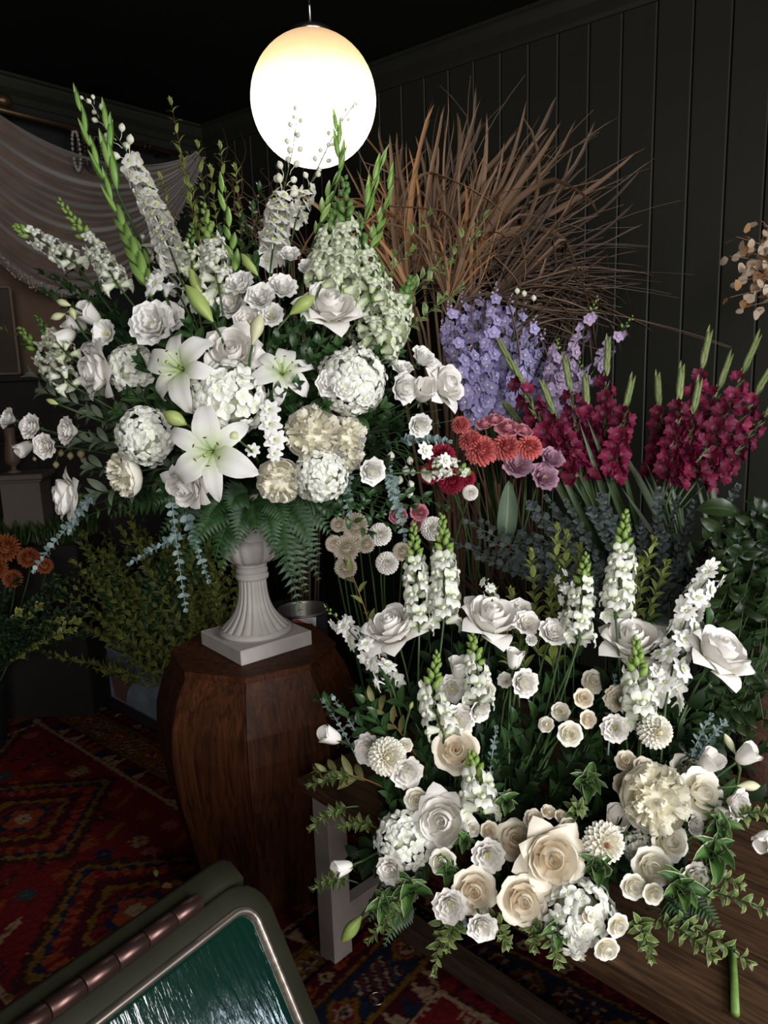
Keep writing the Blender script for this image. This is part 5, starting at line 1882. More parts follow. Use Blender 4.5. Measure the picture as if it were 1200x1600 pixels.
for i, (x, y) in enumerate([(395, 330), (405, 300), (345, 370), (380, 350)]):
    uspr('dark', x, y, 14, .06, 'dark glossy sprig between the upper delphiniums of urn bouquet', 'dark sprigs high in the urn bouquet', .06, lo=.4, mode='alt')
for i, (x, y) in enumerate([(70, 430), (95, 440), (75, 460), (110, 450), (140, 470), (50, 545), (90, 400)]):
    uspr('dark', x, y, 14, .062, 'dark leafy sprig below the snapdragons crossing the velvet swag', 'dark sprigs on the swag side of the urn bouquet', .05, lo=.45, mode='alt')
uspr('pittoy', 5, 515, 12, .035, 'thin yellow-green sprig reaching toward the sepia picture', None, .05, lo=.55)
for i, (x, y) in enumerate([(60, 590), (75, 615), (110, 628), (150, 650), (130, 690), (195, 650), (100, 600), (225, 625), (170, 620), (160, 690), (150, 730), (160, 770)]):
    uspr('grey', x, y, 11, .085, 'grey-green long-leaved sprig among the shaded outer blooms', 'grey-green sprigs on the shaded flank of the urn bouquet', .03, lo=.4, mode='alt', bend=Vector((0, 0, .02)))
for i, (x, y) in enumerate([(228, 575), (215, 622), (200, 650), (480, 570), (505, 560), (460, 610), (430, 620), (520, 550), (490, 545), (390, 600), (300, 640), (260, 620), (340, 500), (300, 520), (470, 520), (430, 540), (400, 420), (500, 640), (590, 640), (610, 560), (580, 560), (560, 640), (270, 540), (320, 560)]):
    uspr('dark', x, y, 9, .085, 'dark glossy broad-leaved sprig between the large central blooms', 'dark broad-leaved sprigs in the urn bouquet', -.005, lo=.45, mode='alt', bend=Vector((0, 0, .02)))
# inner filler that closes the heart of the bouquet
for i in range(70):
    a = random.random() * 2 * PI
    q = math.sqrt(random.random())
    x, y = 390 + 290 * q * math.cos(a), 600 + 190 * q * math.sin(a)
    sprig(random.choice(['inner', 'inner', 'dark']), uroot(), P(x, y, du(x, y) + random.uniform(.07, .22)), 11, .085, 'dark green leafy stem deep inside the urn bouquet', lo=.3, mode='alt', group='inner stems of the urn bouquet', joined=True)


def fern(base, tip, n, leaf, label, bend=None, group=None, face=None):
    return sprig('fern', base, tip, n, leaf, label, lo=.18, bend=bend, mode='fern', name='fern_frond', group=group, leafname='pinna', face=face, stem=.0018)


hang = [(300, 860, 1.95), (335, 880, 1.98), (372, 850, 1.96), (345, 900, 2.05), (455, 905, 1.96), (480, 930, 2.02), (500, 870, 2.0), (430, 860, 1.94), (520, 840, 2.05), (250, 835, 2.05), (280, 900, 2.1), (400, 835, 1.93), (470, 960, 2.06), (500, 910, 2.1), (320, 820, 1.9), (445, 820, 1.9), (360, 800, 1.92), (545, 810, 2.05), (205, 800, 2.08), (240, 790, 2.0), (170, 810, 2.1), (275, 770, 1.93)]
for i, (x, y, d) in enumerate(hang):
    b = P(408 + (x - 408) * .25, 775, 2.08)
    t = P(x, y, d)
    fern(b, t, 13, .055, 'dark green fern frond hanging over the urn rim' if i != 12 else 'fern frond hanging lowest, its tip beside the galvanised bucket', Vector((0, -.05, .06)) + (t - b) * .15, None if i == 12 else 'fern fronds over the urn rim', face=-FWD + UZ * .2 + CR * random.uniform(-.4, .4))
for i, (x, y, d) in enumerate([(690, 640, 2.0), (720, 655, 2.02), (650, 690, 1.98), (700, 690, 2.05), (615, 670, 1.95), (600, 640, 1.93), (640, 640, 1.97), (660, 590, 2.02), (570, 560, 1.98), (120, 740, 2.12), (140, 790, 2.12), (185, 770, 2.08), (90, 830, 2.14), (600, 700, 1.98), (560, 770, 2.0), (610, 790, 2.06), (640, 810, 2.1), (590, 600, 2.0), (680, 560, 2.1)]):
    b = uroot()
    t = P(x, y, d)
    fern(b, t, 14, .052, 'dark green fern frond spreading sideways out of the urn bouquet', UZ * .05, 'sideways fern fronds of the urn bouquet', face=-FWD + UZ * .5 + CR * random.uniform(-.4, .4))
for x, y, bx, by, label in [(290, 950, 268, 775, 'silver-blue eucalyptus trail hanging longest in front of the shrub'), (205, 880, 290, 835, 'short silver-blue eucalyptus sprig pointing down at the trough'), (325, 905, 290, 800, 'silver-blue eucalyptus sprig close beside the urn bowl'), (55, 890, 130, 800, 'silver-blue eucalyptus sprig hanging below the drooping rose'), (110, 830, 150, 770, 'silver-blue eucalyptus sprig just behind the drooping rose'), (545, 800, 540, 720, 'silver-blue eucalyptus sprig over the cream chrysanthemums'), (632, 840, 610, 740, 'silver-blue eucalyptus sprig hanging in front of pink blooms'), (620, 800, 600, 720, 'silver-blue eucalyptus sprig beside the dangling white buds'), (700, 690, 620, 690, 'silver-blue eucalyptus sprig stretched over the coral dahlias')]:
    sprig('euc', P(bx, by, 2.0), P(x, y, 1.97), 13, .024, label, lo=.05, name='eucalyptus_sprig', mat=M_EUC, bend=Vector((0, -.02, .015)), spread=1.6, stem=.0016)
for i, (x, y) in enumerate([(520, 800), (555, 790), (590, 800), (610, 820), (575, 830), (640, 790), (690, 790), (660, 780)]):
    uspr('dark', x, y, 9, .05, 'dark trailing sprig between urn bouquet and cream chrysanthemums', 'dark trailing sprigs below the urn bouquet', .05, lo=.5, mode='alt')

# ------------------------------------------------------------------ low arrangement on the plank table
def dl(px, py, off=0.0):
    return 1.40 + (1450 - py) * 0.0007 - (px - 850) * 0.0004 + off


def lroot(px, py):
    if px < 790:
        b = Vector((.06, 1.66, .53))
    elif px < 960:
        b = Vector((.26, 1.52, .53))
    else:
        b = Vector((.50, 1.40, .53))
    return b + Vector((random.uniform(-.04, .04), random.uniform(-.04, .04), random.uniform(0, .05)))


M_TRAY = plain('black_tray', W3(0.012, 0.012, 0.012), 0.5)
for q, (b, lab) in enumerate((((.06, 1.66), 'dark foam-filled tray under the left column of white flowers'), ((.30, 1.50), 'dark foam-filled tray under the cream roses at the table edge'), ((.50, 1.40), 'dark foam-filled tray under the cream peony on the table'))):
    t = thing('flower_tray', lab, 'tray', (b[0], b[1], .52))
    part('tray', MB().add(*lathe([(.001, .002), (.085, .002), (.095, .03), (.098, .03), (.09, .035), (.08, .02), (.001, .018)], 24)).mesh('tray', M_TRAY), t)
    part('foam', MB().add(*lathe([(.075, .018), (.072, .06), (.05, .078), (.001, .08)], 20)).mesh('foam', M_FOAM), t)


def low_flower(kind, px, py, rpx, label, face=(0, .25, 1), off=0.0, spin=None, group=None):
    d = dl(px, py, off)
    return bloom(kind, P(px, py, d), rpx * 1.1 * d / FPX, facing(*face), lroot(px, py), label, group, spin=spin)


for a in [
    ('rose_w', 612, 980, 48, 'pale reflexed rose on a long stem near the pedestal top', (-.3, .78, .5)),
    ('rose_w', 770, 966, 50, 'pale reflexed rose right of the twin tall snapdragons', (.12, .8, .5)),
    ('rose_w', 990, 1000, 50, 'pale reflexed rose half behind a green-tipped snapdragon', (-.1, .8, .5), .03),
    ('rose_w', 1126, 1020, 54, 'pale reflexed rose on a bare long stem before the vines', (.35, .78, .5)),
    ('rose_w', 692, 1283, 48, 'white reflexed rose left of the dark hollow above grey hydrangea', (-.25, .3, .9)),
    ('rose_cr', 862, 1342, 52, 'cream reflexed rose facing forward above the front hydrangea', (.0, .3, 1), -.04),
    ('rose_c', 712, 1172, 35, 'cream rose under the white snapdragons of the left column', (.0, .4, .9)),
    ('rose_c', 741, 1393, 34, 'cream rose between two white lisianthus at the table edge', (-.05, .3, 1), -.02),
    ('rose_c', 817, 1407, 37, 'cream rose at the very front beside the front hydrangea', (.05, .2, 1), -.03),
    ('rose_c', 806, 1312, 30, 'cream rose behind the forward reflexed rose', (-.1, .5, .8), .02),
    ('rose_p', 1096, 1239, 37, 'pale rose directly right of the large cream peony', (.25, .35, .9)),
    ('rose_p', 1019, 1356, 30, 'pale cream rose low right of the dahlia with rusty centre', (.0, .3, 1)),
    ('rose_p', 1047, 1315, 29, 'pale cream rose right under the large cream peony', (.2, .3, .9), .02),
    ('rose_p', 1074, 1202, 25, 'pale cream rose behind the large cream peony top', (.1, .6, .8), .03),
    ('rose_p', 650, 1250, 18, 'small blush spray rose above the left reflexed rose', (-.1, .2, 1)),
    ('rose_p', 692, 1347, 20, 'small white spray rose above the two front lisianthus', (-.1, .2, 1), -.02),
    ('rose_p', 738, 1295, 12, 'tiny cream spray rosebud beside the left reflexed rose', (.1, .4, .9)),
    ('rose_c', 765, 1298, 14, 'tiny cream spray rose below the lowest snapdragon', (.1, .3, .9)),
    ('rose_c', 834, 1280, 15, 'cream spray rosebud, leftmost in the row of four by the hollow', (-.2, .5, .8)),
    ('rose_c', 857, 1268, 11, 'tiny cream spray rosebud, second in the row by the hollow', (.0, .7, .7)),
    ('rose_c', 877, 1275, 10, 'tiny cream spray rosebud, third in the row by the hollow', (.1, .6, .7)),
    ('rose_c', 888, 1294, 15, 'cream spray rose, fourth and lowest in the row by the hollow', (.1, .4, .9)),
    ('rose_c', 978, 1189, 16, 'cream spray rose, highest of three left of the peony', (-.2, .5, .8)),
    ('rose_c', 1006, 1199, 16, 'cream spray rose touching the top of the large peony', (.0, .5, .8)),
    ('rose_c', 977, 1226, 18, 'cream spray rose, lowest of three left of the peony', (-.3, .3, .9)),
    ('rose_p', 990, 1386, 19, 'white spray rose, larger of two below the pale cream rose', (.0, .2, 1), -.02),
    ('rose_p', 1021, 1397, 16, 'white spray rose, smaller of two below the pale cream rose', (.1, .1, 1), -.02),
    ('rose_p', 966, 1447, 18, 'white spray rose at the right edge of the front hydrangea', (.3, .0, 1), -.02),
    ('rose_p', 948, 1484, 19, 'white spray rose lowest of all, hanging past the table edge', (.1, -.1, 1), -.02),
    ('rose_c', 920, 1433, 10, 'tiny cream spray rose nestled on the front hydrangea', (.1, .7, .7), -.035),
    ('rose_c', 912, 1091, 15, 'small cream spray rose, highest above the dark hollow', (.0, .3, .9)),
    ('rose_c', 919, 1124, 14, 'small peach spray rose on a side stalk above the hollow', (.3, .2, .9)),
    ('rose_p', 891, 1147, 19, 'largest spray rose in the cluster above the dark hollow', (.0, .2, 1)),
    ('rose_p', 876, 1112, 14, 'greenish spray rose half shaded above the dark hollow', (-.1, .3, .9), .03),
    ('rose_p', 853, 1132, 12, 'small spray rosebud at the left of the hollow cluster', (-.4, .4, .7)),
    ('rose_p', 927, 1065, 18, 'dim greenish spray rose behind the hollow cluster', (.1, .3, .9), .08),
    ('rose_p', 634, 1164, 11, 'tiny spray rose tucked behind the left dahlia', (.2, .5, .8)),
    ('peony', 1022, 1247, 50, 'large cream peony, fullest bloom of the low arrangement', (.0, .25, 1), -.03),
    ('dahlia', 605, 1182, 31, 'white dahlia with fine petals at the left of the low arrangement', (.0, .2, 1), -.02),
    ('dahlia_o', 943, 1316, 33, 'white dahlia with rusty centre below the dark hollow', (-.05, .2, 1), -.02),
    ('dahlia', 1023, 1143, 28, 'round white dahlia below the right snapdragon', (.05, .2, 1)),
    ('hyd', 632, 1312, 44, 'shaded grey-cream hydrangea over the table leg', (-.4, .1, .9), .03),
    ('hyd', 902, 1432, 57, 'large white hydrangea at the very front of the table', (.0, .1, 1), .02),
    ('hyd', 1000, 1325, 26, 'small shaded hydrangea between the dahlia and pale cream rose', (.0, .3, 1), .05),
    ('cup', 517, 1150, 20, 'single blush lisianthus bell stretched out before the pedestal', (-.75, .45, .3)),
    ('cup', 536, 1356, 18, 'single blush lisianthus bud stretched out over the grey table leg', (-.8, -.05, .4)),
    ('lis_b', 578, 1170, 24, 'blush lisianthus half behind the left white dahlia', (-.5, .1, .8), .02),
    ('lis_b', 634, 1205, 25, 'blush lisianthus just right below the left white dahlia', (.3, -.1, .9)),
    ('lis_b', 762, 1336, 25, 'blush ruffled lisianthus left of the forward cream rose', (.0, .2, 1), -.02),
    ('lis_b', 703, 1413, 26, 'ruffled white lisianthus at the front left of the cream rose', (-.1, .1, 1), -.03),
    ('lis_b', 753, 1446, 23, 'white lisianthus lowest at the front left, over the rug', (.0, -.05, 1), -.04),
    ('lis_b', 612, 1358, 22, 'mauve-tinted lisianthus under the shaded hydrangea', (-.4, .1, .9)),
    ('lis_b', 716, 1125, 24, 'blush lisianthus on the left column beside a snapdragon', (.2, .2, .9)),
    ('cup', 718, 1045, 22, 'blush lisianthus bell opening upward among left snapdragons', (.0, .85, .45)),
    ('lis_b', 706, 1076, 21, 'white lisianthus below the upward bell of the left column', (-.1, .2, .9), .02),
    ('cup', 735, 1092, 16, 'small white lisianthus bud in the left column', (.2, .5, .7)),
    ('lis_b', 748, 1110, 18, 'crumpled white lisianthus right beside the left column blush one', (.4, -.1, .8)),
    ('rose_p', 762, 1077, 13, 'tiny creamy rosebud pair at the edge of the left column', (.3, .4, .8)),
    ('lis_b', 822, 975, 20, 'blush lisianthus right of the long-stemmed reflexed rose', (.1, .5, .8)),
    ('lis_b', 812, 952, 17, 'shaded blush lisianthus peeking above its brighter neighbour', (.1, .5, .7), .05),
    ('lis_b', 864, 990, 23, 'blush ruffled lisianthus left of the stock-like white snapdragon', (.1, .6, .7)),
    ('cup', 804, 1030, 19, 'side-on white lisianthus bell beneath the long-stemmed rose', (.1, .8, .2)),
    ('lis_b', 818, 1067, 22, 'white open lisianthus facing forward at mid hollow', (.3, .1, .9)),
    ('lis_b', 790, 1063, 12, 'half-hidden white lisianthus behind the mid hollow one', (-.3, .3, .8), .03),
    ('lis_b', 961, 1138, 21, 'blush lisianthus left of the round white dahlia', (-.3, .2, .9)),
    ('lis_c', 965, 1092, 20, 'peach lisianthus left of the right snapdragon', (-.4, .3, .8), .02),
    ('cup', 1108, 1192, 24, 'blush lisianthus bell above the pale rose at right', (.3, .6, .5)),
    ('cup', 1167, 1180, 22, 'blush lisianthus bell beside a slim green bud at right', (.5, .6, .4)),
    ('lis_b', 1150, 1255, 24, 'shaded white lisianthus at the table right of the pale rose', (.5, .0, .8)),
    ('cup', 1128, 1270, 14, 'small white crumpled bud beneath the pale rose', (.4, -.2, .7)),
    ('cup', 1194, 1312, 20, 'blush bloom cut by the picture edge over the bare table', (-.6, -.3, .5)),
    ('cup', 966, 1283, 27, 'white bell lisianthus between the rusty dahlia and peony', (-.1, .6, .6)),
    ('lis_b', 1084, 1290, 16, 'small cream bloom squeezed right under the peony', (.4, .2, .8)),
    ('lis_b', 1085, 1372, 24, 'white soft-petalled bloom under white-edged leaves at right', (.2, .2, .9)),
    ('lis', 830, 1000, 9, 'tiny white floret under the blush lisianthus pair', (.1, .2, 1)),
]:
    low_flower(*a)


def lpts(l, off=0.0):
    return [P(x, y, dl(x, y, off)) for x, y in l]


for l, R, n, hi, nb, label in [
    ([(655, 985), (650, 905), (646, 820)], 25, 24, .62, 14, 'left one of the twin tall snapdragons behind the reflexed rose'),
    ([(693, 975), (694, 890), (691, 806)], 27, 26, .60, 14, 'right and fuller one of the twin tall snapdragons'),
    ([(694, 1150), (676, 1090), (683, 1022)], 25, 14, .55, 12, 'short white snapdragon low in the left column'),
    ([(748, 1100), (745, 1045), (736, 985)], 24, 12, .50, 12, 'short white snapdragon under the second reflexed rose'),
    ([(752, 1272), (746, 1230), (737, 1178)], 27, 12, .52, 11, 'white snapdragon beside the dark hollow above the tiny rosebuds'),
    ([(962, 965), (970, 885), (977, 800)], 26, 24, .60, 14, 'tallest snapdragon of the right side, before grey eucalyptus'),
    ([(905, 1000), (908, 935), (916, 868)], 23, 16, .62, 11, 'slim white snapdragon between lisianthus and the tallest right one'),
    ([(1003, 1130), (997, 1070), (994, 1000)], 26, 15, .52, 12, 'green-tipped snapdragon in front of the right reflexed rose'),
]:
    d = 1.7
    x, y = l[0]
    spike('snapdragon', lpts(l, -.02), lroot(x, y), label, FL_SNAP, R * 1.38 * d / FPX, int(n * .72), hi=hi, nbud=nb + 7, budR=R * .95 * d / FPX, taper=.72)
for l, R, n, hi, nb, label in [
    ([(612, 1072), (585, 1030), (545, 985), (505, 945)], 24, 15, .8, 7, 'white larkspur spray leaning out over the pedestal top'),
    ([(1040, 1100), (1052, 1040), (1072, 970), (1098, 915), (1128, 888)], 27, 26, .97, 2, 'white larkspur spray rising in front of the dark vines'),
    ([(1000, 1125), (1010, 1080), (1030, 1040), (1046, 1010)], 22, 9, .97, 2, 'shaded white larkspur spray behind the right reflexed rose'),
    ([(770, 940), (764, 925), (760, 905)], 15, 5, .9, 2, 'tiny cream stock spray behind the second reflexed rose'),
    ([(890, 950), (880, 915), (872, 880)], 15, 6, .8, 4, 'tiny cream stock spray beside the slim snapdragon'),
    ([(905, 1005), (893, 985), (885, 955)], 20, 7, .95, 2, 'double white stock flowers at the foot of the slim snapdragon'),
]:
    d = 1.7
    x, y = l[0]
    spike('larkspur', lpts(l, .0), lroot(x, y), label, FL_LARK, R * 1.22 * d / FPX, n, hi=hi, nbud=nb, budR=R * .42 * d / FPX, taper=.8, bud=BUD_G)
# the loose florets of the pedestal-side larkspur
lily_bud((566, 1430), (533, 1472), 'large green lily bud hanging over the grey cross rail', POD_G, 1.15, 0, lroot(600, 1300), 1.55)
lily_bud((1150, 1180), (1132, 1146), 'slim pale green bud beside the right blush bells', POD_W, .8, 0, lroot(1150, 1200), 1.5)
lily_bud((1150, 1228), (1188, 1228), 'white-green bud pointing out over the table at right', POD_W, 1.1, 0, lroot(1150, 1250), 1.45)
lily_bud((640, 1110), (645, 1096), 'tiny green bud inside the left column', POD_G, 1.3, 0, lroot(640, 1200), 1.7)

# foliage of the low arrangement
def lspr(kind, bx, by, px, py, n, leaf, label, group=None, off=0.0, boff=0.05, **k):
    return sprig(kind, P(bx, by, dl(bx, by, boff)), P(px, py, dl(px, py, off)), n, leaf, label, group=group, **k)


hg = 'white-edged leaf rosettes of the low arrangement'
for x, y, s, label in [(915, 1235, .075, 'green and white leaf rosette standing in the dark hollow'), (790, 1262, .06, 'green leaf rosette beside the lowest snapdragon'), (640, 1400, .075, 'white-edged leaf rosette at the front left over the rug'), (700, 1370, .06, 'white-edged leaf rosette below the left spray rose'), (930, 1365, .07, 'green leaf rosette under the rusty-centred dahlia'), (725, 1320, .055, 'small green rosette beneath the left reflexed rose'),
                       (1110, 1345, .085, 'broad white-edged leaf cluster on the table at right'), (1060, 1400, .08, 'glossy green leaf cluster below the white spray roses'), (1120, 1300, .065, 'white-edged leaf cluster right of the large peony'), (600, 1420, .06, 'pale-edged leaf cluster lowest at the left front'), (870, 1460, .06, 'white-edged leaf cluster hanging left of the front hydrangea')]:
    d = dl(x, y, .0)
    c = P(x, y, d)
    t = thing('leaf_rosette', label, 'foliage', c - UZ * .03 + FWD * .03)
    up = facing(0, .8, .6)
    a1, a2, _ = frame_of(up)
    for i in range(12):
        a = i * 2.4
        q = .35 + .55 * (i / 12)
        dr = (up * (1.1 - q) + (a1 * math.cos(a) + a2 * math.sin(a)) * q).normalized()
        wpart('leaf', random.choice(LEAF['hosta']), t, along(dr, up, c - dr * s * .15, s * random.uniform(.75, 1.1)))
    stem_part(t, bezpts(t.location.copy(), c - UZ * .02 + FWD * .02, c, 4), .004, .004)
for i, (bx, by, x, y, label) in enumerate([(650, 1420, 580, 1465, 'variegated sprig trailing lowest at left toward the table leg'), (700, 1420, 680, 1512, 'variegated sprig hanging down over the red rug'), (650, 1380, 600, 1440, 'variegated sprig trailing below the front left rosette'), (720, 1440, 700, 1475, 'short variegated sprig beneath the lowest white lisianthus'), (840, 1440, 870, 1500, 'variegated sprig hanging beside the front hydrangea'), (830, 1430, 835, 1475, 'short variegated sprig below the foremost cream rose'),
                                          (1010, 1420, 1165, 1500, 'long variegated sprig trailing across the table planks'), (1000, 1430, 1110, 1490, 'variegated sprig lying beside the long trailing one'), (1040, 1390, 1190, 1420, 'variegated sprig lying across the bare table toward the edge'), (1050, 1370, 1150, 1380, 'short variegated sprig under the white-edged leaf cluster'), (990, 1430, 1015, 1490, 'variegated sprig hanging right of the lowest spray rose'), (1100, 1300, 1195, 1270, 'thin variegated sprig reaching over the table at right'),
                                          (560, 1260, 490, 1290, 'variegated sprig reaching in front of the pedestal side'), (570, 1220, 488, 1225, 'variegated sprig over the table corner by the pedestal'), (560, 1380, 495, 1385, 'variegated sprig beside the single blush bud'), (600, 1300, 535, 1290, 'variegated sprig in front of the grey table leg'), (760, 1430, 790, 1470, 'variegated sprig hanging right of the lowest lisianthus'), (890, 1290, 905, 1262, 'small variegated sprig beside the row of four rosebuds')]):
    lspr('pitto', bx, by, x, y, 10, .036, label, None, -.01, .04, lo=.25, bend=Vector((0, 0, .025)), crown=True, spread=1.45)
for i, (bx, by, x, y) in enumerate([(640, 1200, 500, 1095), (650, 1250, 560, 1085), (660, 1150, 600, 1060), (660, 1250, 580, 1110)]):
    lspr('dark', bx, by, x, y, 9, .055, 'dark leafy sprig in front of the pedestal between larkspur and dahlia', 'dark sprigs on the pedestal side of the low arrangement', .02, .06, lo=.35, mode='alt')
for bx, by, x, y, label in [(620, 1120, 545, 885, 'olive sprig on an orange stem rising past the cream chrysanthemums'), (650, 1180, 580, 1095, 'olive sprig on an orange stem beside the left dahlia'), (600, 1230, 505, 1205, 'olive broad-leaved sprig lying over the table corner')]:
    lspr('olive', bx, by, x, y, 8, .062, label, None, .03, .05, lo=.3, mode='alt', mat=plain('orange_stem', W3(.30, .13, .04), .5))
YG = [(870, 830), (905, 860), (830, 870), (1020, 850), (1040, 885), (860, 920), (885, 840), (1000, 880), (770, 925), (800, 930)]
YO = ordinals([q[0] for q in YG])
for i, (x, y) in enumerate(YG):
    lspr('pittoy', 880 + (x - 880) * .6, 1120, x, y, 15, .048, YO[i] + ' yellow-green sprig behind the low arrangement, counted from the twin snapdragons', 'yellow-green sprigs behind the low arrangement', .06, .12, lo=.3, bend=Vector((0, .02, .04)))
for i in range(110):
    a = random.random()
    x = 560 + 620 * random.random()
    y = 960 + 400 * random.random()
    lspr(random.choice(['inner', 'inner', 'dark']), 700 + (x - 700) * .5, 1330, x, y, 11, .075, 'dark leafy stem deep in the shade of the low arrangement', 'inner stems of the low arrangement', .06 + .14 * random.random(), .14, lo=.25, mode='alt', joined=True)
for i in range(26):
    x = 600 + 480 * random.random()
    y = 1180 + 240 * random.random()
    if 780 < x < 950 and y < 1280:
        continue
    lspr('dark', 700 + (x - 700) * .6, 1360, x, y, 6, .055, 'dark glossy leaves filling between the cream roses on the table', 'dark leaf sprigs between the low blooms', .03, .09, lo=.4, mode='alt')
for x, y, bx, by in [(1115, 1400, 1040, 1370), (1125, 1450, 1050, 1400), (600, 1480, 650, 1400), (575, 1440, 640, 1390), (1090, 1470, 1030, 1400)]:
    fern(P(bx, by, dl(bx, by, .05)), P(x, y, dl(x, y, .0)), 13, .035, 'dark fern frond lying at the edge of the low arrangement', UZ * .03, 'fern fronds of the low arrangement')
for i, (x, y, bx, by) in enumerate([(505, 1095, 560, 1190), (520, 1090, 575, 1180), (775, 1140, 760, 1260), (725, 1440, 700, 1400), (1130, 1130, 1080, 1200), (1110, 1120, 1060, 1230), (960, 1060, 950, 1180)]):
    lspr('euc', bx, by, x, y, 10, .020, 'small silver-blue eucalyptus sprig tucked in the low arrangement', 'eucalyptus sprigs of the low arrangement', .02, .05, lo=.15, spread=1.6, mat=M_EUC, name='eucalyptus_sprig')
# cut stem and fallen leaves
cs = [on_z(1143, 1474, .527), on_z(1147, 1530, .527), on_z(1149, 1584, .527)]
single('cut_stem', MB().add(*tube([p - cs[1] for p in cs], [.0068, .0062, .0066], 10)).mesh('cut_stem', plain('fresh_stem', W3(.16, .28, .06), .5, noise=.3, scale=60)), 'thick green cut stem lying on the bare table planks', 'stem', Matrix.Translation(cs[1]))


def fallen(kind, px, py, z, s, label, ang, grp=None):
    p = on_z(px, py, z)
    o = single('fallen_leaf', random.choice(LEAF[kind]), label, 'leaf', along(Vector((math.cos(ang), math.sin(ang), 0)), UZ, p + UZ * .004, s), grp)


fallen('olive', 970, 1545, .018, .05, 'pale fallen leaf on the blue rug border beside the table', 2.2)
fallen('pittoy', 253, 1423, .010, .045, 'pale green fallen leaf on the mustard rug medallion by the board', 1.0)
fallen('luno', 252, 1388, .010, .04, 'orange-brown fallen leaf on the rug left of the pedestal', .3)
fallen('pitto', 180, 1122, .010, .04, 'small pale fallen leaf on the rug beside the trough', .8)
fallen('pittoy', 245, 1372, .010, .035, 'curled yellow-green scrap on the rug left of the pedestal', 2.0)

# ------------------------------------------------------------------ flowers and greenery behind
GD = BK_DEL + UZ * .2
LIL = [(735, 640, 700, 468), (742, 640, 722, 455), (750, 650, 746, 443), (760, 640, 775, 440), (765, 650, 800, 458), (775, 650, 822, 470), (785, 650, 838, 492), (790, 655, 852, 515), (770, 660, 790, 520), (745, 665, 735, 540), (730, 620, 690, 500), (800, 665, 865, 560), (760, 655, 762, 500), (740, 640, 712, 520)]
LO = ordinals([q[2] for q in LIL])
for i, (x0, y0, x1, y1) in enumerate(LIL):
    d0 = 2.5 + .12 * (i % 3)
    spike('delphinium', [P(x0, y0, d0), P((x0 + x1) / 2, (y0 + y1) / 2, d0), P(x1, y1, d0)], BK_DEL + Vector((random.uniform(-.05, .05), random.uniform(-.05, .05), .03)), LO[i] + ' lilac-blue delphinium tip, counted from the urn bouquet, in the dense bunch', FL_LILAC, .048, 26, hi=.86, nbud=6, bud=BUD_L, budR=.024, taper=.65, group='lilac delphiniums in the dense bunch')
for l, label in [([(868, 640), (885, 570), (915, 510), (935, 463)], 'pale lilac delphinium standing loose, highest beside the dark boards'), ([(880, 650), (920, 590), (960, 530), (990, 494)], 'pale lilac delphinium leaning furthest toward the burgundy gladioli'), ([(850, 640), (862, 580), (872, 530)], 'short pale lilac delphinium nearest the dense lilac bunch'), ([(875, 660), (900, 610), (905, 560)], 'short pale lilac delphinium low behind the burgundy gladioli'), ([(860, 640), (880, 600), (898, 545)], 'pale lilac delphinium between the loose ones')]:
    spike('delphinium', [P(x, y, 2.55) for x, y in l], BK_DEL + Vector((.04, 0, .03)), label, FL_LILACP, .044, 15, hi=.85, nbud=6, bud=BUD_G, budR=.02, taper=.75)
for x, y in ((808, 455), (819, 459), (834, 466)):
    t = thing('white_flower_bud', 'tiny white round bloom floating above the lilac delphiniums', 'flower bud', BK_DEL + UZ * .03, 'tiny white blooms above the delphiniums')
    wpart('bud', BUDC, t, look(UZ, P(x, y + 5, 2.5), .022))
    stem_part(t, bezpts(t.location.copy(), P(x - 20, 650, 2.5), P(x, y + 4, 2.5), 8), .0015, .0012)

GLA = [(915, 785, 783, 540, 0), (915, 790, 806, 580, 0), (918, 795, 795, 638, 0), (925, 785, 852, 612, 0), (930, 780, 884, 570, 0), (945, 785, 950, 540, 0), (950, 785, 985, 605, 0), (935, 790, 915, 600, 0),
       (1020, 790, 1028, 600, 1), (1030, 790, 1064, 588, 1), (1035, 780, 1107, 528, 1), (1045, 785, 1138, 565, 1), (1055, 785, 1182, 533, 1), (1060, 790, 1205, 575, 1), (1065, 795, 1222, 615, 1), (1040, 790, 1090, 610, 1)]
GO = ordinals([q[2] for q in GLA])
for i, (x0, y0, x1, y1, B) in enumerate(GLA):
    d = 2.3 + .07 * (i % 3) - .08 * B
    b = (BK_GLA, BK_GLB)[B]
    sheath_spike([P(x0, y0, d), P((x0 + x1) / 2 + (6 if B else -4), (y0 + y1) / 2, d), P(x1, y1, d)], b + Vector((random.uniform(-.05, .05), random.uniform(-.05, .05), .03)),
                 GO[i] + ' burgundy gladiolus tip, counted from the lilac delphiniums outward', 6, .036, SHEATH_D, ['burgundy gladioli, delphinium side', 'burgundy gladioli, boarded wall side'][B], FL_GLADB, 12, .054, stem=.005)
# long gladiolus leaves
LGL = [sheet_mesh('leaf', blade(1, .032, leafprof(.7, .5, .3), rad(4), rad(-14), .3, nu=2, nv=8), leaf_mat('gladiolus_leaf', W3(.02, .045, .012), W3(.05, .085, .02), rough=.4))]
for i in range(26):
    B = i % 2
    b = (BK_GLA, BK_GLB)[B] + Vector((random.uniform(-.06, .06), random.uniform(-.06, .06), .2))
    tip = P((930 if B == 0 else 1060) + random.uniform(-90, 90), 740 + random.uniform(-50, 60), 2.25)
    o = single('gladiolus_leaf', LGL[0], 'long sword-shaped green leaf standing among the burgundy gladiolus stems', 'leaf', along(tip - b, -FWD, b, (tip - b).length * 1.1), 'sword leaves in the gladiolus buckets')

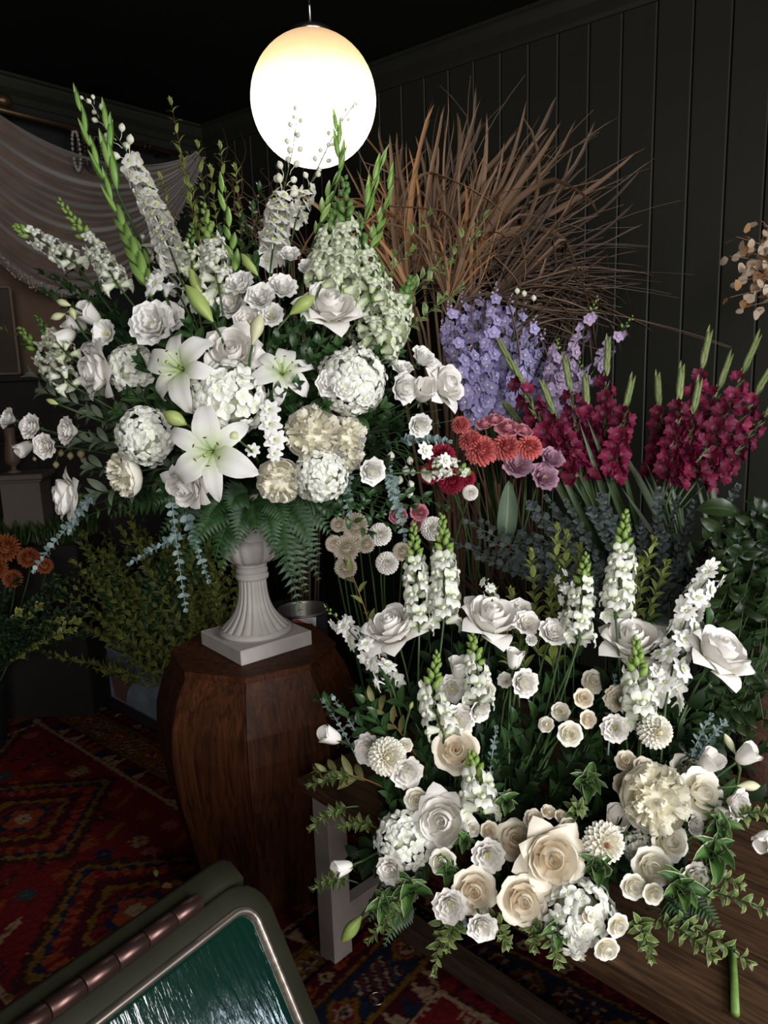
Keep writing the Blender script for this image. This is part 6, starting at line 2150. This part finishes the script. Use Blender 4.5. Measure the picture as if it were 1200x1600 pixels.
# dahlias, roses and lisianthus of the bucket behind the urn bouquet
def back_flower(kind, x, y, r, d, root, label, face=(0, .5, .8), group=None, mat=M_STEMB):
    return bloom(kind, P(x, y, d), r * 1.1 * d / FPX, facing(*face), root + Vector((random.uniform(-.05, .05), random.uniform(-.05, .05), .05)), label, group, mat=mat)


for a in [('dahlia_r', 752, 706, 27, 'coral dahlia, largest, nearest the white snapdragon tip', (-.1, .6, .8)), ('dahlia_r', 790, 700, 24, 'coral dahlia in the middle of the coral group', (.0, .6, .8)), ('dahlia_r', 826, 700, 22, 'coral dahlia nearest the burgundy gladioli', (.2, .6, .8)), ('dahlia_r', 735, 690, 20, 'pale coral dahlia behind the largest one', (-.2, .7, .6)), ('dahlia_r', 720, 665, 16, 'small coral bloom highest below the lilac delphiniums', (-.2, .6, .6)),
          ('dahlia_k', 690, 715, 24, 'crimson dahlia behind the white larkspur buds', (-.2, .5, .8)), ('dahlia_k', 705, 752, 22, 'crimson dahlia lowest under the horizontal snapdragon', (-.1, .2, .9)), ('dahlia_k', 672, 740, 18, 'crimson dahlia half hidden by dangling white buds', (-.2, .3, .9)), ('dahlia_k', 728, 748, 16, 'small crimson bloom beside the long brown stalks', (.1, .3, .9)),
          ('rose_k', 793, 668, 20, 'dusty pink rose above the coral dahlias', (.0, .7, .7)), ('rose_k', 772, 655, 15, 'small dusty pink rose against the lilac delphiniums', (-.1, .7, .6)), ('rose_k', 757, 662, 14, 'dusty pink bud beside the small pink rose', (-.2, .7, .6)), ('rose_k', 818, 672, 15, 'dusty pink rose nearest the gladiolus spikes', (.2, .7, .6)),
          ('lis_m', 808, 727, 23, 'mauve lisianthus directly under the coral dahlias', (.0, .4, .9)), ('lis_m', 862, 717, 19, 'mauve lisianthus beside the burgundy gladioli', (.2, .5, .8)), ('lis_m', 851, 746, 21, 'mauve lisianthus lowest on its stalk before dark stems', (.2, .2, .9)), ('lis_m', 838, 735, 11, 'small pale mauve bud between two mauve lisianthus', (.0, .3, .9)),
          ('rose_k', 655, 800, 14, 'bright pink bloom behind the hanging eucalyptus', (.1, .3, .9)), ('rose_k', 622, 806, 14, 'deep pink bloom left of the hanging eucalyptus', (-.1, .2, .9)), ('rose_k', 652, 820, 10, 'small pink bloom just over the twin snapdragon tips', (.1, .1, .9))]:
    back_flower(a[0], a[1], a[2], a[3], 2.25, BK_DAH + UZ * .05, a[4], a[5])
for a in [('mum', 555, 822, 23, 'cream pompon chrysanthemum, largest and highest, under the urn bouquet'), ('mum', 541, 857, 23, 'cream pompon chrysanthemum in the middle beside the fern tips'), ('mum', 540, 887, 19, 'cream pompon chrysanthemum lowest of the left three'), ('mum', 522, 850, 15, 'cream pompon chrysanthemum half hidden by fern'), ('mum', 572, 850, 16, 'orange-tinted pompon chrysanthemum in shade behind the others'), ('mum_w', 594, 835, 19, 'whitish pompon chrysanthemum right of the largest cream one'), ('mum_w', 605, 880, 19, 'round blush-white pompon chrysanthemum, lowest right'), ('mum', 628, 862, 16, 'peach pompon chrysanthemum behind the left twin snapdragon'),
          ('mum_w', 676, 826, 20, 'blush pompon bloom behind the twin snapdragon tips'), ('mum_w', 735, 770, 13, 'dim blush pompon bloom among the brown stalks'), ('mum', 528, 820, 13, 'small cream pompon bloom behind the fern')]:
    back_flower(a[0], a[1], a[2], a[3], 2.15, BK_MUM + UZ * .05, a[4], (random.uniform(-.2, .2), .3, .9), mat=M_STEM)
# bare stalks under the dahlias
for i in range(16):
    x0 = 700 + i * 9 + random.uniform(-8, 8)
    a, b = P(x0, 745 + random.uniform(0, 20), 2.3), P(725 + (x0 - 700) * .5 + random.uniform(-10, 30), 905, 2.32)
    o = single('flower_stalk', MB().add(*tube([b - b, (a - b) * .5 + CR * .01, a - b], [.0038, .0034, .003], 6)).mesh('flower_stalk', random.choice([M_STEM, M_STEMB, M_STEMB])), 'bare brown-green flower stalk below the coral dahlias', 'stalk', Matrix.Translation(b), 'bare stalks below the dahlias')
bl = sheet_mesh('broad_leaf', blade(1, .32, leafprof(.8, .7, .1), rad(20), rad(-20), .3, nu=4, nv=10, ruf=.02), leaf_mat('broad_grey_leaf', W3(.07, .12, .07), W3(.12, .18, .10), rough=.5, rib=W3(.2, .24, .15)))
b0, b1 = P(788, 850, 2.2), P(795, 748, 2.2)
single('broad_leaf', bl, 'upright broad grey-green leaf with wavy edge below the coral dahlias', 'leaf', along(b1 - b0, -FWD, b0, (b1 - b0).length))
for a, b, label in [((1150, 800), (1085, 790), 'broad dark leaf with brown tip before the burgundy gladiolus stems'), ((1040, 1000), (1010, 940), 'rounded grey leaf behind the right larkspur'), ((1055, 1100), (1075, 1045), 'broad dark round leaf beside the bare rose stem')]:
    A, B_ = P(*a, 1.85), P(*b, 1.85)
    single('broad_leaf', random.choice(LEAF['vine']), label, 'leaf', along(B_ - A, -FWD + UZ * .4, A, (B_ - A).length))

# grey eucalyptus behind the table
for i in range(44):
    x = 690 + 420 * random.random()
    y = 775 + 110 * random.random() + (30 if x < 800 else 0)
    b = BK_EUC + Vector((random.uniform(-.08, .08), random.uniform(-.08, .08), .3))
    d = 1.95 + .2 * random.random()
    lab = 'grey eucalyptus stem in the dim thicket behind the right snapdragons'
    sprig('eucd', b, P(x, y, d), 16, .030, lab, lo=.35, name='eucalyptus_sprig', mat=M_STEMD, spread=1.4, group='grey eucalyptus thicket', bend=Vector((0, 0, .06)), joined=i % 3 != 0)
for x, y, label in [(940, 778, 'grey eucalyptus column rising highest left of the gladiolus stems'), (925, 800, 'grey eucalyptus column with paired discs beside the highest'), (1030, 770, 'grey eucalyptus tip in front of the gladiolus stems'), (1150, 765, 'grey eucalyptus tip reaching over the vine leaves'), (830, 790, 'thin grey eucalyptus tip by the mauve lisianthus')]:
    sprig('eucd', BK_EUC + UZ * .3, P(x, y, 1.95), 20, .034, label, lo=.4, name='eucalyptus_sprig', mat=M_STEMD, spread=1.5, bend=Vector((0, 0, .04)))

# vines at the right edge: a mossy pole with hanging leaves
vp = P(1215, 900, 1.95)
M_POLE = plain('coir_pole', W3(.075, .032, .018), .95, noise=.5, scale=50, bump=.6)
single('coir_pole', MB().add(*lathe([(.05, 0)] + [(.075 + .006 * math.sin(i * 2.1), i * .09) for i in range(13)] + [(.02, 1.12)], 20)).mesh('coir_pole', M_POLE), 'rough brown coir pole behind the hanging vine leaves', 'pole', Matrix.Translation((vp.x, vp.y, 0)))
for i in range(40):
    x = 1085 + 150 * random.random()
    y = 800 + 380 * random.random()
    b = P(1140 + 90 * random.random(), 790 + 60 * random.random(), 1.95)
    t = P(x, max(y, 850), 1.72 + .15 * random.random())
    sprig('vine', b, t, 9, .075, 'dark vine stem with hanging pointed leaves in the mass by the coir pole', lo=.15, mode='alt', name='vine', group='vines by the coir pole', bend=Vector((0, -.05, .05)), stem=.0018, spread=1.1, crown=False, face=-FWD)
for i in range(18):
    b = P(1100 + 110 * random.random(), 1000 + 80 * random.random(), 1.70)
    t = P(1080 + 120 * random.random(), 1130 + 90 * random.random(), 1.62)
    sprig('vine', b, t, 6, .06, 'short vine stem drooping onto the table behind the blush bells', lo=.15, mode='alt', name='vine', group='short vines over the table', bend=Vector((0, -.03, .02)), stem=.0016, crown=False, face=-FWD)

# dried palm leaves before the boarded wall
STRIP = {}
for nm, mt in (('p', M_PALM), ('g', M_PALMG), ('o', M_PALMO)):
    STRIP[nm] = []
    for i in range(12):
        V_, F_, T_ = blade(1, .016 + .011 * (i % 4), leafprof(.4, .4, .35), rad(4 + 12 * (i % 3 - 1)), rad([-10, -45, -95, 30, -28, -70, 5, -120, -18, -55, 40, -8][i]), 0.2, nu=2, nv=12, fold=.8, ruf=.004)
        w_ = T_[:, 1]
        V_[:, 0] += .05 * np.sin(w_ * (3 + i % 5) + i) * w_
        if i % 3 == 1:                      # snapped tips hang down
            k_ = .55 + .05 * (i % 5)
            m_ = w_ > k_
            V_[m_, 2] -= (w_[m_] - k_) * (.6 + .1 * i)
            V_[m_, 1] -= (w_[m_] - k_) * (.5 + .08 * i)
        STRIP[nm].append(sheet_mesh('strip', (V_, F_, T_), mt))


def palm(px, py, d, ang, L, n, fan, label, mats='pg', group=None, droop=0.0, pet=.25):
    """fan leaf: stalk from below, strips fanning out from its hub; ang in the picture, 90 = up"""
    hub = P(px, py, d)
    u = (CR * math.cos(rad(ang)) + CU * math.sin(rad(ang))).normalized()
    base = BK_PAL + Vector((random.uniform(-.06, .06), random.uniform(-.06, .06), .05))
    t = thing('dried_palm_leaf', label, 'dried leaf', base, group)
    stem_part(t, bezpts(base, Vector((base.x, base.y, hub.z - .35)) * .5 + (hub - u * pet) * .5, hub, 8), .008, .005, M_PALM)
    for i in range(n):
        f = (i + .5) / n - .5
        a = rad(ang + fan * f + random.gauss(0, 9))
        dr = (CR * math.cos(a) + CU * math.sin(a) - FWD * random.uniform(-.15, .35)).normalized()
        side = CR * math.cos(a - PI / 2) + CU * math.sin(a - PI / 2)
        zh = -FWD * random.choice((1, 1, -.6)) + side * random.uniform(-1.3, 1.3)
        if droop:
            zh = UZ + (-FWD) * .4 + side * random.uniform(-.4, .4)
        ln = L * random.uniform(.45, 1.12) * (1 - .25 * abs(f) * 2 * .6)
        wpart('strip', random.choice(STRIP[random.choice(mats)]), t, along(dr, zh, hub + dr * .01, ln))
    return t


for a in [(640, 470, 2.75, 104, .62, 26, 50, 'dried brown palm leaf arching up against the globe lamp', 'ppo'), (690, 450, 2.85, 84, .70, 28, 40, 'tallest dried palm leaf, strips standing straight up', 'ppg'), (725, 440, 2.8, 68, .66, 26, 45, 'dried palm leaf with strips bent over at the top', 'pp'), (760, 430, 2.85, 40, .72, 30, 46, 'dried palm leaf spraying toward the upper boards', 'pg'), (780, 440, 2.8, 14, .62, 34, 44, 'thin-stranded dried palm leaf pointing along the boarded wall', 'g'),
          (790, 450, 2.85, -8, .52, 30, 50, 'dried palm leaf drooping toward the dark boards', 'g'), (650, 480, 2.7, 128, .42, 20, 60, 'short dried palm leaf behind the globe lamp edge', 'po'), (700, 500, 2.65, 70, .38, 24, 90, 'low wide dried palm fan above the lilac delphiniums', 'pg'), (775, 560, 2.75, 48, .44, 26, 34, 'pleated dried palm fan with cut straight ends by the dark boards', 'pg'), (735, 470, 2.7, 96, .5, 24, 60, 'orange-brown dried palm leaf in the lit heart of the bunch', 'oop'), (660, 430, 2.8, 95, .5, 22, 46, 'orange-lit dried palm leaf close under the lamp', 'oo'), (600, 420, 2.85, 100, .42, 20, 70, 'dried palm leaf behind the green-tipped snapdragons', 'pp'), (770, 470, 2.75, 28, .6, 26, 60, 'tangled dried palm leaf in the middle of the wall side', 'gp'), (600, 470, 2.8, 60, .4, 18, 60, 'dark dried palm leaf deep behind the snapdragons', 'pg'),
          (620, 380, 2.9, 98, .52, 26, 40, 'dried palm leaf whose curved strips touch the lamp outline', 'pop'), (670, 400, 2.85, 76, .62, 28, 36, 'rearmost dried palm leaf standing against the boards', 'pg'), (735, 400, 2.8, 55, .66, 28, 40, 'dried palm leaf with long arching strips over the wall boards', 'pp'), (700, 470, 2.6, 82, .45, 26, 80, 'nearest brown dried palm leaf right above the lilac bunch', 'ppo'), (800, 500, 2.8, 8, .42, 30, 70, 'scraggy dried palm leaf low toward the loose delphiniums', 'gp'), (790, 520, 2.85, -30, .34, 24, 60, 'dried palm leaf hanging behind the loose pale delphiniums', 'g')]:
    palm(*a, droop=1 if a[3] < 50 else 0)
# finer dead grass among them
for i in range(60):
    x, y = 640 + 160 * random.random(), 420 + 60 * random.random()
    a = rad(random.uniform(-15, 120))
    b = P(x, y, 2.75 + .1 * random.random())
    L = random.uniform(.3, .75)
    u = CR * math.cos(a) + CU * math.sin(a)
    e = b + u * L + CR * .12 - UZ * random.uniform(0, .1) - FWD * random.uniform(-.1, .2)
    single('dried_grass', MB().add(*tube([p - b for p in bezpts(b, b + u * L * .6 + UZ * .05, e, 8)], [.0022, .002, .002, .0018, .0016, .0014, .0012, .001, .0008], 4)).mesh('dried_grass', random.choice([M_PALMG, M_PALM])), 'thin dried grass stalk sticking out of the dried palm bunch', 'dried grass', Matrix.Translation(b), 'dried grass stalks in the palm bunch')
# curly willow behind the lamp
for i in range(16):
    b = P(440 + random.uniform(-40, 60), 400, 2.9)
    e = P(345 + 100 * random.random(), 200 + 130 * random.random(), 2.9)
    foot = BK_WIL + Vector((random.uniform(-.05, .05), random.uniform(-.05, .05), .05))
    pts = [Vector((0, 0, 0)), (b - foot) * .5 + CR * .02]
    ph = random.random() * 6
    for k in range(19):
        t = k / 18
        pts.append(b.lerp(e, t) - foot + (CR * math.sin(t * 15 + ph) + CU * math.cos(t * 11 + ph)) * .018 * (.3 + t) - CR * .06 * math.sin(t * PI))
    single('curly_willow', MB().add(*tube(pts, [.005, .0045] + [.0035 * (1 - .75 * k / 18) for k in range(19)], 5)).mesh('curly_willow', M_TWIG), 'brown curly willow twig in the shadow beside the globe lamp', 'twig', Matrix.Translation(foot), 'curly willow twigs by the lamp')

# honesty (seed discs) at the right edge
for i, (x, y, bx, by) in enumerate([(1150, 370, 1230, 400), (1140, 400, 1230, 420), (1155, 440, 1230, 430), (1140, 465, 1225, 450), (1165, 480, 1230, 470), (1190, 345, 1240, 400), (1185, 410, 1240, 420), (1195, 450, 1250, 440), (1160, 395, 1230, 410), (1200, 480, 1240, 450), (1172, 430, 1235, 430)]):
    sprig('lun' if i % 3 else 'luno', P(bx, by, 2.3), P(x, y, 2.25), 9, .046, 'honesty stem with papery beige seed discs before the dark boards', lo=.2, mode='disc', name='honesty_branch', group='honesty stems at the boarded wall', mat=M_PALM, cat='dried flower', leafname='seed_disc', bend=Vector((0, 0, .01)))
hb = P(1262, 470, 2.32)
hs = thing('honesty_stalk', 'main dried stalk of the honesty bunch at the picture edge', 'dried flower', (hb.x, hb.y, .0))
stem_part(hs, [Vector((hb.x, hb.y, 0)), Vector((hb.x, hb.y, hb.z)), P(1240, 400, 2.3)], .006, .004, M_PALM)

# shrub cuttings in the zinc trough
for i in range(130):
    q = random.random()
    b = ta + tdir * (.05 + (TL - .1) * random.random()) + tback * (.05 + .26 * random.random()) + UZ * .05
    x = 55 + 330 * random.random()
    top = 800 + 60 * random.random() + (40 if x < 130 else 0)
    y = top + 190 * (random.random() ** 1.3)
    t = on_plane(x, y, b - tback * random.uniform(-.1, .15), Vector((.1, 1, 0)))
    sprig('shrub', b, t, 16, .058, 'olive-green variegated shrub cutting packed in the zinc trough', lo=.3, name='shrub_cutting', group='shrub cuttings in the zinc trough', joined=True, mat=M_STEMD, spread=1.1, bend=Vector((0, 0, .08)), stem=.003)
for i in range(16):
    b = ta + tdir * (.1 + .5 * random.random()) + UZ * .2
    x, y = 120 + 230 * random.random(), 790 + 130 * random.random()
    fern(b, on_plane(x, y, b - tback * .2, Vector((.1, 1, 0))), 14, .07, 'dark fern frond standing among the trough shrub cuttings', UZ * .1, 'ferns in the zinc trough')
for i, (x, y) in enumerate([(60, 985), (95, 990), (75, 950), (40, 930)]):
    b = ta - tdir * .05 + tback * .1 + UZ * .25
    sprig('pitto', b, on_plane(x, y, ta, Vector((0, 1, 0))), 10, .06, 'pale variegated sprig drooping out of the trough over the dark floor', lo=.4, group='pale sprigs drooping from the trough', bend=UZ * .1)
# sprig lying on the floor at the rug corner
sprig('dark', on_z(90, 1100, .02), on_z(25, 1060, .06), 8, .075, 'fresh green sprig lying on the floor at the rug corner', lo=.1, mode='alt', name='fallen_sprig', bend=UZ * .03)
# plants at the left edge: clipped grass box and rust chrysanthemums
M_CRATE = plain('dark_crate', W3(.006, .005, .004), .8)
gc = P(45, 850, 3.4)
single('plant_crate', MB().add(*box(.56, .30, gc.z - .0, (0, 0, gc.z / 2), .006)).mesh('plant_crate', M_CRATE, False), 'dark tall crate at the left holding dense green grass', 'crate', Matrix.Translation((gc.x - .05, gc.y + .1, 0)))
mb = MB()
gb = blade(1, .10, leafprof(.7, .5, .3), rad(0), rad(-30), .2, nu=2, nv=3)
for i in range(900):
    p = Vector((random.uniform(-.28, .28), random.uniform(-.16, .16), 0))
    dr = Vector((random.uniform(-.35, .35), random.uniform(-.35, .35), 1))
    mb.add(*gb, M=along(dr, Vector((random.uniform(-1, 1), random.uniform(-1, 1), .1)), p, random.uniform(.06, .13)))
single('clipped_grass', mb.mesh('clipped_grass', leaf_mat('grass_blade', W3(.02, .045, .010), W3(.045, .08, .02))), 'dense dark green grass growing in the tall crate', 'grass', Matrix.Translation((gc.x - .05, gc.y + .1, gc.z)), kind='stuff')
rb = P(-50, 1000, 3.2)
rt, RB = bucket(0, 0, 0, 'black bucket of rust chrysanthemums at the left edge', .12, .38, M_BUCK, (rb.x, rb.y, 0))
for x, y, r, label in [(8, 858, 28, 'rust-orange chrysanthemum cut by the left picture edge'), (45, 872, 20, 'rust-brown chrysanthemum nearest the trough shrub'), (70, 885, 16, 'dark rust chrysanthemum touching the eucalyptus sprig'), (20, 905, 18, 'dull rust chrysanthemum lowest at the left edge'), (-5, 890, 20, 'half-seen rust chrysanthemum at the left edge')]:
    bloom('rust', P(x, y, 3.05), r * 3.05 / FPX, facing(.2, .5, .8), RB + UZ * .1, label, mat=M_STEMD)
for i in range(30):
    x, y = 140 * random.random() - 10, 900 + 100 * random.random()
    sprig('inner' if i % 6 else 'shrub', RB + UZ * .25 + Vector((random.uniform(-.06, .06), random.uniform(-.06, .06), 0)), P(x, y, 3.02), 12, .05, 'dark leafy stem around the rust chrysanthemums', lo=.35, name='leafy_branch', group='leafy stems in the rust bucket', joined=True, mat=M_STEMD)
